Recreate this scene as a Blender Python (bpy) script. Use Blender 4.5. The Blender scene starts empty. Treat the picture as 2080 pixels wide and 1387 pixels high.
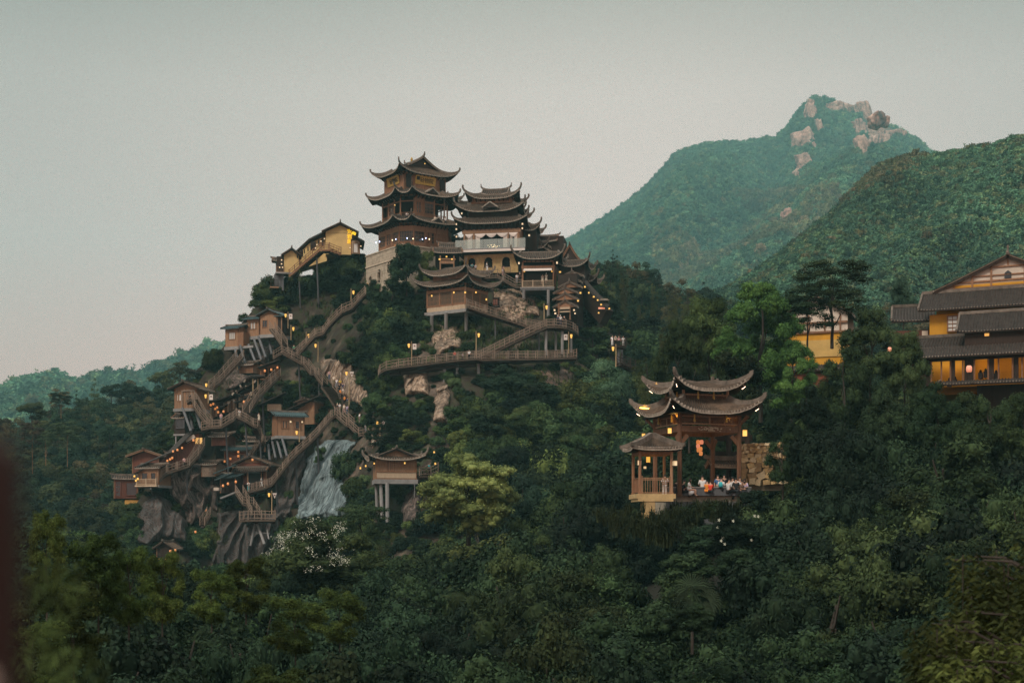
import bpy, math, random
import numpy as np
from mathutils import Vector, Matrix
from mathutils.bvhtree import BVHTree

random.seed(7); rng = np.random.default_rng(7)
sc = bpy.context.scene
COL = sc.collection
F, HOR, CX = 2888.9, 1100.0, 1040.0      # focal length and horizon in photo pixels; camera at the origin, looking +Y

# ------------------------------------------------------------------ camera
cam_d = bpy.data.cameras.new('camera'); cam = bpy.data.objects.new('camera', cam_d); COL.objects.link(cam)
cam.location = (0, 0, 0); cam.rotation_euler = (math.radians(90), 0, 0)
cam_d.lens = 50; cam_d.sensor_width = 36; cam_d.shift_y = 406.5/2080
cam_d.clip_start = 0.1; cam_d.clip_end = 12000
cam_d.dof.use_dof = True; cam_d.dof.focus_distance = 230; cam_d.dof.aperture_fstop = 2.8
sc.camera = cam
# ------------------------------------------------------------------ world
SUN_EL, SUN_AZ = math.radians(48), math.radians(-148)      # soft veiled sun, high, left and behind the camera
world = bpy.data.worlds.new('World'); sc.world = world; world.use_nodes = True
nt = world.node_tree; nt.nodes.clear()
def N(nt, t, **k):
    n = nt.nodes.new(t)
    for a, b in k.items(): setattr(n, a, b)
    return n
def ramp(nt, stops, fac=None, interp='LINEAR'):
    r = N(nt, 'ShaderNodeValToRGB'); cr = r.color_ramp; cr.interpolation = interp
    while len(cr.elements) < len(stops): cr.elements.new(0.5)
    for e, (p, c) in zip(cr.elements, stops): e.position = p; e.color = (*c, 1)
    if fac is not None: nt.links.new(fac, r.inputs[0])
    return r.outputs[0]
L = nt.links.new
tc = N(nt, 'ShaderNodeTexCoord')
sep = N(nt, 'ShaderNodeSeparateXYZ'); L(tc.outputs['Generated'], sep.inputs[0])
sky = N(nt, 'ShaderNodeTexSky', sky_type='NISHITA'); sky.sun_disc = False
sky.sun_elevation = SUN_EL; sky.sun_rotation = SUN_AZ; sky.air_density = 1.5; sky.dust_density = 4
grad = ramp(nt, [(0.0, (.665,.330,.275)), (.09, (.690,.385,.330)), (.20, (.590,.425,.382)), (.30, (.465,.372,.332)), (.36, (.300,.258,.225)), (.5, (.42,.40,.385)), (1.0, (.62,.62,.61))], sep.outputs['Z'])
# the overcast is brightest over the valley ahead and fades to both sides
px_ = N(nt, 'ShaderNodeMath', operation='ADD'); L(sep.outputs['X'], px_.inputs[0]); px_.inputs[1].default_value = -.05
ab = N(nt, 'ShaderNodeMath', operation='ABSOLUTE'); L(px_.outputs[0], ab.inputs[0])
side = ramp(nt, [(0.0, (1.0,1.0,1.0)), (.14, (.98,.98,.98)), (.38, (.62,.66,.665)), (.6, (.70,.76,.78)), (1.0, (.70,.76,.78))], ab.outputs[0], 'B_SPLINE')
mul = N(nt, 'ShaderNodeMixRGB', blend_type='MULTIPLY'); mul.inputs[0].default_value = 1; L(grad, mul.inputs[1]); L(side, mul.inputs[2])
sc10 = N(nt, 'ShaderNodeMixRGB', blend_type='MULTIPLY'); sc10.inputs[0].default_value = 1; L(sky.outputs[0], sc10.inputs[1]); sc10.inputs[2].default_value = (.06,.06,.06,1)
mx = N(nt, 'ShaderNodeMixRGB'); mx.inputs[0].default_value = .93; L(sc10.outputs[0], mx.inputs[1]); L(mul.outputs[0], mx.inputs[2])
bg = N(nt, 'ShaderNodeBackground'); bg.inputs[1].default_value = 1.9; L(mx.outputs[0], bg.inputs[0])
wo = N(nt, 'ShaderNodeOutputWorld'); L(bg.outputs[0], wo.inputs[0])
sd = bpy.data.lights.new('sun', 'SUN'); sun = bpy.data.objects.new('sun', sd); COL.objects.link(sun)
sd.energy = 2.6; sd.angle = math.radians(16); sd.color = (1, .88, .76)
sdir = Vector((math.sin(SUN_AZ)*math.cos(SUN_EL), math.cos(SUN_AZ)*math.cos(SUN_EL), math.sin(SUN_EL)))
sun.rotation_euler = (-sdir).to_track_quat('-Z', 'Y').to_euler(); sun.location = sdir*300
sc.view_settings.view_transform = 'Standard'; sc.view_settings.look = 'None'
sc.view_settings.exposure = 0.0; sc.view_settings.gamma = 1
sc.cycles.use_denoising = True; sc.cycles.denoiser = "OPENIMAGEDENOISE"; sc.cycles.denoising_prefilter = "NONE"; sc.cycles.max_bounces = 5; sc.cycles.diffuse_bounces = 2; sc.cycles.glossy_bounces = 1
sc.cycles.transmission_bounces = 3; sc.cycles.transparent_max_bounces = 6; sc.cycles.volume_bounces = 0
sc.cycles.sample_clamp_indirect = 3; sc.cycles.caustics_reflective = False; sc.cycles.caustics_refractive = False

# ------------------------------------------------------------------ helpers
def P(px, py, Y): return Vector(((px-CX)/F*Y, Y, (HOR-py)/F*Y))
def link(o): COL.objects.link(o); return o
def tag(o, label=None, cat=None, group=None, kind=None):
    if label: o['label'] = label
    if cat: o['category'] = cat
    if group: o['group'] = group
    if kind: o['kind'] = kind
    return o
def empty(name, loc, rz=0, label=None, cat=None, group=None):
    o = bpy.data.objects.new(name, None); o.empty_display_size = .5; o.location = loc; o.rotation_euler = (0, 0, rz)
    link(o); return tag(o, label, cat, group)
def mesh_np(name, V, Fc, smooth=False):
    """V (n,3); Fc (m,k) or a list of faces"""
    me = bpy.data.meshes.new(name)
    V = np.asarray(V, dtype=np.float32)
    if isinstance(Fc, np.ndarray):
        m, k = Fc.shape
        me.vertices.add(len(V)); me.vertices.foreach_set('co', V.ravel())
        me.loops.add(m*k); me.loops.foreach_set('vertex_index', Fc.astype(np.int32).ravel())
        me.polygons.add(m); me.polygons.foreach_set('loop_start', np.arange(0, m*k, k, dtype=np.int32))
        me.update(calc_edges=True)
    else:
        me.from_pydata(V.tolist(), [], Fc); me.update()
    if smooth: me.polygons.foreach_set('use_smooth', [True]*len(me.polygons))
    return me
def obj(name, me, mat=None, parent=None, loc=(0,0,0), rz=0, kind=None):
    o = bpy.data.objects.new(name, me); link(o)
    if mat is not None and not me.materials: me.materials.append(mat)
    if parent is not None: o.parent = parent
    o.location = loc; o.rotation_euler = (0, 0, rz)
    if kind: o['kind'] = kind
    return o
class MB:
    """collects solids into one mesh"""
    def __init__(s): s.v = []; s.f = []
    def add(s, vs, fs):
        b = len(s.v); s.v += [tuple(v) for v in vs]; s.f += [tuple(i+b for i in f) for f in fs]; return s
    def box(s, c, d, rz=0):
        x, y, z = d[0]/2, d[1]/2, d[2]/2; co, si = math.cos(rz), math.sin(rz)
        vs = []
        for sz in (-z, z):
            for sx, sy in ((-x,-y),(x,-y),(x,y),(-x,y)):
                vs.append((c[0]+sx*co-sy*si, c[1]+sx*si+sy*co, c[2]+sz))
        return s.add(vs, [(3,2,1,0),(4,5,6,7),(0,1,5,4),(1,2,6,5),(2,3,7,6),(3,0,4,7)])
    def beam(s, a, b, w, h, up=(0,0,1)):
        a, b = Vector(a), Vector(b); d = (b-a)
        if d.length < 1e-6: return s
        d.normalize(); up = Vector(up)
        if abs(d.dot(up)) > .98: up = Vector((0,1,0))
        r = d.cross(up).normalized(); u = r.cross(d)
        vs = [p + r*(sx*w/2) + u*(sz*h/2) for p in (a, b) for sx, sz in ((-1,-1),(1,-1),(1,1),(-1,1))]
        return s.add(vs, [(0,1,2,3),(7,6,5,4),(0,4,5,1),(1,5,6,2),(2,6,7,3),(3,7,4,0)])
    def tube(s, pts, rad, n=6, cap=True):
        pts = [Vector(p) for p in pts]
        if not hasattr(rad, '__len__'): rad = [rad]*len(pts)
        b = len(s.v)
        for i, p in enumerate(pts):
            d = (pts[min(i+1, len(pts)-1)] - pts[max(i-1, 0)])
            d = d.normalized() if d.length > 1e-9 else Vector((0,0,1))
            up = Vector((0,0,1)) if abs(d.z) < .9 else Vector((1,0,0))
            r = d.cross(up).normalized(); u = r.cross(d)
            for k in range(n):
                a = 2*math.pi*k/n; s.v.append(tuple(p + (r*math.cos(a)+u*math.sin(a))*rad[i]))
        for i in range(len(pts)-1):
            for k in range(n):
                k2 = (k+1) % n; s.f.append((b+i*n+k, b+i*n+k2, b+(i+1)*n+k2, b+(i+1)*n+k))
        if cap:
            s.f.append(tuple(b+k for k in range(n))[::-1]); s.f.append(tuple(b+(len(pts)-1)*n+k for k in range(n)))
        return s
    def prism(s, poly, z0, z1):
        n = len(poly); vs = [(x,y,z0) for x,y in poly]+[(x,y,z1) for x,y in poly]
        return s.add(vs, [tuple(range(n))[::-1], tuple(range(n,2*n))]+[(i,(i+1)%n,n+(i+1)%n,n+i) for i in range(n)])
    def grid(s, rows):
        b = len(s.v); m = len(rows[0])
        for r in rows: s.v += [tuple(p) for p in r]
        for i in range(len(rows)-1):
            for j in range(m-1):
                s.f.append((b+i*m+j, b+i*m+j+1, b+(i+1)*m+j+1, b+(i+1)*m+j))
        return s
    def mesh(s, name, smooth=False): return mesh_np(name, s.v if s.v else [(0,0,0)], s.f, smooth)
    def build(s, name, mat, parent=None, kind=None, smooth=False, loc=(0,0,0), rz=0):
        if not s.f: return None
        return obj(name, s.mesh(name, smooth), mat, parent, loc, rz, kind)
# numpy value noise
def _h(ix, iy, iz, s):
    h = (ix.astype(np.int64)*374761393 + iy.astype(np.int64)*668265263 + iz.astype(np.int64)*2147483647 + s*1274126177) & 0xffffffff
    h = ((h ^ (h >> 13)) * 1274126177) & 0xffffffff
    return ((h ^ (h >> 16)) & 0xffff)/65535.0
def vnoise(x, y, z, s=0):
    x, y, z = np.broadcast_arrays(np.asarray(x, float), np.asarray(y, float), np.asarray(z, float))
    x0, y0, z0 = np.floor(x), np.floor(y), np.floor(z)
    fx, fy, fz = x-x0, y-y0, z-z0
    fx, fy, fz = (t*t*(3-2*t) for t in (fx, fy, fz))
    def g(a, b, c): return _h(x0+a, y0+b, z0+c, s)
    def lp(a, b, t): return a+(b-a)*t
    return lp(lp(lp(g(0,0,0),g(1,0,0),fx), lp(g(0,1,0),g(1,1,0),fx), fy), lp(lp(g(0,0,1),g(1,0,1),fx), lp(g(0,1,1),g(1,1,1),fx), fy), fz)*2-1
def fbm(x, y, z, o=4, s=0, gain=.5):
    r = 0; a = 1; t = 0
    for i in range(o):
        r = r + a*vnoise(x*2**i, y*2**i, z*2**i, s+i*17); t += a; a *= gain
    return r/t

# ------------------------------------------------------------------ materials
def new_mat(name):
    m = bpy.data.materials.new(name); m.use_nodes = True; nt = m.node_tree
    b = nt.nodes['Principled BSDF']; return m, nt, b
def mat_simple(name, col, rough=.7, var=.25, scale=3.0, dark=None, stretch=(1,1,1), bump=.0, metallic=0, spec=.3, emit=None, estr=0):
    """noise-broken colour in object space"""
    m, nt, b = new_mat(name); L = nt.links.new
    tc = N(nt, 'ShaderNodeTexCoord'); mp = N(nt, 'ShaderNodeMapping'); mp.inputs['Scale'].default_value = stretch
    L(tc.outputs['Object'], mp.inputs[0])
    n = N(nt, 'ShaderNodeTexNoise'); n.inputs['Scale'].default_value = scale; n.inputs['Detail'].default_value = 5; n.inputs['Roughness'].default_value = .65
    L(mp.outputs[0], n.inputs['Vector'])
    d = dark if dark else tuple(c*(1-var) for c in col); l = tuple(min(1, c*(1+var*.8)) for c in col)
    c = ramp(nt, [(.3, d), (.52, col), (.72, l)], n.outputs[0])
    oi = N(nt, 'ShaderNodeObjectInfo'); mr = N(nt, 'ShaderNodeMapRange'); L(oi.outputs['Random'], mr.inputs[0]); mr.inputs[3].default_value = .82; mr.inputs[4].default_value = 1.15
    hs = N(nt, 'ShaderNodeHueSaturation'); L(c, hs.inputs['Color']); L(mr.outputs[0], hs.inputs['Value'])
    L(hs.outputs[0], b.inputs['Base Color']); b.inputs['Roughness'].default_value = rough; b.inputs['Metallic'].default_value = metallic
    b.inputs['Specular IOR Level'].default_value = spec
    if bump:
        bp = N(nt, 'ShaderNodeBump'); bp.inputs['Strength'].default_value = bump; bp.inputs['Distance'].default_value = .1
        L(n.outputs[0], bp.inputs['Height']); L(bp.outputs[0], b.inputs['Normal'])
    if emit:
        b.inputs['Emission Color'].default_value = (*emit, 1); b.inputs['Emission Strength'].default_value = estr
    return m
def mat_leaf(name, stops, val=(.55, 1.4), patch=.25, rough=.7, transl=.15):
    """leaf colour: hue picked per tree, varied leaf to leaf and in broad patches"""
    m, nt, b = new_mat(name); L = nt.links.new
    oi = N(nt, 'ShaderNodeObjectInfo')
    c = ramp(nt, stops, oi.outputs['Random'])
    geo = N(nt, 'ShaderNodeNewGeometry')
    mr = N(nt, 'ShaderNodeMapRange'); L(geo.outputs['Random Per Island'], mr.inputs[0]); mr.inputs[3].default_value = val[0]; mr.inputs[4].default_value = val[1]
    n = N(nt, 'ShaderNodeTexNoise'); n.inputs['Scale'].default_value = patch; n.inputs['Detail'].default_value = 3; L(geo.outputs['Position'], n.inputs['Vector'])
    mr2 = N(nt, 'ShaderNodeMapRange'); L(n.outputs[0], mr2.inputs[0]); mr2.inputs[1].default_value = .3; mr2.inputs[2].default_value = .7; mr2.inputs[3].default_value = .50; mr2.inputs[4].default_value = 1.75  # wide patch range paints highlight and gap contrast into the leaf colour
    mm = N(nt, 'ShaderNodeMath', operation='MULTIPLY'); L(mr.outputs[0], mm.inputs[0]); L(mr2.outputs[0], mm.inputs[1])
    fr = N(nt, 'ShaderNodeMath', operation='MULTIPLY'); L(oi.outputs['Random'], fr.inputs[0]); fr.inputs[1].default_value = 7.31
    fr2 = N(nt, 'ShaderNodeMath', operation='FRACT'); L(fr.outputs[0], fr2.inputs[0])
    mo = N(nt, 'ShaderNodeMapRange'); L(fr2.outputs[0], mo.inputs[0]); mo.inputs[3].default_value = .55; mo.inputs[4].default_value = 1.75
    m2 = N(nt, 'ShaderNodeMath', operation='MULTIPLY'); L(mm.outputs[0], m2.inputs[0]); L(mo.outputs[0], m2.inputs[1]); mm = m2
    hs = N(nt, 'ShaderNodeHueSaturation'); L(c, hs.inputs['Color']); L(mm.outputs[0], hs.inputs['Value'])
    mh = N(nt, 'ShaderNodeMapRange'); L(n.outputs[0], mh.inputs[0]); mh.inputs[1].default_value = .3; mh.inputs[2].default_value = .7; mh.inputs[3].default_value = .515; mh.inputs[4].default_value = .485
    L(mh.outputs[0], hs.inputs['Hue'])
    L(hs.outputs[0], b.inputs['Base Color']); b.inputs['Roughness'].default_value = rough; b.inputs['Specular IOR Level'].default_value = .12
    tr = N(nt, 'ShaderNodeBsdfTranslucent'); L(hs.outputs[0], tr.inputs['Color'])
    ms = N(nt, 'ShaderNodeMixShader'); ms.inputs[0].default_value = transl; L(b.outputs[0], ms.inputs[1]); L(tr.outputs[0], ms.inputs[2])
    L(ms.outputs[0], nt.nodes['Material Output'].inputs['Surface'])
    return m
G = lambda r, g, b: (r, g, b)
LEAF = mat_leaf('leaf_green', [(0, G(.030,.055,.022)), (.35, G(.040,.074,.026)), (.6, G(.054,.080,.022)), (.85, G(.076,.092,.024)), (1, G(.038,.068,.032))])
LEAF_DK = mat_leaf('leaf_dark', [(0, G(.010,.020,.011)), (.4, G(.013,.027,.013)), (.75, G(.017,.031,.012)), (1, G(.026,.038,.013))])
LEAF_OL = mat_leaf('leaf_olive', [(0, G(.032,.052,.016)), (.5, G(.044,.064,.019)), (1, G(.036,.058,.022))])
LEAF_FG = mat_leaf('leaf_slope', [(0, G(.014,.030,.013)), (.5, G(.022,.042,.016)), (1, G(.034,.048,.015))])
LEAF_YG = mat_leaf('leaf_yellow_green', [(0, G(.21,.25,.080)), (1, G(.20,.245,.080))], transl=.3)
LEAF_BR = mat_leaf('leaf_bright', [(0, G(.085,.180,.045)), (1, G(.092,.185,.052))], transl=.3)
LEAF_BL = mat_leaf('leaf_blue_green', [(0, G(.035,.070,.046)), (1, G(.042,.078,.042))])
LEAF_BM = mat_leaf('leaf_bamboo', [(0, G(.065,.075,.022)), (.5, G(.080,.080,.024)), (1, G(.050,.068,.024))], transl=.3)
LEAF_FAR = mat_leaf('leaf_far_haze_tint', [(0, G(.040,.090,.055)), (.5, G(.060,.130,.075)), (.8, G(.085,.140,.060)), (1, G(.12,.125,.062))], patch=.006, val=(.5, 1.5))  # haze partly put into the leaf colour: brighter and shifted to teal
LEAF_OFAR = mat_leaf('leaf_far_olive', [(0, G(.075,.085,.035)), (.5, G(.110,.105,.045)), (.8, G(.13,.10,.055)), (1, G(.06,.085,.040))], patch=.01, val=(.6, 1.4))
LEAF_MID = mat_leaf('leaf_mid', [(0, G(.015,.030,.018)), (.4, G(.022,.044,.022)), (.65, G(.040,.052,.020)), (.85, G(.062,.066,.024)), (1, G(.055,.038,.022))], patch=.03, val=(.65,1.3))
GRASS = mat_leaf('grass_blades', [(0, G(.030,.052,.020)), (1, G(.045,.055,.020))], patch=.4)
BLOSSOM = mat_simple('blossom', (.62,.63,.50), var=.2)
BARK = mat_simple('bark', (.050,.040,.032), rough=.9, scale=4, stretch=(3,3,.6))
BARK_ORANGE = mat_simple('bark_orange', (.26,.13,.065), rough=.9, scale=4, stretch=(3,3,.6))
def mat_ground(name, soil, grass, rock, nscale=.08, zs=.35, rockamt=.5):
    m, nt, b = new_mat(name); L = nt.links.new
    geo = N(nt, 'ShaderNodeNewGeometry')
    mp = N(nt, 'ShaderNodeMapping'); mp.inputs['Scale'].default_value = (1, 1, zs); L(geo.outputs['Position'], mp.inputs[0])
    n1 = N(nt, 'ShaderNodeTexNoise'); n1.inputs['Scale'].default_value = nscale; n1.inputs['Detail'].default_value = 8; n1.inputs['Roughness'].default_value = .65; L(mp.outputs[0], n1.inputs['Vector'])
    n2 = N(nt, 'ShaderNodeTexNoise'); n2.inputs['Scale'].default_value = nscale*7; n2.inputs['Detail'].default_value = 6; n2.inputs['Roughness'].default_value = .7; L(mp.outputs[0], n2.inputs['Vector'])
    c1 = ramp(nt, [(.35, tuple(c*.6 for c in soil)), (.5, soil), (.65, grass)], n2.outputs[0])
    c2 = ramp(nt, [(.25, tuple(c*.45 for c in rock)), (.5, rock), (.7, tuple(min(1, c*1.5) for c in rock))], n2.outputs[0])
    f = ramp(nt, [(rockamt-.06, (0,0,0)), (rockamt+.06, (1,1,1))], n1.outputs[0])
    mx = N(nt, 'ShaderNodeMixRGB'); L(f, mx.inputs[0]); L(c1, mx.inputs[1]); L(c2, mx.inputs[2])
    L(mx.outputs[0], b.inputs['Base Color']); b.inputs['Roughness'].default_value = .9; b.inputs['Specular IOR Level'].default_value = .2
    bp = N(nt, 'ShaderNodeBump'); bp.inputs['Strength'].default_value = .8; bp.inputs['Distance'].default_value = .6/max(.02, nscale*12); L(n2.outputs[0], bp.inputs['Height']); L(bp.outputs[0], b.inputs['Normal'])
    return m
GROUND_HILL = mat_ground('hill_ground', (.045,.034,.024), (.036,.048,.020), (.15,.110,.085), nscale=.11, rockamt=.58)
GROUND_VAL = mat_ground('valley_ground', (.025,.022,.016), (.020,.028,.015), (.04,.035,.03), nscale=.1, rockamt=.8)
GROUND_MT = mat_ground('mountain_ground', (.060,.065,.035), (.050,.075,.035), (.24,.15,.11), nscale=.006, rockamt=.62, zs=1)
def mat_rock(name, cols, scale=(1.2,1.2,.12), rough=.75, bump=.9, nscale=1.0, dist=.5):
    m, nt, b = new_mat(name); L = nt.links.new
    geo = N(nt, 'ShaderNodeNewGeometry')
    mp = N(nt, 'ShaderNodeMapping'); mp.inputs['Scale'].default_value = scale; L(geo.outputs['Position'], mp.inputs[0])
    n1 = N(nt, 'ShaderNodeTexNoise'); n1.inputs['Scale'].default_value = nscale; n1.inputs['Detail'].default_value = 8; n1.inputs['Roughness'].default_value = .68; n1.inputs['Distortion'].default_value = .6; L(mp.outputs[0], n1.inputs['Vector'])
    k = len(cols); c = ramp(nt, [(.37+.27*i/(k-1), cc) for i, cc in enumerate(cols)], n1.outputs[0])
    n2 = N(nt, 'ShaderNodeTexNoise'); n2.inputs['Scale'].default_value = nscale*.35; n2.inputs['Detail'].default_value = 5; L(geo.outputs['Position'], n2.inputs['Vector'])
    mr = N(nt, 'ShaderNodeMapRange'); L(n2.outputs[0], mr.inputs[0]); mr.inputs[1].default_value = .35; mr.inputs[2].default_value = .65; mr.inputs[3].default_value = .6; mr.inputs[4].default_value = 1.2
    hs = N(nt, 'ShaderNodeHueSaturation'); L(c, hs.inputs['Color']); L(mr.outputs[0], hs.inputs['Value'])
    L(hs.outputs[0], b.inputs['Base Color']); b.inputs['Roughness'].default_value = rough
    bp = N(nt, 'ShaderNodeBump'); bp.inputs['Strength'].default_value = bump; bp.inputs['Distance'].default_value = dist; L(n1.outputs[0], bp.inputs['Height']); L(bp.outputs[0], b.inputs['Normal'])
    return m
ROCK_CLIFF = mat_rock('cliff_rock', [(.018,.014,.012), (.075,.052,.042), (.16,.115,.092), (.28,.22,.185)], scale=(2.2,2.2,.09))
ROCK_BLUE = mat_rock('pale_blue_rock', [(.04,.045,.045), (.115,.155,.165), (.20,.27,.28), (.30,.355,.35)], scale=(1.6,1.6,.14))
ROCK_WARM = mat_rock('warm_rock', [(.05,.035,.025), (.20,.13,.085), (.40,.28,.19), (.52,.42,.33)], scale=(1.6,1.6,.3))
ROCK_PINK = mat_rock('granite_pink', [(.07,.04,.035), (.34,.18,.14), (.52,.30,.235), (.62,.42,.33)], scale=(.09,.09,.03), dist=3)
ROCK_TEAL = mat_rock('stained_rock', [(.012,.010,.009), (.06,.042,.036), (.13,.090,.074), (.055,.085,.09), (.20,.15,.125)], scale=(2.6,2.6,.07))

# ------------------------------------------------------------------ terrain
def interp(t, xs, ys): return np.interp(t, xs, ys)
TERR = []
def loft(name, cols, nu, nv, disp, mat, back=60, backdrop=40, curve=.0, seed=0, reg=True, ampfun=None):
    """hillside running from a foot line up to a crest line and on down the far side.
       cols: (px, crest_py, crest_Y, foot_py, foot_Y)"""
    cols = np.array(cols, float); u = np.linspace(cols[0,0], cols[-1,0], nu)
    cp, cy, fp, fy = (interp(u, cols[:,0], cols[:,i]) for i in (1,2,3,4))
    ker = np.ones(5)/5
    def sm(a): return np.convolve(np.pad(a, 2, mode='edge'), ker, 'valid')
    cy, fp, fy = sm(cy), sm(fp), sm(fy)
    C = np.stack([(u-CX)/F*cy, cy, (HOR-cp)/F*cy], 1); B = np.stack([(u-CX)/F*fy, fy, (HOR-fp)/F*fy], 1)
    v = np.linspace(0, 1, nv)
    rows = []
    for t in v:
        R = B+(C-B)*t; R[:,1] += curve*np.sin(t*math.pi)*(C[:,1]-B[:,1]); rows.append(R)
    for k in (1, 2, 3, 4, 5):
        R = C.copy(); q = k/5; R[:,1] += back*q; R[:,0] *= (1+back*q/C[:,1]); R[:,2] -= backdrop*q**1.6; rows.append(R)
    V = np.array(rows)                                   # (rows, nu, 3)
    x, y, z = V[...,0], V[...,1], V[...,2]
    fade = np.concatenate([np.clip((1-v)*4, .15, 1), [.15]*5])[:, None]
    d = disp(x, y, z)*fade
    V[...,1] -= d*.85; V[...,2] += d*.25*fade
    nr = len(rows)
    idx = np.arange(nr*nu).reshape(nr, nu)
    Fc = np.stack([idx[:-1,:-1], idx[:-1,1:], idx[1:,1:], idx[1:,:-1]], -1).reshape(-1, 4)
    me = mesh_np(name, V.reshape(-1,3), Fc, True)
    o = obj(name, me, mat, kind='structure')
    if reg: TERR.append((V.reshape(-1,3), Fc))
    return V, o
def build_bvh():
    vs = []; fs = []
    for V, Fc in TERR:
        b = len(vs); vs += V.tolist(); fs += (Fc+b).tolist()
    return BVHTree.FromPolygons(vs, fs)

def ribs(x, z, s, k=.55):                                 # vertical rock folds
    w = fbm(x*.10, 0*x, z*.05, 3, s)*3
    a = np.abs(np.sin((x+w*2.2+z*.35)*k)); return (1-a)**1.5
hill_cols = [(215,1150,224,1250,214),(250,1070,227,1240,216),(300,985,234,1230,218),(340,880,242,1230,220),(380,812,251,1230,222),(440,722,259,1230,223),(480,668,265,1230,223),(520,622,270,1230,223),
    (560,596,274,1230,222),(620,566,277,1230,219),(680,534,276,1220,210),(740,520,272,1210,199),(800,505,270,1200,190),(860,492,268,1200,186),(940,485,268,1200,184),(1000,482,268,1200,183),
    (1100,490,268,1200,182),(1150,530,270,1200,182),(1200,572,270,1200,182),(1250,622,266,1200,182),(1300,690,262,1200,182),(1350,770,256,1200,184),(1420,900,246,1205,186),(1500,1090,236,1230,190)]
def disp_hill(x, y, z):
    px = x/y*F+CX; py = HOR-z/y*F
    m = np.clip((650-px)/60, 0, 1)*np.clip((py-800)/80, 0, 1)
    r = fbm(x*.06, y*.06, z*.06, 5, 3)*2.6 + fbm(x*.35, y*.35, z*.35, 3, 9)*.7
    return r + m*(ribs(x, z, 5)*2.6-.8)
V_hill, o_hill = loft('hill', hill_cols, 330, 220, disp_hill, GROUND_HILL, back=70, backdrop=35)
# wooded hill to the left of the cliff
loft('wooded_hill', [(-300,1000,330,1150,260),(-40,925,345,1140,262),(60,900,360,1130,264),(110,872,370,1130,268),(190,850,385,1130,270),(260,848,400,1130,275),(340,832,410,1130,282),(400,810,420,1130,290),(460,780,430,1130,300),(560,760,440,1130,310)],
    90, 60, lambda x,y,z: fbm(x*.02,y*.02,z*.02,4,21)*8, GROUND_VAL, back=120, backdrop=30)
# far ridge on the left
def far(cols, kc, kf): return [(a, b, c*kc, d, e*kf) for a, b, c, d, e in cols]
loft('far_ridge', far([(-300,880,1050,1010,700),(-60,835,1060,1000,700),(0,815,1080,1000,700),(50,796,1100,1000,700),(80,782,1100,1000,700),(105,780,1100,1000,700),(130,790,1110,1000,700),(150,796,1120,1000,700),(200,784,1140,990,700),(300,768,1180,980,700),(350,750,1200,980,700),(400,728,1220,980,700),(440,718,1240,980,700),(560,700,1280,980,700),(700,690,1320,980,700)], 1.5, 1.3),
    140, 50, lambda x,y,z: fbm(x*.004,y*.004,z*.004,4,31)*40, GROUND_MT, back=300, backdrop=120)
# the big mountain
def disp_mt(x, y, z):
    px = x/y*F+CX; py = HOR-z/y*F
    spur = np.sin((px+py*1.1)*.018)*22
    return fbm(x*.0022,y*.0022,z*.0022,5,41)*150+spur*2.6+fbm(x*.011,y*.011,z*.011,3,44)*17
V_mt, _ = loft('mountain', far([(1000,600,1500,760,900),(1090,535,1500,750,900),(1130,502,1500,745,900),(1180,478,1510,740,900),(1240,440,1530,735,880),(1300,398,1540,730,860),(1340,358,1550,730,850),(1370,320,1560,730,840),(1400,307,1570,730,840),(1450,298,1580,730,840),
    (1520,296,1590,730,840),(1580,286,1600,730,840),(1603,264,1600,730,840),(1628,228,1600,730,840),(1648,207,1600,730,840),(1690,211,1600,730,840),(1722,220,1600,730,840),(1750,226,1600,730,840),(1780,250,1600,730,840),(1812,262,1600,730,840),(1840,280,1600,730,840),
    (1866,296,1600,730,840),(1900,325,1600,730,840),(1960,350,1600,730,840),(2060,390,1600,730,840),(2200,430,1600,730,840)], 1.75, 1.5),
    300, 170, disp_mt, GROUND_MT, back=500, backdrop=300)
V_m2, _ = loft('mountain_spur', far([(1250,700,620,760,420),(1330,668,680,750,420),(1420,630,740,745,420),(1500,588,790,740,420),(1600,520,840,740,420),(1700,436,890,740,420),(1790,352,930,740,420),(1850,334,940,740,420),(1890,330,930,740,420),(1930,326,900,740,420),(1970,314,880,740,420),(2010,310,860,740,420),(2050,296,850,740,420),(2090,288,840,740,420),(2250,250,700,740,420)], .74, .9),
    200, 110, lambda x,y,z: fbm(x*.009,y*.009,z*.009,5,51)*24+np.sin((x/y*F+z/y*F*-1.0)*.03)*7, GROUND_MT, back=250, backdrop=120)
loft('conifer_hill', [(1080,640,340,840,285),(1150,596,345,840,285),(1200,580,350,840,285),(1260,570,352,840,285),(1320,590,352,840,285),(1400,630,350,840,285),(1500,668,345,840,280),(1650,690,340,850,270),(1850,700,330,860,260),(2250,700,330,860,250)],
    90, 40, lambda x,y,z: fbm(x*.02,y*.02,z*.02,4,61)*6, GROUND_VAL, back=100, backdrop=30)
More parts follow.
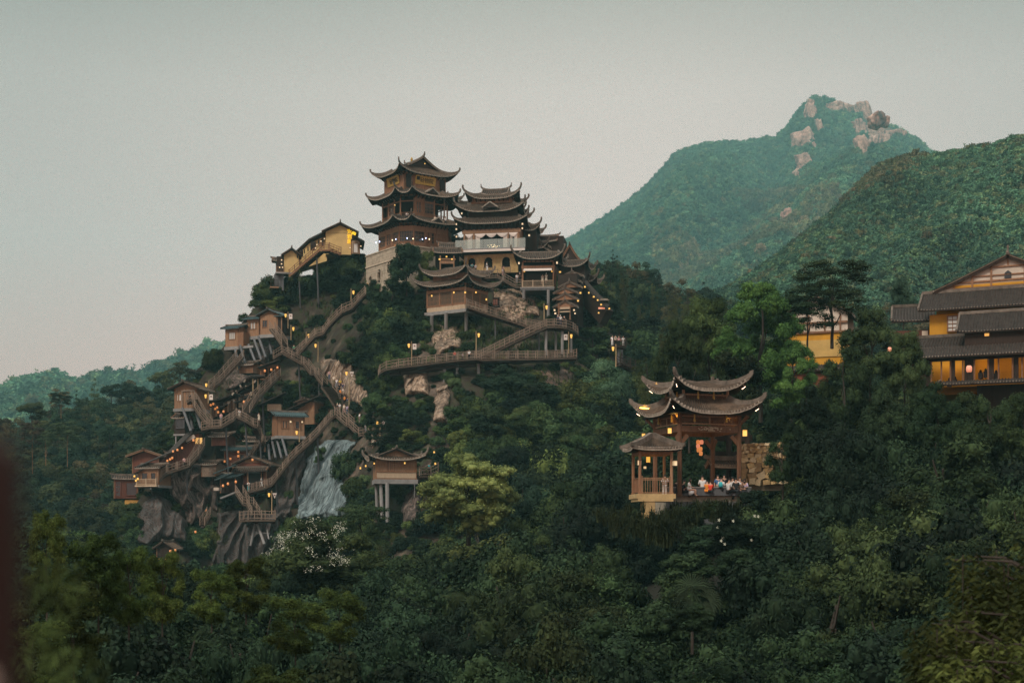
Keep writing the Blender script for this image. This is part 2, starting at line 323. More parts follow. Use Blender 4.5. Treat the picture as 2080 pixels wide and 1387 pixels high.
# valley and near slopes: canopy-top height (photo rows) by distance, ground lies one tree-height below
PXS = [-500,0,260,520,660,800,900,1040,1180,1300,1420,1520,1600,1700,1820,2080,2600]
CANOPY = {
 16: [1500,1480,1560,1640,1650,1650,1650,1650,1650,1650,1650,1650,1650,1650,1640,1500,1450],
 34: [1260,1240,1300,1400,1430,1430,1430,1400,1390,1390,1400,1420,1420,1420,1400,1270,1240],
 50: [1120,1110,1190,1300,1330,1330,1330,1320,1300,1310,1340,1360,1340,1290,1280,1160,1120],
 70: [1050,1060,1120,1200,1220,1220,1190,1150,1160,1180,1200,1180,1140,1080,1040, 960, 900],
 92: [1020,1040,1090,1160,1160,1150,1120,1060,1060,1085,1060,1050, 950, 870, 850, 850, 800],
 102:[1015,1030,1085,1150,1140,1140,1110,1040,1030,1060,1040,1020, 930, 850, 845, 850, 780],
 116:[1010,1020,1085,1140,1120,1130,1110,1090, 980, 960, 960, 930, 850, 800, 850, 870, 800],
 150:[1005,1015,1085,1140,1110,1110,1100,1075, 930, 860, 780, 760, 740, 760, 780, 800, 800],
 185:[1005,1015,1085,1140,1120,1100,1060, 980, 930, 850, 780, 720, 700, 720, 740, 760, 760],
 235:[1010,1020,1080,1130,1110,1080,1040,1000, 950, 860, 760, 700, 690, 700, 700, 700, 700],
}
CY = sorted(CANOPY); TREE_H = {16:5,34:7,50:9.5,70:11,92:11,102:8,116:12,150:14,185:13,235:10}
def canopy_z(px, Y):
    rows = np.array([np.interp(px, PXS, CANOPY[c]) for c in CY])
    py = np.interp(Y, CY, rows); return (HOR-py)/F*Y
def ground_z(px, Y):
    return canopy_z(px, Y) - np.interp(Y, CY, [TREE_H[c] for c in CY])
us = np.linspace(-500, 2600, 130); ys = np.concatenate([np.linspace(16, 110, 60), np.linspace(112, 290, 60)])
Vv = np.zeros((len(ys), len(us), 3))
for i, Y in enumerate(ys):
    for j, u in enumerate(us): Vv[i,j] = ((u-CX)/F*Y, Y, ground_z(u, min(Y, 235)))
Vv[...,2] += fbm(Vv[...,0]*.15, Vv[...,1]*.15, 0*Vv[...,0], 4, 71)*.8
idx = np.arange(len(ys)*len(us)).reshape(len(ys), len(us))
Fv = np.stack([idx[:-1,:-1], idx[:-1,1:], idx[1:,1:], idx[1:,:-1]], -1).reshape(-1,4)
obj('valley_slope', mesh_np('valley_slope', Vv.reshape(-1,3), Fv, True), GROUND_VAL, kind='structure'); TERR.append((Vv.reshape(-1,3), Fv))
gz = -46.0
obj('ground', mesh_np('ground', [(-2600,-300,gz),(2600,-300,gz),(2600,3900,gz),(-2600,3900,gz)], [(0,1,2,3)]), GROUND_VAL, kind='structure')
# ------------------------------------------------------------------ haze
def haze_box():
    m, nt, b = new_mat('haze_air'); nt.nodes.remove(b)
    pv = N(nt, 'ShaderNodeVolumePrincipled'); pv.inputs['Density'].default_value = .00018; pv.inputs['Color'].default_value = (.45,.98,1.0,1)
    pv.inputs['Anisotropy'].default_value = .0
    nt.links.new(pv.outputs[0], nt.nodes['Material Output'].inputs['Volume'])
    b = MB(); b.box((0, 1900, 416), (6400, 4400, 927)); b.build('haze', m, kind='stuff')
haze_box()
BVH = build_bvh()
def hit(px, py, default=None):
    d = P(px, py, 1.0); d.normalize()
    r = BVH.ray_cast(Vector((0,0,0)), d, 5000)
    return r[0] if r[0] is not None else default
def gdown(x, y, z=700):
    r = BVH.ray_cast(Vector((x, y, z)), Vector((0,0,-1)), 1500)
    return r[0].z if r[0] is not None else -40
HBVH = BVHTree.FromPolygons(TERR[0][0].tolist(), TERR[0][1].tolist())
def hD(px, py, default=235.):
    """depth of the main hill's face seen at a photo position"""
    d = P(px, py, 1.0)
    r = HBVH.ray_cast(Vector((0,0,0)), d.normalized(), 5000)
    return r[0].y if r[0] is not None else default
# ------------------------------------------------------------------ vegetation prototypes
ICO_V = None
def ico():
    t = (1+5**.5)/2
    v = np.array([(-1,t,0),(1,t,0),(-1,-t,0),(1,-t,0),(0,-1,t),(0,1,t),(0,-1,-t),(0,1,-t),(t,0,-1),(t,0,1),(-t,0,-1),(-t,0,1)], float)
    v /= np.linalg.norm(v[0])
    f = np.array([(0,11,5),(0,5,1),(0,1,7),(0,7,10),(0,10,11),(1,5,9),(5,11,4),(11,10,2),(10,7,6),(7,1,8),(3,9,4),(3,4,2),(3,2,6),(3,6,8),(3,8,9),(4,9,5),(2,4,11),(6,2,10),(8,6,7),(9,8,1)])
    return v, f
IV, IF = ico()
def unit(n, r):
    d = r.normal(size=(n,3)); return d/np.linalg.norm(d, axis=1, keepdims=True)
def leaves(pos, dirn, nrm, ln, wd):
    """diamond leaves: pos (n,3), direction, normal, length (n,), width (n,) -> V, F(quads)"""
    n = len(pos)
    side = np.cross(dirn, nrm); side /= np.linalg.norm(side, axis=1, keepdims=True)+1e-9
    a = pos; b = pos+dirn*(ln*.45)[:,None]+side*(wd*.5)[:,None]; c = pos+dirn*ln[:,None]-nrm*(ln*.12)[:,None]; d = pos+dirn*(ln*.45)[:,None]-side*(wd*.5)[:,None]
    V = np.stack([a,b,c,d], 1).reshape(-1,3); Fq = np.arange(4*n).reshape(n,4)
    return V, Fq
def crown(name, lobes, n, leaf, mat, seed, up=.35, aspect=.55, core=.72, droop=0., shell=(.74,1.14)):
    """lobes: (cx,cy,cz,rx,rz); leaves sit on the outer shell of the lobes"""
    r = np.random.default_rng(seed); lb = np.array(lobes, float)
    w = lb[:,3]**1.6*lb[:,4]**.4; w /= w.sum()
    k = r.choice(len(lb), n, p=w); d = unit(n, r)
    flip = (d[:,2] < -.25) & (r.random(n) < .6); d[flip,2] *= -1
    rad = r.uniform(shell[0], shell[1], n)
    S = np.stack([lb[k,3], lb[k,3], lb[k,4]], 1)
    pos = lb[k,:3] + d*S*rad[:,None]
    keep = np.ones(n, bool)
    for j in range(len(lb)):
        q = (pos-lb[j,:3])/np.array([lb[j,3], lb[j,3], lb[j,4]])
        keep &= ~((np.einsum('ij,ij->i', q, q) < .55) & (k != j))
    pos, d = pos[keep], d[keep]; n = len(pos)
    nrm = d*.6 + unit(n, r)*.55 + np.array([0,0,up]); nrm /= np.linalg.norm(nrm, axis=1, keepdims=True)
    t = unit(n, r) + d*.5 - np.array([0,0,droop]); t -= nrm*np.einsum('ij,ij->i', t, nrm)[:,None]; t /= np.linalg.norm(t, axis=1, keepdims=True)+1e-9
    ln = leaf*r.uniform(.6, 1.3, n)
    V, Fq = leaves(pos, t, nrm, ln, ln*aspect)
    if core:
        cv = []; cf = []; b = len(V)
        for L_ in lb:
            q = IV*np.array([L_[3], L_[3], L_[4]])*core*r.uniform(.85, 1.1, (12,1))+L_[:3]; cv.append(q)
        tri = np.concatenate([IF+b+12*i for i in range(len(lb))])
        V = np.concatenate([V]+cv); Fq = np.concatenate([Fq.tolist()]) if False else Fq
        me = bpy.data.meshes.new(name)
        nq, ntv = len(Fq), len(tri)
        me.vertices.add(len(V)); me.vertices.foreach_set('co', V.astype(np.float32).ravel())
        me.loops.add(nq*4+ntv*3); me.loops.foreach_set('vertex_index', np.concatenate([Fq.ravel(), tri.ravel()]).astype(np.int32))
        me.polygons.add(nq+ntv); me.polygons.foreach_set('loop_start', np.concatenate([np.arange(0,nq*4,4), nq*4+np.arange(0,ntv*3,3)]).astype(np.int32))
        me.update(calc_edges=True)
    else: me = mesh_np(name, V, Fq)
    me.materials.append(mat); return me
def lobes_cl(seed, big=16, sm=7, rx=1., rz=.9, rb=.34, rs=(.10,.17), zmin=-.75, cone=0):
    """boughs: big clumps each made of small clumps, with gaps between"""
    r = np.random.default_rng(seed); out = []; cs = []
    while len(cs) < big:
        d = unit(1, r)[0]
        if d[2] < zmin: continue
        c = d*r.uniform(.45,.74)
        if any(np.linalg.norm(c-q) < .27 for q in cs) and r.random() < .85: continue
        cs.append(c)
    for c in cs:
        b = rb*r.uniform(.7,1.15)
        for k in range(sm):
            d = unit(1, r)[0]; d[2] = abs(d[2])*.9-.25; s = r.uniform(*rs)*1.15
            q = c+d*b*r.uniform(.5,.95); out.append((q[0]*rx, q[1]*rx, q[2]*rz, s*rx, s*rx*.8))
        out.append((c[0]*rx, c[1]*rx, c[2]*rz, b*.62*rx, b*.5*rx))
    if cone: out = [(x*(1+cone*.3-cone*(z/rz+1)/2), y*(1+cone*.3-cone*(z/rz+1)/2), z, a, b) for x, y, z, a, b in out]
    return out
def lobes_round(n, seed, rx=1., rz=.9, r0=.22, r1=.36, fill=.25, flat=1., zc=0, zmin=-.55):
    r = np.random.default_rng(seed); out = []
    while len(out) < n:
        d = unit(1, r)[0]
        if d[2] < zmin: continue
        q = r.uniform(.62, .8) if r.random() > fill else r.uniform(.1, .55); s = r.uniform(r0, r1)
        out.append((d[0]*q*rx, d[1]*q*rx, d[2]*q*rz+zc, s*rx, s*flat*rx*.82))
    return out
def lobes_cone(n, seed, rx=.6, h=2.2, layers=9, flat=.45, lsz=.5):
    r = np.random.default_rng(seed); out = []
    for i in range(layers):
        t = i/(layers-1); R = rx*(1-t)**.62*r.uniform(.8,1.1)+.06
        m = max(1, int(n/layers*(1-t*.7)))
        for k in range(m):
            a = 2*math.pi*(k+r.random())/m; q = R*r.uniform(.35,.85)
            out.append((q*math.cos(a), q*math.sin(a), -h/2+h*t+r.uniform(-.05,.05), max(.09,R*lsz), max(.07,R*lsz*flat)))
    return out
def lobes_tiers(n, seed, tiers=5, rx=1., h=1.1, flat=.28):
    r = np.random.default_rng(seed); out = []
    for i in range(n):
        a = r.random()*2*math.pi; q = rx*math.sqrt(r.random())*.85; z = r.integers(0, tiers)/(tiers-1)*h-h/2
        z += (1-q/rx)*.25*h; s = r.uniform(.18,.32)
        out.append((q*math.cos(a), q*math.sin(a), z, s, s*flat*1.3))
    return out
def lobes_plume(seed, stems=7, h=2.4):
    r = np.random.default_rng(seed); out = []
    for s in range(stems):
        a = r.random()*2*math.pi; lean = r.uniform(.1,.55); hh = h*r.uniform(.7,1.)
        for k in range(9):
            t = .25+.75*k/8; q = lean*t**2
            out.append((q*math.cos(a)+r.normal()*.05, q*math.sin(a)+r.normal()*.05, -h/2+hh*t - .12*max(0,t-.8)*5*lean, .20*(1.15-t*.75), .15*(1.15-t*.7)))
    return out
PROTO = {
 'round_a': crown('crown', lobes_cl(1, 15, 6), 11000, .085, LEAF, 1),
 'round_b': crown('crown', lobes_cl(2, 14, 7, rz=1.1), 11000, .085, LEAF, 2),
 'round_c': crown('crown', lobes_cl(3, 16, 6, rz=.75), 11000, .075, LEAF, 3),
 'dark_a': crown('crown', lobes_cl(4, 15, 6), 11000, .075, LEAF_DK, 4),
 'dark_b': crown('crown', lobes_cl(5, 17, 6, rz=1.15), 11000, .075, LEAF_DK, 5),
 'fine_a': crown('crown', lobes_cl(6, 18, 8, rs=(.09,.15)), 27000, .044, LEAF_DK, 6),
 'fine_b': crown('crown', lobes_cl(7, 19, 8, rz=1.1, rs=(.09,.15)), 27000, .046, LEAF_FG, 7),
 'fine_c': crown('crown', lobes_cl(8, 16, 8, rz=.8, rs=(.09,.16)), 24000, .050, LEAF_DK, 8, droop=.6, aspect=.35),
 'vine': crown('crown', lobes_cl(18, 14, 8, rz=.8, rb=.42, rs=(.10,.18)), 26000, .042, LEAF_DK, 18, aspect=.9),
 'olive': crown('crown', lobes_cl(9, 17, 7, rz=.95), 22000, .055, LEAF_OL, 9, aspect=.4, droop=.3),
 'yellow': crown('crown', lobes_cl(10, 52, 9, rz=.88, rb=.27, rs=(.07,.115), zmin=-1), 34000, .040, LEAF_YG, 10, aspect=.45),
 'bright': crown('crown', lobes_cl(11, 34, 9, rz=1.12, rb=.22, rs=(.06,.10), zmin=-1, cone=.35), 44000, .036, LEAF_BR, 11, aspect=.6),
 'bluegreen': crown('crown', lobes_round(50, 12, rz=1.15), 14000, .06, LEAF_BL, 12),
 'tiers': crown('crown', lobes_tiers(46, 13), 12000, .05, LEAF_DK, 13, core=.5),
 'tiers_olive': crown('crown', lobes_tiers(60, 14, tiers=6, h=1.6, flat=.5), 14000, .055, LEAF_OL, 14, core=.6),
 'conifer_a': crown('crown', lobes_cone(60, 15), 7000, .07, LEAF_DK, 15, droop=.5, aspect=.3, core=.6),
 'conifer_b': crown('crown', lobes_cone(50, 16, rx=.8, h=1.9, layers=7, flat=.35), 7000, .08, LEAF_MID, 16, aspect=.3, core=.6),
 'bamboo_a': crown('crown', lobes_plume(17), 12000, .075, LEAF_BM, 17, aspect=.22, droop=1.2, core=.35),
 'bamboo_b': crown('crown', lobes_plume(19, stems=5, h=2.8), 10000, .075, LEAF_BM, 19, aspect=.22, droop=1.2, core=.35),
 'shrub_a': crown('crown', lobes_round(22, 20, rz=.6, r0=.25, r1=.42), 3200, .12, LEAF, 20),
 'shrub_b': crown('crown', lobes_round(26, 21, rz=.7, r0=.22, r1=.38), 3200, .11, LEAF_DK, 21),
 'mid_a': crown('crown', lobes_cl(22, 11, 4, rs=(.13,.2)), 4200, .12, LEAF_MID, 22),
 'mid_b': crown('crown', lobes_cl(23, 10, 4, rz=1.2, rs=(.13,.2)), 4200, .12, LEAF_MID, 23),
 'mid_c': crown('crown', lobes_tiers(26, 24, tiers=5, h=1.7, flat=.6), 3400, .11, LEAF_MID, 24, core=.6),
 'mid_cone': crown('crown', lobes_cone(36, 25, rx=.6, layers=7), 3000, .13, LEAF_MID, 25, aspect=.35, core=.6),
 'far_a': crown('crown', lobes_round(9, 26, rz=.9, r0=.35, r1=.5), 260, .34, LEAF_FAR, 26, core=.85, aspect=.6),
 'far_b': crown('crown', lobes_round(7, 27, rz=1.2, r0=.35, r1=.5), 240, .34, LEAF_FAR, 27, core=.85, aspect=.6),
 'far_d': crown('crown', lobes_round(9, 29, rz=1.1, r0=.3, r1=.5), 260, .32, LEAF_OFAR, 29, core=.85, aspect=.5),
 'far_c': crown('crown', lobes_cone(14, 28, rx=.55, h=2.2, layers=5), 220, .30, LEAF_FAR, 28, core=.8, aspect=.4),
}
def trunk_mesh(seed, h=1., lean=.06, n=6):
    r = random.Random(seed); b = MB()
    pts = [(lean*math.sin(k*1.3+seed)*k/6, lean*math.cos(k*1.7+seed)*k/6, h*k/6) for k in range(7)]
    b.tube(pts, [.042*(1-.11*k) for k in range(7)], n)
    for k in range(n-1):
        a = r.random()*6.28; q = 2+k % 4; p = Vector(pts[q]); e = p+Vector((math.cos(a)*.20, math.sin(a)*.20, .22)); m_ = (p+e)/2-Vector((0,0,.04))
        b.tube([p, m_, e], [.020, .015, .007], 5)
    return b.mesh('trunk')
TRUNKS = [trunk_mesh(s) for s in range(4)]
for t in TRUNKS: t.materials.append(BARK)
TRUNK_OR = trunk_mesh(9, lean=.02); TRUNK_OR.materials.append(BARK_ORANGE)
COUNT = {}
def tree(name, kind, base, R, H, label, group, cat='tree', sz=None, trunk=None, rz=None, crown_low=.0):
    """H total height, R crown radius. crown spans from crown_low*H to H"""
    e = empty(name, base, random.uniform(0, 6.28) if rz is None else rz, label, cat, group)
    c = obj('crown', PROTO[kind], None, e)
    ch = H*(1-crown_low)
    zr = {'round_a':.95,'round_b':1.1,'round_c':.8,'dark_a':.95,'dark_b':1.1,'fine_a':.9,'fine_b':1.05,'fine_c':.8,'vine':.7,'olive':.95,'yellow':.88,'bright':1.12,'bluegreen':1.1,'tiers':.75,'tiers_olive':1.0,
          'conifer_a':1.15,'conifer_b':1.05,'bamboo_a':1.25,'bamboo_b':1.45,'shrub_a':.75,'shrub_b':.85,'mid_a':.95,'mid_b':1.15,'mid_c':1.0,'mid_cone':1.15,'far_a':1,'far_b':1.2,'far_c':1.2,'far_d':1.1}[kind]
    s_z = ch/2/zr; c.scale = (R, R, s_z); c.location = (0, 0, H-ch/2)
    if cat != 'shrub':
        t = obj('trunk', trunk or random.choice(TRUNKS), None, e)
        t.scale = (max(1.6, R*1.0), max(1.6, R*1.0), H*.8)
    COUNT[name] = COUNT.get(name, 0)+1
    return e
def Tt(name, kind, px, top, Y, wpx, hpx, label, group=None, crown_low=.0, cat='tree', **k):
    """tree whose top shows at (px, top); width and height given in photo pixels"""
    s = Y/F; H = hpx*s; p = P(px, top+hpx, Y)
    return tree(name, kind, p, wpx*s/2, H, label, group, cat, crown_low=crown_low, **k)

# ------------------------------------------------------------------ far forests as instances (uncountable)
def forest(name, V, protos, n, smin, smax, label_kind='forest', dens=None, seed=0, sink=.35, zmul=1.15, mask=None):
    """V: terrain grid (rows, cols, 3)"""
    r = np.random.default_rng(seed)
    A = V[:-1,:-1].reshape(-1,3); B_ = V[:-1,1:].reshape(-1,3); C_ = V[1:,:-1].reshape(-1,3)
    area = np.linalg.norm(np.cross(B_-A, C_-A), axis=1); cen = A
    w = area*(dens(cen) if dens is not None else 1); w = w/w.sum()
    k = r.choice(len(A), n, p=w); u, v = r.random((2, n, 1))
    pts = A[k]+(B_-A)[k]*u+(C_-A)[k]*v
    sz = r.uniform(smin, smax, n)*r.uniform(.8, 1.1, n)
    pts[:,2] += sz*(1-sink)*.9
    if mask is not None: keep = mask(pts); pts, sz = pts[keep], sz[keep]; n = len(pts)
    me = bpy.data.meshes.new(name); me.vertices.add(n); me.vertices.foreach_set('co', pts.astype(np.float32).ravel())
    a = me.attributes.new('size', 'FLOAT', 'POINT'); a.data.foreach_set('value', sz.astype(np.float32))
    a = me.attributes.new('pick', 'INT', 'POINT'); a.data.foreach_set('value', r.integers(0, len(protos), n).astype(np.int32))
    a = me.attributes.new('spin', 'FLOAT', 'POINT'); a.data.foreach_set('value', r.uniform(0, 6.28, n).astype(np.float32))
    o = obj(name, me, None, kind='stuff')
    ng = bpy.data.node_groups.new(name, 'GeometryNodeTree')
    ng.interface.new_socket('Geometry', in_out='INPUT', socket_type='NodeSocketGeometry'); ng.interface.new_socket('Geometry', in_out='OUTPUT', socket_type='NodeSocketGeometry')
    gi = ng.nodes.new('NodeGroupInput'); go = ng.nodes.new('NodeGroupOutput'); jn = ng.nodes.new('GeometryNodeJoinGeometry')
    def attr(nm, t):
        q = ng.nodes.new('GeometryNodeInputNamedAttribute'); q.data_type = t; q.inputs['Name'].default_value = nm; return [s for s in q.outputs if s.enabled][0]
    size, pick, spin = attr('size','FLOAT'), attr('pick','INT'), attr('spin','FLOAT')
    cx = ng.nodes.new('ShaderNodeCombineXYZ'); ng.links.new(spin, cx.inputs[2])
    cs = ng.nodes.new('ShaderNodeCombineXYZ'); mz = ng.nodes.new('ShaderNodeMath'); mz.operation = 'MULTIPLY'; mz.inputs[1].default_value = zmul; ng.links.new(size, mz.inputs[0])
    ng.links.new(size, cs.inputs[0]); ng.links.new(size, cs.inputs[1]); ng.links.new(mz.outputs[0], cs.inputs[2])
    for i, po in enumerate(protos):
        cmp_ = ng.nodes.new('FunctionNodeCompare'); cmp_.data_type = 'INT'; cmp_.operation = 'EQUAL'
        ia, ib = [s for s in cmp_.inputs if s.enabled][:2]; ng.links.new(pick, ia); ib.default_value = i
        oi = ng.nodes.new('GeometryNodeObjectInfo'); oi.inputs['Object'].default_value = po; oi.inputs['As Instance'].default_value = True
        ip = ng.nodes.new('GeometryNodeInstanceOnPoints')
        ng.links.new(gi.outputs[0], ip.inputs['Points']); ng.links.new(cmp_.outputs[0], ip.inputs['Selection']); ng.links.new(oi.outputs['Geometry'], ip.inputs['Instance'])
        ng.links.new(cx.outputs[0], ip.inputs['Rotation']); ng.links.new(cs.outputs[0], ip.inputs['Scale']); ng.links.new(ip.outputs[0], jn.inputs[0])
    ng.links.new(jn.outputs[0], go.inputs[0])
    md = o.modifiers.new('scatter', 'NODES'); md.node_group = ng
    return o
# ------------------------------------------------------------------ building materials
TILE_ROW = mat_simple('tile_row', (.104,.072,.050), rough=.85, var=.55, scale=2.6, bump=.3)  # ribs lighter than the deck: highlights and furrow shade put into colour
TILE = mat_simple('roof_tile', (.042,.034,.029), rough=.85, var=.5, scale=2.2, bump=.4)
TILE_EDGE = mat_simple('tile_edge', (.30,.25,.20), rough=.85, var=.45, scale=3)
RIDGE = mat_simple('ridge_mortar', (.155,.125,.10), rough=.85, var=.5, scale=2.5, bump=.3)
WOOD_PV = mat_simple('pavilion_brown_wood', (.150,.072,.038), rough=.75, var=.35, scale=2.2, stretch=(4,4,.7), bump=.3)  # same brown without the painted-in brightening
WOOD = mat_simple('brown_wood', (.255,.130,.070), rough=.75, var=.35, scale=2.2, stretch=(4,4,.7), bump=.3)  # brightened, so the lit look of the wood is in the colour
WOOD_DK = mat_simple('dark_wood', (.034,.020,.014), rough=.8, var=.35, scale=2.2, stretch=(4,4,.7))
WOOD_LT = mat_simple('honey_wood', (.31,.175,.098), rough=.7, var=.3, scale=2.0, stretch=(5,5,.6), bump=.3)
WOOD_RED = mat_simple('red_brown_wood', (.150,.055,.036), rough=.75, var=.3, scale=2.0, stretch=(5,5,.6), bump=.3)
TREAD = mat_simple('darkened_tread', (.095,.068,.050), rough=.9, var=.3, scale=3)  # darkened to paint the shaded gaps behind the rails into the colour
WOOD_GREY = mat_simple('weathered_wood', (.245,.180,.135), rough=.85, var=.35, scale=3.0, stretch=(2,2,2), bump=.3)
WOOD_PALE = mat_simple('pale_wood', (.50,.38,.26), rough=.75, var=.2, scale=2.0, stretch=(5,5,.6))
CONC = mat_simple('concrete', (.27,.26,.25), rough=.9, var=.25, scale=1.5, stretch=(1,1,.4))
CONC_DK = mat_simple('dark_concrete', (.13,.13,.135), rough=.9, var=.3, scale=1.2, stretch=(1,1,.4))
STONE = mat_simple('pale_stone_block', (.44,.365,.275), rough=.9, var=.3, scale=1.4, bump=.4)
STONE_Y = mat_simple('yellow_stone', (.52,.36,.17), rough=.9, var=.3, scale=1.2, bump=.3)
BRICK_Y = mat_simple('yellow_brick', (.50,.35,.155), rough=.9, var=.3, scale=1.8, bump=.4)
MORTAR = mat_simple('mortar', (.20,.16,.11), rough=.95, var=.3, scale=2)
PLASTER_Y = mat_simple('yellow_plaster', (.66,.47,.20), rough=.9, var=.16, scale=.5, bump=.1)
PLASTER_O = mat_simple('ochre_plaster', (.60,.295,.030), rough=.9, var=.22, scale=.55, bump=.1)
PLASTER_W = mat_simple('white_plaster', (.66,.56,.46), rough=.9, var=.2, scale=.6)
PLASTER_R = mat_simple('red_plaster', (.20,.060,.032), rough=.9, var=.3, scale=.6)
TEAL_TILE = mat_simple('teal_roof', (.050,.090,.095), rough=.55, var=.4, scale=1.5, spec=.5)
DARKIN = mat_simple('painted_interior_dark', (.012,.010,.009), rough=1, var=.1)  # near-black colour stands in for shade inside rooms and openings
CLOTH_W = mat_simple('white_cloth', (.70,.62,.56), rough=.9, var=.08)
PANE_W = mat_simple('pale_pane', (.62,.62,.58), rough=.25, var=.12, scale=.8, spec=.6)
PANE_D = mat_simple('dark_pane', (.02,.026,.03), rough=.15, var=.2, spec=.7)
GOLD = mat_simple('gold_board', (.52,.33,.07), rough=.5, var=.2)
BLACK = mat_simple('black_paint', (.015,.012,.01), rough=.6)
METAL = mat_simple('grey_metal', (.30,.30,.30), rough=.5, metallic=.6)
STRAW = mat_simple('bamboo_pole', (.40,.29,.16), rough=.7, var=.25, stretch=(3,3,1))
def mat_emit(name, col, s, base=None):
    m, nt, b = new_mat(name); b.inputs['Base Color'].default_value = (*(base or col), 1); b.inputs['Emission Color'].default_value = (*col, 1); b.inputs['Emission Strength'].default_value = s
    b.inputs['Roughness'].default_value = .6; return m
GLOW_Y = mat_emit('lantern_paper_yellow', (1,.50,.07), .85, (.7,.5,.2))
GLOW_O = mat_emit('lantern_paper_orange', (1,.32,.07), .48, (.6,.3,.15))
GLOW_W = mat_emit('lantern_paper_pale', (1,.66,.32), .55, (.7,.6,.45))
GLOW_P = mat_emit('lantern_paper_pink', (1,.30,.14), .55, (.6,.35,.28))
TUBE_W = mat_emit('lit_tube', (1,.62,.42), 7, (.8,.7,.6))
TUBE_Y = mat_emit('lit_strip_yellow', (1,.55,.06), 20, (.8,.6,.2))
BULB_B = mat_emit('lit_bulb_blue', (.55,.65,1), 4, (.6,.6,.8))
BULB_W = mat_emit('lit_bulb_warm', (1,.75,.45), 3, (.8,.7,.5))
def mat_glass():
    m, nt, b = new_mat('glass'); b.inputs['Base Color'].default_value = (.75,.80,.77,1); b.inputs['Roughness'].default_value = .08
    tr = N(nt, 'ShaderNodeBsdfTransparent'); tr.inputs[0].default_value = (.80,.84,.80,1)
    ms = N(nt, 'ShaderNodeMixShader'); ms.inputs[0].default_value = .26; nt.links.new(tr.outputs[0], ms.inputs[1]); nt.links.new(b.outputs[0], ms.inputs[2])
    nt.links.new(ms.outputs[0], nt.nodes['Material Output'].inputs['Surface']); return m
GLASS = mat_glass()
# ------------------------------------------------------------------ architectural builders
def V2(a): return Vector((a[0], a[1]))
def rect(w, d, cx=0, cy=0): return [(cx-w/2, cy-d/2), (cx+w/2, cy-d/2), (cx+w/2, cy+d/2), (cx-w/2, cy+d/2)]
def octo(a, c, ay=None):
    """chamfered rectangle, half width a (half depth ay), chamfer c"""
    b = ay or a
    return [(-a+c,-b),(a-c,-b),(a,-b+c),(a,b-c),(a-c,b),(-a+c,b),(-a,b-c),(-a,-b+c)]
def skirt(root, poly, z0, inner, z1, lift=1.0, out=.5, conc=1.6, rib=.36, hips=True, tip=.7, tile=None, edges=None, th=.16, sp=3.2, eave_h=.16):
    """one tier of upswept eaves: from the eave polygon up to the inner polygon, with tile rows, hips and corner horns"""
    tile = tile or TILE; n = len(poly)
    def corner_out(i):
        a = V2(poly[i])-V2(poly[i-1]); b = V2(poly[(i+1)%n])-V2(poly[i]); a.normalize(); b.normalize()
        na = Vector((a.y,-a.x)); nb = Vector((b.y,-b.x)); d = na+nb; d.normalize(); return d
    co = [corner_out(i) for i in range(n)]
    def pt(i, s, t):
        A, B, a, b = V2(poly[i]), V2(poly[(i+1)%n]), V2(inner[i]), V2(inner[(i+1)%n])
        e = A.lerp(B, s); k = a.lerp(b, s)
        c0, c1 = max(0, 1-2*s)**sp, max(0, 2*s-1)**sp
        e = e + co[i]*(out*c0) + co[(i+1)%n]*(out*c1)
        p = e.lerp(k, t); z = z0+(z1-z0)*t**conc + lift*(c0+c1)*(1-t)**1.6
        return Vector((p.x, p.y, z))
    top = MB(); sof = MB(); rr = MB(); ee = MB()
    for i in range(n):
        if edges is not None and i not in edges: continue
        Ln = (V2(poly[i])-V2(poly[(i+1)%n])).length; ns = max(8, int(Ln/.7)); ntt = 6
        G_ = [[pt(i, s/ns, t/ntt) for s in range(ns+1)] for t in range(ntt+1)]
        top.grid(G_)
        sof.grid([[G_[0][s]-Vector((0,0,th)) for s in range(ns, -1, -1)], [Vector((*( V2(inner[i]).lerp(V2(inner[(i+1)%n]), s/ns)),z0+.15+ (z1-z0)*.25)) for s in range(ns, -1, -1)]])
        ee.grid([[G_[0][s]-Vector((0,0,eave_h)) for s in range(ns+1)], [G_[0][s] for s in range(ns+1)]])
        m = max(2, int(Ln/rib))
        for k in range(m+1):
            s = k/m; pts = [pt(i, s, t/5) for t in range(6)]
            along = (V2(poly[(i+1)%n])-V2(poly[i])).normalized()*(rib*.24)
            al = Vector((along.x, along.y, 0))
            rows = [[p-al+Vector((0,0,.01)) for p in pts], [p+Vector((0,0,.12)) for p in pts], [p+al+Vector((0,0,.01)) for p in pts]]
            rr.grid(rows)
            if k < m:
                ee.beam(pts[0]+Vector((0,0,.06))-co[i].to_3d()*0, pts[0].lerp(pts[1], .12)+Vector((0,0,.06)), .17, .17)
        # (round tile ends along the eave)
    top.build('roof_deck', tile, root); rr.build('tile_row', TILE_ROW if tile is TILE else tile, root, kind='stuff')
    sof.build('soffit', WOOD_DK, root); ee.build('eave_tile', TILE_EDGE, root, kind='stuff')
    if hips:
        for i in range(n):
            if edges is not None and (i not in edges and (i-1)%n not in edges): continue
            h = MB(); pts = [pt(i, 0, t/6)+Vector((0,0,.16)) for t in range(6, -1, -1)]
            d = co[i].to_3d(); e = pts[-1]
            pts += [e+d*tip*.35+Vector((0,0,tip*.38)), e+d*tip*.52+Vector((0,0,tip*.85)), e+d*tip*.42+Vector((0,0,tip*1.15))]
            m = len(pts)
            for k in range(m-1):
                q = k/(m-1); w = .30*(1-.5*q); h.beam(pts[k], pts[k+1].lerp(pts[k], -.12), w, .44*(1-.45*q))
            h.build('hip_ridge', RIDGE, root)
    return pt
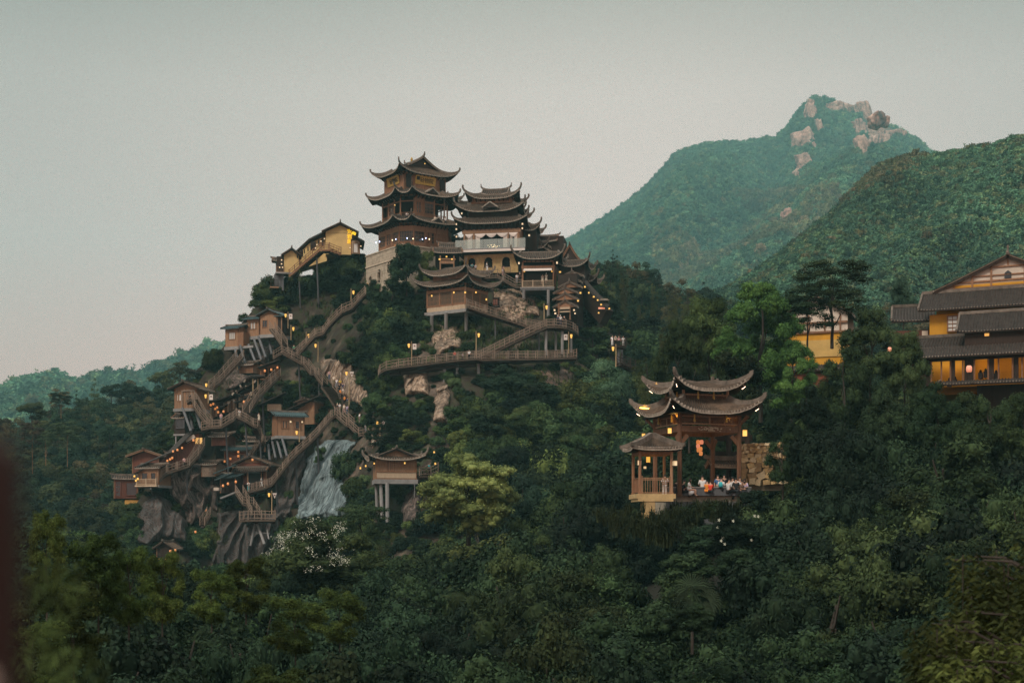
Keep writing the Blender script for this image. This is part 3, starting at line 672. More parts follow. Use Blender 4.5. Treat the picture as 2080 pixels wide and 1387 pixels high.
def gable(root, cx, cy, rz, length, width, ze, zr, conc=1.25, rib=.36, over=.5, tile=None, wall=None, th=.14, tipup=.45, ends=(True, True), finial=False, sag=0.0, wallz=None, rake=None, ridge=True, eave=None):
    """pitched roof: ridge along local x; ze eave height, zr ridge height"""
    tile = tile or TILE; c, s = math.cos(rz), math.sin(rz)
    def T(x, y, z): return Vector((cx+x*c-y*s, cy+x*s+y*c, z))
    hl = length/2+over
    def prof(t): return ze+(zr-ze)*t**conc
    top = MB(); rr = MB(); ee = MB(); rks = {-1: MB(), 1: MB()}
    nx = max(4, int(length/1.2))
    def zz(x): return tipup*.6*(abs(x)/hl)**4 - sag*(1-(x/hl)**2)
    for sd in (-1, 1):
        rows = [[T(-hl+2*hl*i/nx, sd*(width/2+over)*(1-t/6), prof(t/6)+zz(-hl+2*hl*i/nx)) for i in range(nx+1)] for t in range(7)]
        if sd > 0: rows = [r[::-1] for r in rows]
        top.grid(rows)
        top.grid([[p-Vector((0,0,th)) for p in r[::-1]] for r in rows])
        ee.grid([[p-Vector((0,0,th+.02)) for p in rows[0]], [p+Vector((0,0,.0)) for p in rows[0]]])
        m = max(2, int(2*hl/rib))
        for k in range(m+1):
            x = -hl+2*hl*k/m; pts = [T(x, sd*(width/2+over)*(1-t/5), prof(t/5)+zz(x)) for t in range(6)]
            al = Vector((c*rib*.24, s*rib*.24, 0))
            g = [[p-al+Vector((0,0,.01)) for p in pts], [p+Vector((0,0,.12)) for p in pts], [p+al+Vector((0,0,.01)) for p in pts]]
            rr.grid(g); ee.beam(pts[0]+Vector((0,0,.06)), pts[0].lerp(pts[1], .1)+Vector((0,0,.06)), .15, .15)
        for ex in (-1, 1):
            pts = [T(ex*(hl-.06), sd*(width/2+over)*(1-t/6), prof(t/6)+zz(hl)-.02) for t in range(7)]
            for k in range(6): rks[ex].beam(pts[k], pts[k+1].lerp(pts[k], -.06), .12, .34)
    top.build('roof_deck', tile, root); rr.build('tile_row', TILE_ROW if tile is TILE else tile, root, kind='stuff'); ee.build('eave_tile', eave or TILE_EDGE, root, kind='stuff')
    for q_ in rks.values(): q_.build('barge_board', rake or WOOD, root)
    if ridge:
        rd = MB(); pts = [T(x*hl*1.02, 0, zr+.14+zz(x*hl)) for x in (-1,-.75,-.4,0,.4,.75,1)]
        for k in range(6): rd.beam(pts[k], pts[k+1], .26, .34)
        for ex, p in ((-1, pts[0]), (1, pts[-1])):
            d = Vector((c*ex, s*ex, 0)); rd.beam(p, p+d*.3+Vector((0,0,tipup*.7)), .22, .3); rd.beam(p+d*.25+Vector((0,0,tipup*.5)), p+d*.3+Vector((0,0,tipup*1.5)), .14, .18)
        if finial: p = pts[3]; rd.beam(p, p+Vector((0,0,.9)), .3, .3); rd.beam(p+Vector((0,0,.8)), p+Vector((0,0,1.4)), .14, .14)
        rd.build('ridge', RIDGE, root)
    if wall is not None:
        for ex, on in zip((-1, 1), ends):
            if not on: continue
            w = MB(); x0 = ex*(length/2); zb = wallz if wallz is not None else ze
            y = [T(x0, -width/2, 0), T(x0, width/2, 0)]
            prof_pts = [T(x0, width/2*(1-t/5)*sd_, prof(min(1, (t/5)*(width/2)/(width/2+over) + over/(width/2+over)))-.12) for sd_, rng_ in ((-1, range(6)), (1, range(4,-1,-1))) for t in rng_]
            base = [T(x0, -width/2, zb), T(x0, width/2, zb)]
            ring = [base[0]]+prof_pts+[base[1]]; off = Vector((c,s,0))*(-ex*.12)
            nn = len(ring); vs = [p for p in ring]+[p+off for p in ring]
            f = [tuple(range(nn)) if ex < 0 else tuple(range(nn))[::-1], tuple(range(nn, 2*nn))[::-1] if ex < 0 else tuple(range(nn,2*nn))]
            f += [(i, (i+1)%nn, nn+(i+1)%nn, nn+i) if ex > 0 else (i, nn+i, nn+(i+1)%nn, (i+1)%nn) for i in range(nn)]
            w.add(vs, f); w.build('gable_wall', wall, root)
_colc = {}
def column(root, x, y, z0, z1, r=.14, mat=None, name='column'):
    k = (round(z1-z0, 2), r, (mat or WOOD).name, name)
    if k not in _colc:
        b = MB(); b.tube([(0,0,0),(0,0,z1-z0)], r, 7); b.tube([(0,0,0),(0,0,.18)], r*1.35, 7); _colc[k] = b.mesh(name); _colc[k].materials.append(mat or WOOD)
    return obj(name, _colc[k], None, root, (x, y, z0))
def planks(A, B, z0, z1, w=.28, th=.06, seed=0, horiz=False, jit=.03):
    """boards standing side by side along A-B"""
    b = MB(); A, B = V2(A), V2(B); d = B-A; Ln = d.length; d.normalize(); n = Vector((d.y, -d.x)); r = random.Random(seed)
    ang = math.atan2(d.y, d.x)
    if horiz:
        k = max(1, round((z1-z0)/w))
        for i in range(k):
            o = r.uniform(0, jit); c = A+d*Ln/2+n*(o); b.box((c.x, c.y, z0+(z1-z0)*(i+.5)/k), (Ln, th, (z1-z0)/k-.025), ang)
    else:
        k = max(1, round(Ln/w))
        for i in range(k):
            o = r.uniform(0, jit); c = A+d*(Ln*(i+.5)/k)+n*o; b.box((c.x, c.y, (z0+z1)/2), (Ln/k-.025, th, z1-z0), ang)
    back = A+d*Ln/2-n*.03; b.box((back.x, back.y, (z0+z1)/2), (Ln-.004, th*.6, z1-z0-.01), ang)
    return b
def window(root, A, B, z0, z1, pane=None, frame=None, nx=2, nz=2, shutters=False, proud=.08, lat=False):
    """framed window on the line A-B (plan), facing its right-hand side"""
    A, B = V2(A), V2(B); d = (B-A); Ln = d.length; d.normalize(); n = Vector((d.y, -d.x)); ang = math.atan2(d.y, d.x)
    f = MB(); c = (A+B)/2+n*proud
    for z in (z0, z1): f.box((c.x, c.y, z), (Ln+.12, .10, .10), ang)
    for q in (A, B): p = q+n*proud; f.box((p.x, p.y, (z0+z1)/2), (.10, .10, z1-z0-.1), ang)
    for i in range(1, nx): p = A.lerp(B, i/nx)+n*proud; f.box((p.x, p.y, (z0+z1)/2), (.05, .05, z1-z0-.1), ang)
    for i in range(1, nz): f.box((c.x, c.y, z0+(z1-z0)*i/nz), (Ln-.1, .045, .05), ang)
    o = f.build('window', frame or WOOD, root)
    g = MB(); cc = (A+B)/2+n*(proud-.045); g.box((cc.x, cc.y, (z0+z1)/2), (Ln-.08, .03, z1-z0-.08), ang); g.build('pane', pane or PANE_D, o)
    if shutters:
        for q, sg in ((A, -1), (B, 1)):
            p = q+d*(sg*Ln*.28)+n*(proud+.03); s_ = MB(); s_.box((p.x, p.y, (z0+z1)/2), (Ln*.42, .05, z1-z0+.1), ang)
            for k in range(3): s_.box((p.x+n.x*.03, p.y+n.y*.03, z0+(z1-z0)*(k+.5)/3), (Ln*.34, .03, .04), ang)
            s_.build('shutter', WOOD, o)
    return o
def railing(root, pts, h=1.05, mat=None, post=1.5, bal=.28, thick=.07, rails=(1.0, .12), name='railing'):
    """handrail with posts and balusters along local 3-D points"""
    mat = mat or WOOD; pts = [Vector(p) for p in pts]; rl = MB(); bl = MB(); posts = []
    for a, b in zip(pts, pts[1:]):
        Ln = (b-a).length
        for q in rails: rl.beam(a+Vector((0,0,h*q)), b+Vector((0,0,h*q)), thick, thick)
        m = max(1, round(Ln/post))
        for i in range(m+(b is pts[-1])): posts.append(a.lerp(b, i/m))
        k = max(1, round(Ln/bal))
        for i in range(k): p = a.lerp(b, (i+.5)/k); bl.beam(p+Vector((0,0,h*.08)), p+Vector((0,0,h*.98)), thick*.55, thick*.55)
    o = rl.build(name, mat, root)
    bl.build('baluster', mat, o, kind='stuff')
    key = ('rp', round(h,2), thick, mat.name)
    if key not in _colc:
        q = MB(); q.box((0,0,h*.53), (thick*1.7, thick*1.7, h*1.06)); q.box((0,0,h*1.09), (thick*2.3, thick*2.3, .07)); _colc[key] = q.mesh('post'); _colc[key].materials.append(mat)
    for p in posts: obj('post', _colc[key], None, o, p)
    return o
def body(root, poly, z0, z1, fills, bays, wmat=None, cmat=None, cr=.14, sill=.9, head=.6, seed=0, inside=True, pane=None, railmat=None, colz=None):
    """storey on a polygon: columns, beams and bays. fills per edge: plank/lattice/window/open/boards/None"""
    n = len(poly); wmat = wmat or WOOD; cmat = cmat or WOOD
    if inside:
        c = (sum(p[0] for p in poly)/n, sum(p[1] for p in poly)/n)
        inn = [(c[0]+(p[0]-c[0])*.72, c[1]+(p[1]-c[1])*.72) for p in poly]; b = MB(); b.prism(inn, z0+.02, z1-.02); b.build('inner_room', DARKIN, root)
    fl = MB(); fl.prism(poly, z0-.12, z0); fl.build('floor', WOOD_DK, root)
    bm_ = MB()
    for i in range(n):
        A, B = V2(poly[i]), V2(poly[(i+1)%n]); m = bays[i] if hasattr(bays, '__len__') else bays; f = fills[i] if hasattr(fills, '__len__') and not isinstance(fills, str) else fills
        bm_.beam((A.x,A.y,z1-.15), (B.x,B.y,z1-.15), .18, .3)
        if f is None: continue
        for k in range(m):
            a, b = A.lerp(B, k/m), A.lerp(B, (k+1)/m)
            column(root, a.x, a.y, z0, colz or z1, cr, cmat)
            d = (b-a).normalized(); a2, b2 = a+d*cr, b-d*cr
            ff = f[k % len(f)] if isinstance(f, (list, tuple)) else f
            sd = seed*100+i*10+k
            if ff == 'plank': planks(a2, b2, z0, z1-.3, .3, seed=sd).build('plank_wall', wmat, root, kind='stuff')
            elif ff == 'boards': planks(a2, b2, z0, z1-.3, .3, seed=sd, horiz=True).build('plank_wall', wmat, root, kind='stuff')
            elif ff == 'window':
                planks(a2, b2, z0, z1-.3, .3, seed=sd).build('plank_wall', wmat, root, kind='stuff')
                w = (b2-a2).length; window(root, a2+d*w*.2, b2-d*w*.2, z0+sill, z1-head, pane, nx=3 if w > 1.6 else 2, nz=3)
            elif ff == 'lattice':
                planks(a2, b2, z0, z0+sill, .3, seed=sd, horiz=True).build('plank_wall', wmat, root, kind='stuff')
                window(root, a2, b2, z0+sill+.08, z1-head, pane or PANE_D, nx=max(3, int((b2-a2).length/.28)), nz=3, proud=0)
                bm_.beam((a2.x,a2.y,z1-head+.2), (b2.x,b2.y,z1-head+.2), .10, .28)
            elif ff == 'open':
                railing(root, [(a2.x,a2.y,z0), (b2.x,b2.y,z0)], .95, railmat or cmat, post=9, bal=.22, thick=.06)
                bm_.beam((a2.x,a2.y,z1-head+.1), (b2.x,b2.y,z1-head+.1), .10, .22)
    bm_.build('beam', cmat, root)
_hl = {}
def fringe(root, poly, z, mat=None, n=5, drop=.5, edges=None):
    """dark timber brackets under an eave"""
    b = MB(); mat = mat or WOOD_DK
    m = len(poly)
    for i in range(m):
        if edges is not None and i not in edges: continue
        A, B = V2(poly[i]), V2(poly[(i+1)%m]); d = (B-A); Ln = d.length; d.normalize(); nn = Vector((d.y,-d.x)); k = max(2, int(Ln/.75))
        for j in range(k+1):
            p = A.lerp(B, j/k); b.beam((p.x, p.y, z-drop), (p.x+nn.x*.9, p.y+nn.y*.9, z+.15), .12, .16); b.beam((p.x+nn.x*.45, p.y+nn.y*.45, z-.35), (p.x+nn.x*.45, p.y+nn.y*.45, z+.1), .2, .2)
    b.build('bracket', mat, root, kind='stuff')
# -- lanterns
def lantern_mesh(kind):
    if kind in _hl: return _hl[kind]
    fr = MB(); gl = MB()
    if kind == 'square':
        gl.box((0,0,-.5), (.34,.34,.46)); fr.box((0,0,-.24), (.46,.46,.06)); fr.box((0,0,-.76), (.42,.42,.05)); fr.beam((0,0,0),(0,0,-.24),.03,.03)
        for x in (-.18,.18):
            for y in (-.18,.18): fr.box((x,y,-.5), (.035,.035,.48))
        fr.box((0,0,-.92), (.08,.08,.24))
    elif kind == 'round':
        gl.tube([(0,0,-.22),(0,0,-.30),(0,0,-.45),(0,0,-.62),(0,0,-.70)], [.12,.19,.21,.19,.12], 10); fr.beam((0,0,0),(0,0,-.22),.03,.03); fr.beam((0,0,-.2),(0,0,-.9),.02,.02); fr.tube([(0,0,-.18),(0,0,-.24)], .13, 8); fr.tube([(0,0,-.68),(0,0,-.74)], .12, 8); fr.box((0,0,-.88), (.07,.07,.26))
    elif kind == 'small':
        gl.box((0,0,-.3), (.30,.30,.34)); fr.beam((0,0,-.1),(0,0,-.6),.02,.02); fr.box((0,0,-.11), (.38,.38,.05)); fr.box((0,0,-.49), (.34,.34,.04)); fr.beam((0,0,0),(0,0,-.1),.03,.03); fr.box((0,0,-.6), (.05,.05,.2))
    _hl[kind] = (fr.mesh('lantern_frame'), gl.mesh('lantern_paper', smooth=(kind == 'round'))); _hl[kind][0].materials.append(WOOD_DK)
    return _hl[kind]
_glm = {}
def lantern(p, label, group, kind='square', glow=None, s=1.0):
    s *= .74 if p[1] > 150 else 1
    fr, gl = lantern_mesh(kind); glow = glow or GLOW_Y
    k = (kind, glow.name)
    if k not in _glm: m = gl.copy(); m.materials.clear(); m.materials.append(glow); _glm[k] = m
    e = empty('lantern', p, random.uniform(-.3,.3), label, 'lantern', group); e.scale = (s,s,s)
    obj('frame', fr, None, e); obj('paper_shade', _glm[k], None, e)
    return e
def lanterns(lst, Y, label, group, kind='square', glow=None, s=1.0):
    ordn = ['first','second','third','fourth','fifth','sixth','seventh','eighth','ninth']
    for i, q in enumerate(sorted(lst)): lantern(P(q[0], q[1], q[2] if len(q) > 2 else Y), f'{label}, {ordn[i]} from left' if len(lst) > 1 else label, group, kind, glow, s*random.uniform(.92,1.08))
def lamp_post(px, py, Y, hpx, label, flag=None, side=-1, s=1.0, group=None):
    """bamboo pole with a lit lantern and a small pennant; (px,py) is the foot"""
    k = Y/F; h = hpx*k; e = empty('lamp_post', P(px, py, Y), 0, label, 'lamp post', group)
    b = MB(); b.tube([(0,0,-.6),(.02,0,h*.5),(0,0,h)], [.09,.075,.06], 6); b.build('pole', STRAW, e)
    b = MB(); b.beam((-.55*s,0,h-.35),(.6*s,0,h-.35),.06,.06); b.box((side*.45*s,0,h-.18),(.7*s,.5*s,.06)); b.build('arm', WOOD_DK, e)
    g = MB(); c = (side*.45*s, 0, h-.75*s); g.tube([(c[0],0,c[2]+.32*s),(c[0],0,c[2]+.1*s),(c[0],0,c[2]-.32*s)], [.19*s,.20*s,.11*s], 8); g.build('lamp_shade', GLOW_Y, e)
    if flag:
        f = MB(); x = -side*.5*s; t = .02
        if flag == 'tri': f.add([(x-.38*s,-t,h-.4),(x+.38*s,-t,h-.4),(x,-t,h-1.35*s),(x-.38*s,t,h-.4),(x+.38*s,t,h-.4),(x,t,h-1.35*s)], [(0,1,2),(5,4,3),(0,3,4,1),(1,4,5,2),(2,5,3,0)])
        else: f.box((x,0,h-.9*s), (.62*s,.04,.95*s))
        fo = f.build('pennant', CLOTH_W, e)
        m_ = MB(); m_.box((x,-.05,h-.78*s), (.26*s,.02,.2*s)); m_.build('emblem', WOOD_RED, fo)
    return e
# -- walkways and stairs
def walk(name, pts, width, label, cat='staircase', rail=(True, True), h=1.15, steps=None, mat=None, piles=None, post=1.7, under=True, group=None, autopile=0, pilemat=None, slab=.28):
    """pts: photo positions (px, py, Y) of the walking surface's centre line"""
    mat = mat or WOOD_GREY; W = [P(*p) for p in pts]; o = W[0].copy(); e = empty(name, o, 0, label, cat, group); W = [w-o for w in W]
    n = len(W); off = []
    for i in range(n):
        a = W[max(0,i-1)]; b = W[min(n-1,i+1)]; d = Vector((b.x-a.x, b.y-a.y, 0)); d.normalize(); off.append(Vector((d.y, -d.x, 0))*(width/2))
    dk = MB(); st = MB(); un = MB()
    for i in range(n-1):
        a, b = W[i], W[i+1]; rise = abs(b.z-a.z); Ln = (b-a).length
        if rise/max(.1, Ln) > .12:
            k = max(2, round(rise/.2))
            for j in range(k):
                t = (j+.5)/k; c = a.lerp(b, t); hd = Vector((b.x-a.x, b.y-a.y, 0)); hl = hd.length/k; z = a.z+(b.z-a.z)*((j+1)/k if b.z > a.z else j/k)
                st.box((c.x, c.y, z-.05), (max(.22, hl+.03), width-.1, .09), math.atan2(hd.y, hd.x))
        else:
            k = max(1, round(Ln/.6))
            for j in range(k):
                c = a.lerp(b, (j+.5)/k); st.box((c.x, c.y, c.z-.05), (Ln/k-.03, width-.1, .09), math.atan2(b.y-a.y, b.x-a.x))
        for s_ in (-1, 1):
            dk.beam(a+off[i]*s_+Vector((0,0,-.16)), b+off[i+1]*s_+Vector((0,0,-.16)), .16, slab)
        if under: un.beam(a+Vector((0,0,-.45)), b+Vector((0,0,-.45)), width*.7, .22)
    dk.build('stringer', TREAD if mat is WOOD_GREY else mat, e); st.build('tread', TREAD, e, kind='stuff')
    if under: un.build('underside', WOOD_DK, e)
    for s_, on in zip((-1, 1), rail):
        if on: railing(e, [w+q*s_ for w, q in zip(W, off)], h, mat, post=post, bal=.62, thick=.075, rails=(1.0,.62,.18))
    for q in (piles or []):
        x, y0, y1, Y = q[:4]; r = q[4] if len(q) > 4 else .2
        b = MB(); top = P(x, y0, Y)-o; bot = P(q[5] if len(q) > 5 else x, y1, q[6] if len(q) > 6 else Y)-o; b.tube([bot-Vector((0,0,.8)), top], r, 8); b.build('pile', pilemat or CONC, e)
    if autopile:
        tot = 0
        for i in range(n-1):
            a, b = W[i], W[i+1]; Ln = (b-a).length; t = (autopile-tot % autopile)
            while t < Ln:
                c = a.lerp(b, t/Ln); g = HBVH.ray_cast(o+c-Vector((0,0,.6)), Vector((0,.32,-1)).normalized(), 40)[0]
                if g is not None and (o+c-g).length < 22: m_ = MB(); m_.tube([g-o, c-Vector((0,0,.4))], .16, 6); m_.build('strut', pilemat or CONC_DK, e)
                t += autopile
            tot += Ln
    return e
def strut(root, a, b, r=.18, mat=None, name='pile'):
    o = root.matrix_basis.inverted(); m = MB(); m.tube([o@a, o@b], r, 8); return m.build(name, mat or CONC_DK, root)
# ------------------------------------------------------------------ the buildings on the crag
def text(root, s, loc, rot, size, mat, name='lettering', ext=.02):
    c = bpy.data.curves.new(name, 'FONT'); c.body = s; c.size = size; c.align_x = 'CENTER'; c.align_y = 'CENTER'; c.extrude = ext; c.resolution_u = 2
    t = bpy.data.objects.new(name, c); link(t); dg = bpy.context.evaluated_depsgraph_get(); me = bpy.data.meshes.new_from_object(t.evaluated_get(dg)); bpy.data.objects.remove(t)
    me.materials.clear(); o = obj(name, me, mat, root); o.location = loc; o.rotation_euler = rot; return o
def block_wall(root, A, B, z0, z1, arches=(), bw=.7, bh=.4, mat=None, thick=.35, seed=0, ring=True, mortar=None, ringmat=None, jit=.04, back=.25, name='stone_block'):
    """coursed wall on A-B (outside to the right of A->B) with arched openings (u, half width, sill z, spring z)"""
    A, B = V2(A), V2(B); d = B-A; Ln = d.length; d.normalize(); n = Vector((d.y,-d.x)); ang = math.atan2(d.y, d.x); r = random.Random(seed); b = MB()
    rows = max(1, round((z1-z0)/bh)); bh = (z1-z0)/rows
    for j in range(rows):
        x = -bw*.5*(j % 2); zc = z0+bh*(j+.5)
        while x < Ln:
            w = bw*r.uniform(.75,1.25); x0, x1 = max(0, x), min(Ln, x+w); x += w
            if x1-x0 < .08: continue
            xm = (x0+x1)/2; skip = False
            for (u, hw, zs, zp) in arches:
                if zs < zc < zp and abs(xm-u) < hw+.05: skip = True
                if zc >= zp and math.hypot(xm-u, zc-zp) < hw+.05: skip = True
            if skip: continue
            o = r.uniform(0, jit); p = A+d*xm+n*(o-thick/2); b.box((p.x, p.y, zc), (x1-x0-.03, thick, bh-.03), ang)
    b.build(name, mat or STONE, root, kind='stuff')
    # mortar bed behind the faces, cut round the openings
    m = MB(); segs = sorted(arches); cur = 0
    for (u, hw, zs, zp) in segs:
        if u-hw > cur: c = A+d*((cur+u-hw)/2)-n*(thick*.55); m.box((c.x, c.y, (z0+z1)/2), (u-hw-cur, thick*.8, z1-z0-.02), ang)
        for za, zb in ((z0, zs), (zp+hw, z1)):
            if zb-za > .05: c = A+d*u-n*(thick*.55); m.box((c.x, c.y, (za+zb)/2), (2*hw-.01, thick*.78, zb-za-.02), ang)
        cur = u+hw
    if Ln > cur: c = A+d*((cur+Ln)/2)-n*(thick*.55); m.box((c.x, c.y, (z0+z1)/2), (Ln-cur, thick*.8, z1-z0-.02), ang)
    m.build('mortar_bed', mortar or MORTAR, root)
    for (u, hw, zs, zp) in arches:
        g = MB(); K = 9
        def pp(a, rr_, dep): p = A+d*(u-math.cos(a)*rr_)+n*dep; return (p.x, p.y, zp+math.sin(a)*rr_)
        for k in range(K):
            a0, a1 = math.pi*k/K+.02, math.pi*(k+1)/K-.02
            vs = [pp(a0,hw-.04,.07), pp(a1,hw-.04,.07), pp(a1,hw+.26,.07), pp(a0,hw+.26,.07), pp(a0,hw-.04,-.3), pp(a1,hw-.04,-.3), pp(a1,hw+.26,-.3), pp(a0,hw+.26,-.3)]
            g.add(vs, [(0,1,2,3),(7,6,5,4),(0,4,5,1),(1,5,6,2),(2,6,7,3),(3,7,4,0)])
        for s in (-1, 1): p = A+d*(u+s*(hw+.11))-n*.1; g.box((p.x, p.y, (zs+zp)/2), (.28, .36, zp-zs), ang)
        if ring: g.build('arch_ring', ringmat or mat or STONE, root)
        q = MB(); p = A+d*u-n*(thick+.5); q.box((p.x, p.y, (zs+zp+hw)/2), (2*hw+.5, .05, zp+hw-zs+.3), ang); q.build('arch_dark_panel', DARKIN, root)  # dark sheet behind the arch, its shade put into the colour

def pediment(root, cx, y, z, w, h, rz=0, mat=None):
    """little gable on an eave, facing -y"""
    b = MB(); g = MB()
    for s in (-1, 1): b.beam((cx+s*w/2, y, z), (cx, y, z+h), .5, .14); b.beam((cx+s*w/2, y-.28, z), (cx, y-.28, z+h), .09, .22); b.beam((cx+s*w/2,y+.4,z+.05),(cx,y+.7,z+h),.9,.08)
    g.add([(cx-w/2+.2,y-.2,z),(cx+w/2-.2,y-.2,z),(cx,y-.2,z+h-.1),(cx-w/2+.2,y+.2,z),(cx+w/2-.2,y+.2,z),(cx,y+.2,z+h-.1)], [(0,1,2),(5,4,3),(0,3,4,1),(1,4,5,2),(2,5,3,0)])
    o = b.build('pediment', mat or TILE_EDGE, root); g.build('pediment_board', WOOD_DK, o)

# === the great tower -----------------------------------------------------------------
T = empty('pagoda_tower', P(843,516,262), math.radians(35), 'tallest timber tower on the crag, three upswept eaves over an arched stone base', 'tower')
body(T, octo(5.5,1.9), 0, 4.4, [['lattice','window','plank'],'window','window','plank','plank','plank',['lattice','window','lattice'],'lattice'], [3,1,3,1,1,1,3,1], seed=1, sill=.9, head=1.5, wmat=WOOD)
b = MB()
for A_, B_ in zip(octo(5.56,1.9), octo(5.56,1.9)[1:]+[octo(5.56,1.9)[0]]): b.beam((*A_,3.35),(*B_,3.35),.08,1.0)
b.build('name_board', WOOD_LT, T)
fringe(T, octo(5.6,1.9), 4.3, edges=(0,1,6,7))
skirt(T, octo(7.6,2.1), 4.35, octo(5.2,1.9), 5.7, lift=.85, out=.5, tip=.55)
body(T, octo(5.0,1.8), 5.4, 9.6, [['window','lattice','open'],'open','open','plank','plank','plank',['open','lattice','open'],'open'], [3,1,3,1,1,1,3,1], seed=2, sill=.95, head=1.3)
fringe(T, octo(5.1,1.8), 9.45, edges=(0,1,6,7))
skirt(T, octo(6.7,1.9), 9.45, octo(4.6,1.7), 10.8, lift=.95, out=.55, tip=.55)
pediment(T, 0, -6.0, 9.95, 2.6, .95); pediment(T, .6, -7.0, 4.7, 2.2, .8)
body(T, rect(8.8,6.8), 10.5, 13.9, [['plank','plank','lattice','plank'],'plank','plank',['plank','plank','plank']], [4,3,3,3], seed=3, sill=1.2, head=.8, wmat=WOOD)
fringe(T, rect(8.9,6.9), 13.8, edges=(0,1,3))
skirt(T, rect(11.6,8.9), 13.75, rect(6.6,5.0), 15.35, lift=1.1, out=.7, tip=.6, sp=4)
gable(T, 0, .2, math.pi/2, 5.6, 5.6, 15.1, 17.0, over=.45, wall=WOOD_DK, tipup=.45, rake=TILE_EDGE, conc=1.2)
b = MB(); b.tube([(0,1.2,17.2),(0,1.2,17.7),(0,1.2,18.1)], [.16,.26,.04], 8); b.build('finial', GOLD, T)
for side, (x, y, a, w, h) in enumerate([(0, -3.62, 0, 4.2, 1.5), (-4.62, 0, -math.pi/2, 4.0, 1.5)]):
    b = MB(); b.box((0,0,0), (w, .12, h)); b.box((0,-.08,h/2), (w+.1,.1,.1)); b.box((0,-.08,-h/2), (w+.1,.1,.1)); b.box((-w/2,-.08,0), (.1,.1,h)); b.box((w/2,-.08,0), (.1,.1,h))
    s = b.build('name_board', GOLD, T); s.location = (x, y, 12.75); s.rotation_euler = (math.radians(12), 0, a); s['label'] = 'golden name board with dark writing'
    text(s, '轻物院', (.25,-.1,-.05), (math.pi/2,0,0), .95, BLACK)
    if side == 0: b = MB(); b.box((-1.55,-.1,.25), (.62,.06,.62)); b.build('seal', BLACK, s)
for s in (1, -1): b = MB(); b.box((3.6*s, -3.75, 12.2), (.95,.2,2.3)); b.build('speaker_box', BLACK, T)
# the little corner roof at the tower's right
skirt(T, rect(4.2,4.2,7.2,-1.5), 9.2, rect(1.2,1.2,7.0,-1.5), 10.6, lift=1.0, out=.5, tip=.8)
# stone base
Bs = empty('stone_base', P(843,516,262), math.radians(35), 'pale stone terrace with three arched openings that carries the tall tower', 'terrace')
a = 6.6
block_wall(Bs, (-a,a), (-a,-a), -8.5, -.1, [(1.7,.55,-6.4,-4.6),(4.9,.68,-5.7,-3.9),(8.3,.5,-4.3,-3.2)], .95, .48, STONE, seed=4)
block_wall(Bs, (-a,-a), (a,-a), -8.5, -.1, [], .95, .48, STONE, seed=5)
b = MB(); b.box((0,0,-4.5), (2*a-.9,2*a-.9,8.7)); b.build('core', MORTAR, Bs)
b = MB(); b.box((0,0,-.13), (2*a+.3,2*a+.3,.2)); b.build('coping', STONE, Bs)
b = MB(); b.box((-a-.06,0,-2.3), (.2,2*a+.1,.25)); b.build('string_course', STONE, Bs)
lanterns([(747,574.5,263),(802,415,256),(807,470,257),(863,331,258.5)], 260, 'small amber lamp glowing on the outside of the tall tower', 'tower lamps', 'small', GLOW_Y, .8)
def bulbs(pts, label, mats, Y, group=None, s=.11):
    e = empty('light_string', P(*pts[0][:2], Y), 0, label, 'string light', group); o = e.location
    w = MB(); ps = [P(p[0], p[1], p[2] if len(p) > 2 else Y)-o for p in pts]
    for a_, b_ in zip(ps, ps[1:]): w.beam(a_, b_, .03, .03)
    w.build('wire', BLACK, e)
    for i, p in enumerate(ps):
        b = MB(); b.tube([(p.x,p.y,p.z-s),(p.x,p.y,p.z),(p.x,p.y,p.z+s)], [s*.5,s,s*.5], 6); b.build('bulb', mats[i % len(mats)], e)
bulbs([(764,493,259),(771,491,258),(797,488,256),(804,486,256),(827,484,254.5),(839,485,254),(858,486,256),(865,484,256),(872,486,257)], 'string of cold white bulbs along the lowest storey of the tall tower', [BULB_B, BULB_B, BULB_W], 256)

# === second tower and its terrace ------------------------------------------------------
T2 = empty('pagoda_hall', P(997,555,252), math.radians(-10), 'three-roofed timber hall right of the tall tower, white curtains behind a glass balustrade', 'temple hall')
D0 = 5.2   # centre depth
block_wall(T2, (-4.9,0), (4.9,0), .0, 3.35, [(1.45,.72,.95,2.1),(4.45,.80,.95,2.1),(7.65,.76,.95,2.1)], .42, .2, BRICK_Y, seed=6, ringmat=STONE_Y, mortar=STONE_Y, name='brick', jit=.05)
for u, hw in ((1.45,.72),(4.45,.8),(7.65,.76)): railing(T2, [(-4.9+u-hw,-.05,0), (-4.9+u+hw,-.05,0)], 1.0, WOOD_GREY, post=3, bal=.22, thick=.06)
b = MB(); b.box((0,4.6,1.7), (9.7,8.1,3.3)); b.build('arcade_room', DARKIN, T2)
b = MB(); b.box((.1,3.2,3.95), (12.9,9.6,.22)); b.build('terrace_slab', WOOD_DK, T2)
b = MB(); b.box((.1,-1.62,3.72), (12.6,.16,.42)); b.build('fascia', CLOTH_W, T2)
g = empty('glass_balustrade', P(997,555,252), math.radians(-10), 'frameless glass balustrade on the white-edged terrace in front of the curtained hall', 'balustrade')
for i in range(5): b = MB(); b.box((-6.2+2.52*(i+.5)+.1,-1.6,4.9), (2.48,.04,1.6)); b.build('glass_panel', GLASS, g)
b = MB(); b.box((.1,-1.6,4.08), (12.6,.1,.1)); b.build('base_rail', METAL, g)
body(T2, rect(10,7.6,0,D0-.6), 4.06, 8.0, [[None],'plank','plank','plank'], [1,3,3,3], seed=7, inside=False)
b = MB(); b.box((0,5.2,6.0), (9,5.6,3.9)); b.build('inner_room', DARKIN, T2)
yf = D0-.6-3.8
for x in (-4.9,-3.2,3.0,4.75): column(T2, x, yf-.05, 4.06, 8.0, .17, WOOD_LT)
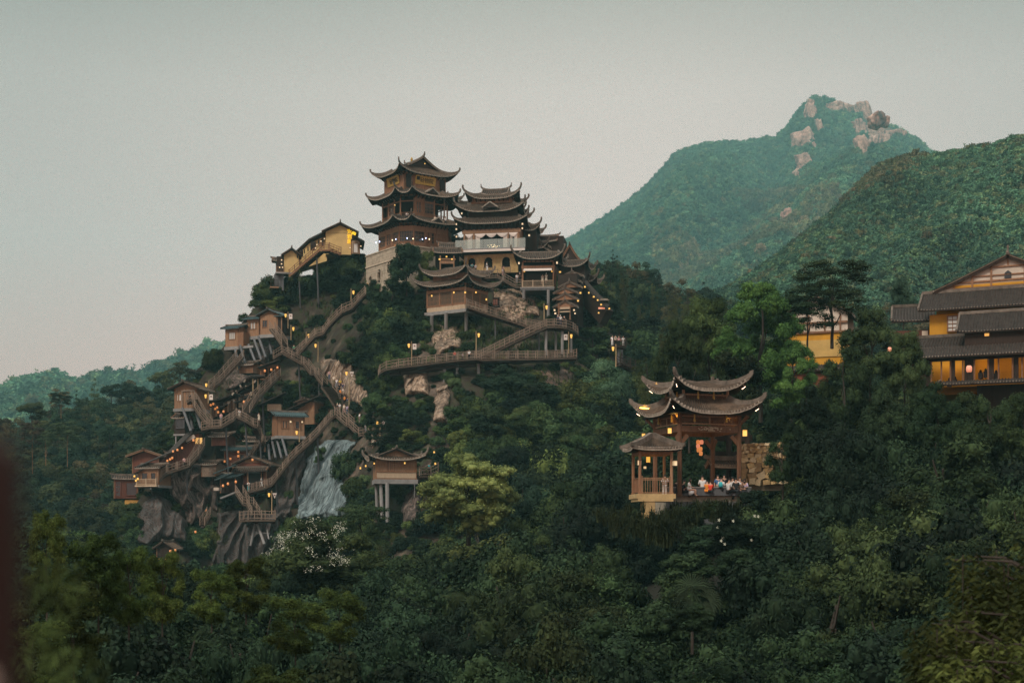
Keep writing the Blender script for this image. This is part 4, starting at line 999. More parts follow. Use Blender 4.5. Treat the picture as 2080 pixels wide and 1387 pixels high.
b = MB(); b.box((0,yf-.1,7.55), (10.6,.3,.62)); b.build('lintel', WOOD_LT, T2)
b = MB(); b.box((-4.05,yf+.3,5.7), (1.7,.06,3.2)); b.box((-2.7,yf+.3,5.7), (.9,.06,3.2)); b.box((2.6,yf+.3,5.7), (.8,.06,3.2)); b.build('cream_panel', WOOD_PALE, T2)
def curtain(root, x0, x1, y, z0, z1, n=9, spread=1.0, mat=None):
    b = MB(); rows = []
    for k in range(6):
        t = k/5; rows.append([(x0+(x1-x0)*(i/n), y+.07*math.sin(i*2.1)+.02*k, z1+(z0-z1)*t) for i in range(n+1)])
    b.grid(rows); b.grid([[(p[0],p[1]+.03,p[2]) for p in r[::-1]] for r in rows]); return b.build('curtain', mat or CLOTH_W, root)
for x0, x1 in ((-4.3,-3.5),(-2.9,-2.1),(2.1,2.85),(3.3,3.75),(4.1,4.6)): curtain(T2, x0, x1, yf-.12, 4.1, 7.1)
def swag(root, x0, x1, y, z, drop, n=10):
    b = MB(); rows = [[(x0+(x1-x0)*i/n, y-.06*math.sin(t*3), z-(.18+ (drop-.18)*math.sin(math.pi*i/n))*t) for i in range(n+1)] for t in (0,.33,.66,1)]
    b.grid(rows); b.grid([[(p[0],p[1]+.03,p[2]) for p in r[::-1]] for r in rows]); b.build('valance', CLOTH_W, root)
for x0, x1 in ((-3.05,-1.05),(-1.0,.95),(1.0,2.95),(3.15,4.7),(-4.75,-3.35)): swag(T2, x0, x1, yf-.2, 7.2, .75)
b = MB(); r_ = random.Random(3)
for i in range(26): x, z = r_.gauss(.4,.5), 4.95+r_.gauss(0,.25); b.box((x, yf+.2, z), (.09,.09,.09))
b.build('chandelier', mat_emit('chandelier_light', (1,.72,.42), 2.6), T2)
fringe(T2, rect(10.4,8.0,0,D0-.6), 8.6, drop=.7)
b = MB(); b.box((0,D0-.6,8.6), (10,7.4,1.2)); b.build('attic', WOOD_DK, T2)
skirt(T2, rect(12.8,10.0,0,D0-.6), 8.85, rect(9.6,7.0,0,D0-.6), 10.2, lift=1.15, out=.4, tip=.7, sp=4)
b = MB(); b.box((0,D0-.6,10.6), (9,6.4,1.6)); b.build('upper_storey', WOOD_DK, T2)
skirt(T2, rect(11.6,8.8,-.2,D0-.6), 11.1, rect(7.6,5.4,-.2,D0-.6), 12.8, lift=1.35, out=.5, tip=.8, sp=4)
skirt(T2, rect(6.4,2.0,1.6,D0+2.0), 12.0, rect(3.4,.8,1.6,D0+2.0), 12.9, lift=.9, out=.5, tip=.7)
pediment(T2, -.1, -.1, 11.6, 2.9, 1.0)
body(T2, rect(7.4,5.2,-.1,D0-.6), 12.3, 13.9, 'boards', [6,3,6,3], seed=8, wmat=WOOD_LT, inside=False)
fringe(T2, rect(7.4,5.2,-.1,D0-.6), 13.7)
skirt(T2, rect(9.4,7.2,.1,D0-.6), 13.55, rect(4.8,2.4,.1,D0-.6), 14.9, lift=1.35, out=.45, tip=.75, sp=4)
gable(T2, .1, D0-.6, 0, 4.2, 2.4, 14.7, 15.75, over=.35, wall=WOOD_DK, tipup=.55, rake=TILE_EDGE)
# right flank of the hall: stacked corner roofs
skirt(T2, rect(3.2,4.5,6.4,D0+.6), 8.2, rect(.6,1.5,5.6,D0+.6), 9.6, lift=1.1, out=.5, tip=.7)
skirt(T2, rect(3.0,4.0,7.6,D0+2.6), 5.4, rect(.6,1.2,6.8,D0+2.6), 6.8, lift=1.0, out=.5, tip=.7)
b = MB(); b.box((6.4,D0+1.2,4.2), (2.2,4.5,8.4)); b.build('side_wing', WOOD_DK, T2)
lanterns([(927,452),(927,462),(927,477),(1061,451),(1061,460),(1075,474),(938,430)], 247, 'pale lantern chained at the eave corners of the curtained hall', 'curtained hall lanterns', 'square', GLOW_W, .95)
# small left porch with tiled apron, two lanterns
Pc = empty('gate_porch', P(907,545,250), math.radians(4), 'small dark tiled porch tucked between the tall tower and the brick arcade', 'porch')
gable(Pc, .2, 1.2, 0, 4.6, 2.6, 2.7, 3.6, over=.3, tipup=.2, wall=WOOD_DK)
gable(Pc, .6, 3.0, 0, 3.4, 2.6, 4.0, 4.9, over=.3, tipup=.2, wall=WOOD_DK)
b = MB(); b.box((.2,3,1.4), (4.2,3,2.9)); b.build('back_room', DARKIN, Pc)
for x in (-1.1,1.3): column(Pc, x, 0, -.6, 2.2, .13, WOOD_LT)
b = MB(); b.beam((-1.4,0,1.6),(1.6,0,1.6),.16,.22); b.beam((-1.0,0,1.05),(1.2,0,1.05),.12,.5); b.build('beam', WOOD_LT, Pc)
lanterns([(907,519),(893,524),(918,524)], 249, 'lantern hanging at the small porch left of the brick arcade', 'porch lanterns', 'small', GLOW_Y, 1.1)

# === two-tier hall on concrete stilts (lower left) --------------------------------------
H = empty('stilt_hall', P(945,622,238), math.radians(-34), 'two-tiered timber hall on grey concrete stilts at the left of the crag terraces', 'hall')
w_, d_ = 8.0, 6.4
R_ = rect(w_, d_, -w_/2, d_/2)
b = MB(); b.prism(rect(w_+1.0, d_+.8, -w_/2, d_/2-.1), -1.0, -.45); b.build('concrete_slab', CONC, H)
b = MB(); b.prism(rect(w_+.1, d_+.1, -w_/2, d_/2), -.45, .35); b.build('skirting', WOOD_PALE, H)
body(H, R_, .35, 3.9, [['lattice','lattice','lattice'],['lattice','lattice','lattice'],'plank','plank'], [3,3,2,2], seed=11, sill=.25, head=1.1, wmat=WOOD, cmat=WOOD, pane=mat_simple('warm_pane', (.10,.075,.05), rough=.5))
b = MB()
for i in range(4): A_, B_ = R_[i], R_[(i+1)%4]; b.beam((*A_,3.0),(*B_,3.0),.26,.5)
b.build('upper_panel', WOOD, H)
fringe(H, R_, 3.85, edges=(0,1))
skirt(H, rect(w_+2.6, d_+2.4, -w_/2, d_/2), 3.75, rect(w_-1.4, d_-1.4, -w_/2, d_/2), 4.9, lift=1.25, out=.6, tip=.85, sp=3.4)
body(H, rect(w_-1.6, d_-1.6, -w_/2, d_/2), 4.5, 5.9, 'boards', [4,3,3,3], seed=12, inside=False)
skirt(H, rect(w_+.6, d_+.8, -w_/2, d_/2), 5.6, rect(3.6, 1.0, -w_/2, d_/2), 7.2, lift=1.2, out=.5, tip=.75, sp=3.4)
b = MB(); 
for x in range(7): b.beam((-w_/2-2.0+x*.62, d_/2, 7.32+.12*abs(x-3)/3), (-w_/2-2.0+(x+1)*.62, d_/2, 7.32+.12*abs(x-2)/3), .3, .36)
b.build('ridge', RIDGE, H)
for (x, y0, y1) in ((877,640,683),(906,634,679),(947,629,672)): strut(H, P(x, y0, 238.5), P(x, y1, 240), .30, CONC)
lanterns([(877,597),(922,590),(945,590),(967,590),(988,604)], 236.5, 'amber lantern under the lower eave of the two-tiered stilt hall', 'stilt hall lanterns', 'square', GLOW_Y, .95)
sh = empty('spirit_shrine', P(1008,624,237), math.radians(-20), 'small roadside shrine cabinet with red doors beside the upper stair', 'shrine')
b = MB(); b.box((0,0,.8), (.9,.7,1.3)); b.build('cabinet', WOOD_DK, sh)
b = MB(); b.box((-.21,-.38,.8), (.34,.05,.9)); b.box((.21,-.38,.8), (.34,.05,.9)); b.build('door', WOOD_RED, sh); b = MB(); b.box((0,0,1.52), (1.25,.95,.12)); b.box((0,0,.08),(1.05,.85,.16)); b.build('roof', TILE, sh)

# === balcony pavilion (right centre) ----------------------------------------------------
V = empty('balcony_pavilion', P(1093,584,244), math.radians(-6), 'open balcony pavilion with pale awning and railing, raised on tall concrete posts', 'pavilion')
b = MB(); b.box((-.1,2.4,-.35), (5.8,5.6,.35)); b.build('concrete_slab', CONC_DK, V); b = MB(); b.box((-.1,-.42,-.12), (5.9,.14,.26)); b.build('slab_edge', CONC, V)
for x in (-2.65,2.65): column(V, x, 0, 0, 4.7, .16, WOOD)
for x in (-2.65,2.65): column(V, x, 4.4, 0, 4.7, .16, WOOD)
b = MB(); b.beam((-2.9,0,3.55),(2.9,0,3.55),.22,.42); b.beam((-2.7,0,4.5),(2.7,0,4.5),.2,.3); b.beam((2.65,0,3.55),(2.65,4.4,3.55),.2,.4); b.build('beam', WOOD, V)
b = MB(); b.grid([[(-2.45+.1*i,-.15,3.25) for i in range(49)], [(-2.55+.104*i,-.65,2.78) for i in range(49)]]); b.grid([[(-2.45+.1*i,-.13,3.22) for i in range(48,-1,-1)], [(-2.55+.104*i,-.63,2.74) for i in range(48,-1,-1)]]); b.build('awning', CLOTH_W, V)
b = MB(); b.box((0,3.3,2.3), (5.2,2.4,4.6)); b.build('inner_room', DARKIN, V)
planks((-2.2,2.0), (2.3,2.0), 0, 2.7, .4, seed=5).build('plank_wall', WOOD_DK, V, kind='stuff')
railing(V, [(-2.65,-.2,0),(2.65,-.2,0)], 1.15, WOOD_PALE, post=1.8, bal=.2, thick=.06); railing(V, [(2.65,-.2,0),(2.65,4,0)], 1.15, WOOD, post=1.8, bal=.25, thick=.06)
fringe(V, rect(5.4,5,0,2.4), 4.9, edges=(0,1))
skirt(V, rect(8.0,7.4,.1,2.6), 4.75, rect(6.4,1.2,.1,2.6), 6.4, lift=1.25, out=.5, tip=.75, sp=3.6)
b = MB(); b.box((.1,2.6,6.5), (6.6,.3,.4)); b.build('ridge', RIDGE, V)
for (x, y0, y1, Y, r) in ((1114,588,648,243.5,.28),(1064,588,606,244,.28),(1110,588,640,249,.2)): strut(V, P(x,y0,Y), P(x,y1,Y+.5), r, CONC)
lanterns([(1054,530),(1131.5,529)], 243, 'pale lantern hung at a front corner of the awning balcony', 'balcony corner lanterns', 'square', GLOW_W, 1.15)
lanterns([(1065,549,245),(1121,549,245),(1137,550,246)], 245, 'dim yellow lantern inside or beside the awning balcony', 'balcony inner lanterns', 'small', GLOW_Y, 1.)
# roofs stepping up behind it
U = empty('upper_rooms', P(1100,545,258), math.radians(-8), 'jumble of dark tiled upper rooms between the curtained hall and the stepped porch roofs', 'house')
b = MB(); b.box((.4,4,2.0), (7.0,6,8)); b.build('wall', WOOD_DK, U)
gable(U, 0.2, 2.6, 0, 4.4, 3.6, 5.0, 6.3, over=.4, tipup=.3, wall=WOOD_DK)
for k, (x, z) in enumerate([(-.3,3.6),(.0,2.6)]): gable(U, x, .4-.8*k, math.pi/2, 1.6, 3.6, z, z+1.2, over=.25, tipup=.1, conc=1.0, rake=TILE_EDGE)
gable(U, 5.2, 2.0, math.pi/2, 5.0, 3.0, 1.2, 3.9, over=.3, wall=WOOD_DK, tipup=.2)
b = MB(); b.box((5.2,3.0,-.6), (3.0,5,3.8)); b.build('side_room', WOOD_DK, U)
# right wing roof with horn
Rw = empty('corner_wing', P(1160,560,247), math.radians(-14), 'dark corner wing with one upswept tiled roof above the stepped porch', 'house')
b = MB(); b.box((0,3,-.6), (4.6,5,5)); b.build('wall', WOOD_DK, Rw)
skirt(Rw, rect(5.4,6,.2,2.6), 1.6, rect(4.0,1.2,.2,2.6), 3.0, lift=1.15, out=.5, tip=.7)
b = MB(); b.box((.2,2.6,3.1), (4.2,.3,.36)); b.build('ridge', RIDGE, Rw)
skirt(Rw, rect(3,4,2.4,4.6), -.6, rect(.8,1,2.0,4.6), .6, lift=1., out=.5, tip=.7)
# stepped porch: six small gables climbing
St = empty('stepped_porch', P(1147,650,238), math.radians(-16), 'covered stair under six little stacked gable roofs at the right end of the terraces', 'covered stair')
def step_roof(px, apex, wpx, hpx, Y, seed=0):
    q = St.matrix_basis.inverted()@P(px, apex, Y); w = wpx*Y/F/1.04; h = hpx*Y/F
    gable(St, q.x, q.y+.5, math.pi/2, 1.0, w-.3, q.z-h, q.z-.2, over=.18, tipup=.08, conc=1.0, rake=RIDGE, rib=.3, wall=WOOD, ridge=False)
    b = MB(); b.box((q.x, q.y+.5, q.z-.05), (.22,1.5,.3)); b.box((q.x,q.y-.35,q.z+.2),(.16,.16,.5)); b.build('ridge', RIDGE, St)
    b = MB(); b.box((q.x, q.y+1.2, q.z-h-.35), (w*.8, 1.6, 1.0)); b.build('stair_wall', WOOD_DK, St)
for i, (x, y, w, h, Y) in enumerate([(1148,609,52,15,238),(1148,594,54,15,239.2),(1148,582,52,14,240.4),(1157,571,50,13,241.6),(1157,561,50,13,242.8),(1162,550,48,12,244)]): step_roof(x, y, w, h, Y, i)
q = St.matrix_basis.inverted()
for x in (1135,1158): c_ = q@P(x,650,237.7); column(St, c_.x, c_.y, 0, 2.7, .14, WOOD)
b = MB(); c_ = q@P(1146.5,626,237.6); b.box((c_.x,c_.y,c_.z), (1.9,.12,.35)); c2 = q@P(1146.5,633,237.6); b.box((c2.x,c2.y,c2.z), (1.9,.1,.2)); b.build('lintel', WOOD_PALE, St)
b = MB(); c_ = q@P(1148,638,239.6); b.box((c_.x,c_.y,1.2), (1.9,.1,2.6)); b.build('door_leaf', WOOD_DK, St)
b = MB(); c_ = q@P(1150,600,243); b.box((c_.x+.4,c_.y+1.6,4.2), (3.4,4.6,8.6)); b.build('stair_core', WOOD_DK, St)
lanterns([(1126.5,627),(1128,633.5),(1166,627),(1168,634)], 237, 'lantern by the entrance posts under the six stacked gables', 'stepped porch lanterns', 'small', GLOW_W, 1.1)
lanterns([(1138,550,243),(1174,608,238),(1179,592,239)], 240, 'orange-yellow lantern on the flank of the stacked gable stair', 'gable stair flank lanterns', 'small', GLOW_Y, 1.1)
# covered corridor running down to the right
Gc = empty('covered_corridor', P(1207,600,247), 0, 'dark roofed corridor slanting down to the right of the stacked gables, strung with lanterns', 'corridor')
o = Gc.location; a_, b_ = P(1176,562,249)-o, P(1232,622,243)-o
m = MB()
for dy in (-1.0, 1.0): m.beam(a_+Vector((0,dy,.1-.35)), b_+Vector((0,dy,.1-.35)), 1.25, .16, (0,dy*.55,1))
m.build('roof_deck', TILE, Gc)
m = MB(); n_ = 20
for i in range(n_+1):
    c_ = a_.lerp(b_, i/n_)
    for dy in (-1, 1): m.beam(c_+Vector((0,dy*.35,.22)), c_+Vector((0,dy*1.7,-.62)), .12, .1)
m.build('tile_row', TILE, Gc, kind='stuff')
m = MB(); m.beam(a_+Vector((0,0,-1.9)), b_+Vector((0,0,-1.9)), 1.6, 2.7); m.build('wall', WOOD_DK, Gc)
m = MB(); c_ = P(1227,611,243)-o; m.box(c_, (1.7,1.6,.14)); m.box(c_+Vector((0,0,.2)), (1.2,1.1,.2)); m.build('end_roof', TILE_EDGE, Gc)
m = MB(); c_ = P(1222,626,242)-o; m.box(c_, (1.1,.08,.3)); m.build('sign_board', GLOW_P, Gc)
lanterns([(1188,580),(1196,592),(1206,600),(1214,607),(1221,616),(1237.6,624),(1216,633)], 241.5, 'small yellow lantern hanging along the slanting dark corridor above the trees', 'corridor lanterns', 'small', GLOW_Y, 1.05)
# ------------------------------------------------------------------ yellow houses on the left shoulder
def simple_house(name, px, py, Y, rz, w, d, h, rise, label, wall=None, roof=None, gable_front=True, over=.5, cat='house', wallstyle=None, winds=(), conc=1.0, tipup=.15, slab=None, side=None, eave=None, ribs_=.36, rake=None):
    """px,py,Y: middle of the bottom of the front face. wallstyle: None plaster or planks"""
    e = empty(name, P(px, py, Y), rz, label, cat)
    wall = wall or PLASTER_Y; R = rect(w, d, 0, d/2)
    if wallstyle is None:
        b = MB(); b.prism(R, 0, h); b.build('wall', wall, e)
    else:
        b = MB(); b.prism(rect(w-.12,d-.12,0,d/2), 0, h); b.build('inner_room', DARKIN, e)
        for i in range(4):
            A, B = R[i], R[(i+1)%4]; planks(A, B, 0, h, .28, .07, seed=i+int(px), horiz=(wallstyle == 'boards')).build('plank_wall', side if (side and i == 3) else wall, e, kind='stuff')
        for x, y in R: column(e, x, y, 0, h, .1, WOOD)
    for (x, z0, ww, hh, kw) in winds:
        window(e, (x-ww/2, 0), (x+ww/2, 0), z0, z0+hh, **kw)
    if gable_front: gable(e, 0, d/2, math.pi/2, d, w, h-.15, h+rise, over=over, wall=wall, tile=roof, tipup=tipup, conc=conc, wallz=h-.15, rake=rake or WOOD_DK, eave=eave, rib=ribs_)
    else: gable(e, 0, d/2, 0, w, d, h-.15, h+rise, over=over, wall=wall, tile=roof, tipup=tipup, conc=conc, wallz=h-.15, rake=rake or WOOD_DK, eave=eave, rib=ribs_)
    if slab: b = MB(); b.prism(rect(w+.5, d+.3, 0, d/2-.05), -slab, -.01); b.build('floor_slab', CONC, e)
    return e
s = 268/F
h1 = simple_house('yellow_house', 691, 517, 268, math.radians(8), 5.4, 8.5, 4.1, 1.55, 'tall yellow-plastered gable house on the skyline, yellow characters on its wall', over=.75, wall=PLASTER_Y, tipup=.3)
text(h1, '安\n岩\n居', (1.75,-.06,3.4), (math.pi/2,0,0), .95, mat_emit('yellow_letters_glow', (1,.62,.02), .9))  # yellow letters with emission of their own
b = MB(); b.tube([(2.55,-.02,4.0),(2.55,-.1,4.0)], .42, 14); b.build('emblem', mat_emit('yellow_emblem_glow', (1,.66,.03), .9), h1)  # yellow disc, also emissive
# right annex
an = simple_house('yellow_annex', 722, 516, 267, math.radians(8), 1.5, 6, 2.6, .2, 'narrow lean-to annex with a pale door at the right of the tall yellow house', wall=WOOD_PALE, over=.1, wallstyle='boards')
window(an, (-.4,-.02), (.45,-.02), .2, 2.0, PANE_W, WOOD, 1, 1)
b = MB(); a_, c_ = an.matrix_basis.inverted()@P(716,479,266), an.matrix_basis.inverted()@P(740,492.5,266)
for k in range(8): b.beam(a_+Vector((0,-.6+k*1.0,0)), c_+Vector((0,-.6+k*1.0,0)), 1.02, .18)
b.build('lean_to_roof', TILE, an)
# long stepping wing going down-left
lw = empty('yellow_wing', P(640,520,272), 0, 'long dark-roofed wing with lanterns stepping down from the tall yellow house', 'house')
o = lw.location
b = MB(); pts = [(664,470,268),(632,486,271),(604,512,274),(597,518,275)]
for q0, q1 in zip(pts, pts[1:]):
    for k in range(3): b.beam(P(*q0)-o+Vector((0,.5+k*1.2,k*.3)), P(*q1)-o+Vector((0,.5+k*1.2,k*.3)), 1.25, .3)
b.build('roof_deck', TILE, lw)
b = MB(); q = [P(664,478,270)-o, P(628,495,272)-o, P(606,516,274)-o, P(606,548,274)-o, P(664,530,270)-o]
b.add([p for p in q]+[p+Vector((0,3,0)) for p in q], [(4,3,2,1,0),(5,6,7,8,9)]+[(i,(i+1)%5,5+(i+1)%5,5+i) for i in range(5)]); b.build('wall', PLASTER_Y, lw)
for (x, y, w_, h_) in ((655,494,4,14),(636,500,11,18),(612,515,8,14)): b = MB(); b.box(P(x,y,268.5+(660-x)*.06)-o, (w_*s, .1, h_*s)); b.build('shutter', WOOD_DK, lw)
b = MB()
for k in range(9): x = 604+k*7.2; c_ = P(x, 514-(x-604)*.66+6, 270)-o; b.box(c_, (.12,.7,.7))
b.build('eave_bracket', WOOD_DK, lw)
lanterns([(659,483),(652,488),(644,495),(641,502),(668,505),(733,498),(711,501)], 266, 'small lit lantern along the dark eaves of the tall yellow house', 'yellow house lanterns', 'small', GLOW_W, 1.0)
h2 = simple_house('yellow_cottage', 592, 553, 270, math.radians(14), 2.8, 5, 3.1, 1.2, 'lower yellow cottage at the far left of the skyline with a dark balcony', wall=PLASTER_Y, over=.55, tipup=.25)
b = MB(); b.box((-2.1,1.5,1.2), (1.2,3,3.4)); b.build('balcony_room', WOOD_DK, h2)
railing(h2, [(-2.8,-.1,-.1),(-1.45,-.1,-.1)], 1.0, WOOD, post=1.4, bal=.25, thick=.06)
b = MB(); b.box((-.7,1.2,-.25), (4.6,3.2,.3)); b.build('floor_slab', CONC, h2)
b = MB(); b.box((-1.6,.3,-1.9), (.3,.3,3.2)); b.box((-2.4,1.5,-1.6), (1.4,2,2.6)); b.build('pier', CONC_DK, h2)
gable(h2, -2.5, 1.4, 0, 1.4, 1.6, 2.2, 2.7, over=.3, tipup=.1, wall=WOOD_DK)
b = MB(); b.box((-3.2,.6,-3.0), (1.6,1.5,.25)); b.build('lower_deck', WOOD_LT, h2); railing(h2, [(-3.9,0,-2.9),(-2.5,0,-2.9)], 1.3, WOOD_DK, post=.7, bal=.3, thick=.06)
lanterns([(572,526),(572,534),(574,541),(568,541)], 268, 'lit lantern on the dark balcony of the lower yellow cottage', 'cottage lanterns', 'small', GLOW_W, 1.0)
walk('hill_stair', [(690,517,266),(668,508,265),(654,508,265),(625,533,267),(592,562,269)], 1.4, 'stair climbing in front of the two yellow houses on the left shoulder', mat=WOOD, under=True, autopile=5)

# ------------------------------------------------------------------ cabins on the cliff
def cabin_roof_teal(e, *a, **k): gable(e, *a, tile=TEAL_TILE, eave=TEAL_TILE, **k)
W1 = dict(pane=PANE_D, frame=WOOD, nx=2, nz=1)
c1 = simple_house('stilt_cabin', 547, 679, 256, math.radians(-22), 3.7, 3.6, 3.5, .9, 'pale timber cabin with dark window, rightmost of the teal-roofed ones on slanting struts', wall=WOOD_LT, wallstyle='planks', roof=TEAL_TILE, eave=TEAL_TILE, over=.6, slab=.6, winds=[(-.9,1.3,1.0,1.25,W1)], tipup=.1)
for a_, b_ in (((525,684,256),(540,726,251.5)),((516,689,257),(531,731,252)),((545,684,258),(552,720,256))): strut(c1, P(*a_), P(*b_), .22)
b = MB(); b.box((2.3,1.0,1.3), (1.2,2.4,2.6)); b.build('porch_room', WOOD_DK, c1)
for x in (1.85,2.7): column(c1, x, -.25, -.1, 2.9, .09, WOOD_LT)
b = MB(); b.box((2.4,.6,3.05), (1.9,2.8,.14)); b.build('porch_roof', TEAL_TILE, c1)
c1b = simple_house('stilt_cabin', 514, 683, 259, math.radians(-22), 2.5, 3.4, 3.3, .5, 'middle section of the upper stilt cabins with white panes on its left side', wall=WOOD_LT, wallstyle='planks', roof=TEAL_TILE, eave=TEAL_TILE, gable_front=False, over=.7, slab=.6, winds=[(.1,1.3,1.2,1.2,dict(pane=PANE_W, frame=WOOD, nx=2, nz=1))], tipup=.1)
window(c1b, (-1.27,2.6), (-1.27,.3), 1.0, 2.7, PANE_W, WOOD, 2, 1)
c2 = simple_house('stilt_cabin', 471, 704, 258, math.radians(-22), 2.6, 3.2, 3.4, .6, 'lowest left of the upper stilt cabins, white-paned bay under teal roof', wall=WOOD_LT, wallstyle='planks', roof=TEAL_TILE, eave=TEAL_TILE, gable_front=False, over=.7, slab=.6, winds=[(.1,1.3,1.3,1.3,dict(pane=PANE_W, frame=WOOD, nx=3, nz=1))], tipup=.1)
window(c2, (-1.32,2.4), (-1.32,.3), 1.0, 2.7, PANE_W, WOOD, 2, 1)
b = MB(); b.box((1.9,.9,1.2), (1.2,2,2.6)); b.build('link_room', WOOD, c2)
b = MB(); b.box((2.9,1.2,-.2), (3.2,2.4,.4)); b.build('link_slab', CONC, c2)
for a_, b_ in (((488,702,257),(500,745,251)),((478,710,257),(486,748,251)),((505,700,258),(520,738,253))): strut(c2, P(*a_), P(*b_), .22)
c3 = simple_house('stilt_cabin', 377, 829, 238, math.radians(-16), 4.0, 4.2, 3.3, 1.0, 'lone plank cabin with lit window on raking posts at the cliff\'s left edge', wall=WOOD_LT, wallstyle='planks', over=.9, slab=.5, winds=[(-1.15,1.25,.85,1.1,dict(pane=PANE_W, frame=WOOD, nx=2, nz=1))], tipup=.1)
window(c3, (-2.02,2.2), (-2.02,.4), 1.0, 2.4, PANE_W, WOOD, 2, 1)
b = MB(); 
for x in (-.55,1.75): b.box((x,-.14,1.45), (.22,.16,2.9))
b.box((.6,-.14,2.9), (2.5,.18,.22)); b.build('door_frame', WOOD_GREY, c3)
for a_, b_ in (((371,829,237),(388,876,232)),((395,829,239),(408,870,236)),((383,832,241),(392,872,238))): strut(c3, P(*a_), P(*b_), .22)
b = MB(); b.box((-1.6,2.2,-2.9), (2.0,2.6,2.9)); b.build('lower_storey', WOOD_DK, c3); window(c3, (-2.2,.88), (-.7,.88), -3.2,-1.7, PANE_D, CONC_DK, 1, 1)
b = MB(); b.box((-1.4,1.3,-4.35), (2.6,1.2,.3)); b.box((-1.6,1.5,-6.1), (2.3,1.0,.35)); b.box((-2.3,.9,-5.2),(.2,.2,1.6)); b.box((-.5,.9,-5.4),(.2,.2,2.2)); b.build('lower_slab', CONC, c3)
gable(c3, -1.9, 2.4, 0, 1.4, 2.6, -1.5, -.7, over=.5, tipup=.1)
c4 = simple_house('stilt_cabin', 590.5, 885, 236, math.radians(22), 4.5, 3.6, 3.4, .65, 'cabin with teal roof and two shuttered windows above the longest stair', wall=WOOD_LT, side=WOOD, wallstyle='planks', roof=TEAL_TILE, eave=TEAL_TILE, gable_front=False, over=.65, slab=.5, winds=[(-1.0,1.2,.7,1.25,dict(pane=PANE_D, frame=WOOD, nx=1, nz=1, shutters=True)),(1.1,1.2,.7,1.25,dict(pane=PANE_D, frame=WOOD, nx=1, nz=1, shutters=True))], tipup=.05)
for a_, b_ in (((573,890,235),(583,927,231)),((553,897,237),(560,930,233)),((545,903,238),(548,935,234)),((563,895,236),(572,930,232))): strut(c4, P(*a_), P(*b_), .2, CONC_DK)
lanterns([(590.5,852),(614,853)], 234.5, 'pale lantern hanging under the teal eave of the shuttered cabin', 'shuttered cabin lanterns', 'square', GLOW_W, .9)
c5 = simple_house('back_cabin', 622, 862, 243, math.radians(-25), 3.2, 3.4, 4.0, .3, 'taller honey-coloured cabin half hidden behind the teal-roofed shuttered cabin', wall=WOOD_LT, wallstyle='boards', over=.3, gable_front=True, tipup=.05)
b = MB(); a_, d_ = c5.matrix_basis.inverted()@P(583,832,242), c5.matrix_basis.inverted()@P(651,803,242)
for k in range(5): b.beam(a_+Vector((0,k*.8,0)), d_+Vector((0,k*.8,0)), .82, .16)
b.build('lean_to_roof', TILE, c5)
c5b = empty('cliff_shed', P(558,832,243), 0, 'open shed with pale plank wall above the shuttered cabin, slanting roof', 'shed'); o = c5b.location
b = MB(); b.box(P(558,828,243)-o, (2.3,1.5,1.1)); b.build('wall', WOOD_PALE, c5b); b = MB(); b.beam(P(524,825,242)-o, P(582,798,242)-o, 2.6, .14); b.build('roof', TILE, c5b); b = MB(); b.box(P(560,814,244)-o, (2.2,1.4,1.2)); b.build('inner_room', DARKIN, c5b)
# shop row half way up (ragged roofs)
sr = empty('cliff_shops', P(470,850,243), 0, 'row of timber shops with ragged tiled roofs and orange lanterns behind the zigzag landing', 'shop row'); o = sr.location
b = MB(); b.add([P(425,852,246)-o, P(520,818,246)-o, P(520,784,246)-o, P(425,818,246)-o]+[P(425,852,250)-o, P(520,818,250)-o, P(520,784,250)-o, P(425,818,250)-o], [(0,1,2,3),(7,6,5,4),(0,4,5,1),(1,5,6,2),(2,6,7,3),(3,7,4,0)]); b.build('inner_room', WOOD_DK, sr)
rr_ = random.Random(5)
for i in range(22):
    x = 428+i*3.9; t = i/21
    if i in (5,6,14): continue
    b = MB(); y = 850-31*t; b.box(P(x, y-11, 245.6)-o, (.30, .10+.1*rr_.random(), 1.75+.3*rr_.random())); b.build('plank', [WOOD_PALE, WOOD_GREY, WOOD][i % 3], sr)
for (x0,y0,x1,y1,Y,wd) in ((420,818,470,804,244,2.4),(445,812,496,790,245.5,2.4),(461,792,494,778,247,2.0),(492,789,515,779,246,2.2),(484,800,512,806,244.5,1.6),(440,826,462,822,243.6,1.3),(478,818,506,803,244,1.4)):
    b = MB(); p0, p1 = P(x0,y0,Y)-o, P(x1,y1,Y)-o; mid = p0.lerp(p1,.5)-Vector((0,0,.25))
    for a_, c_ in ((p0,mid),(mid,p1)): b.beam(a_, c_, wd, .16)
    k = int((p1-p0).length/.35)
    for j in range(k+1): c_ = p0.lerp(p1, j/k)-Vector((0,0,.22*math.sin(math.pi*j/k))); b.beam(c_+Vector((0,-wd/2-.05,.1)), c_+Vector((0,wd/2,.2)), .14, .12)
    b.build('roof', TILE, sr)
    b = MB(); b.beam(p0+Vector((-.1,0,.1)), p0+Vector((-.4,0,.6)), .3, .25); b.beam(p1+Vector((.1,0,.1)), p1+Vector((.4,0,.6)), .3, .25); b.build('ridge_horn', TILE_EDGE, sr)
lanterns([(428,818),(433,815.5),(437,826),(441,823),(443,832),(454,831),(495.5,811),(505,808)], 242, 'orange paper lantern hanging along the ragged shop row on the cliff', 'shop row lanterns', 'round', GLOW_O, 1.15)
us_ = empty('upper_shop', P(548,769,247), 0, 'brown shop front with three orange lanterns under the big zigzag stair', 'shop'); o = us_.location
b = MB(); b.box(P(549,757,248)-o, (3.2,2,2.6)); b.build('wall', WOOD, us_); b = MB(); b.beam(P(526,748,246.5)-o, P(570,732,246.5)-o, 3, .16); b.build('roof', TILE, us_)
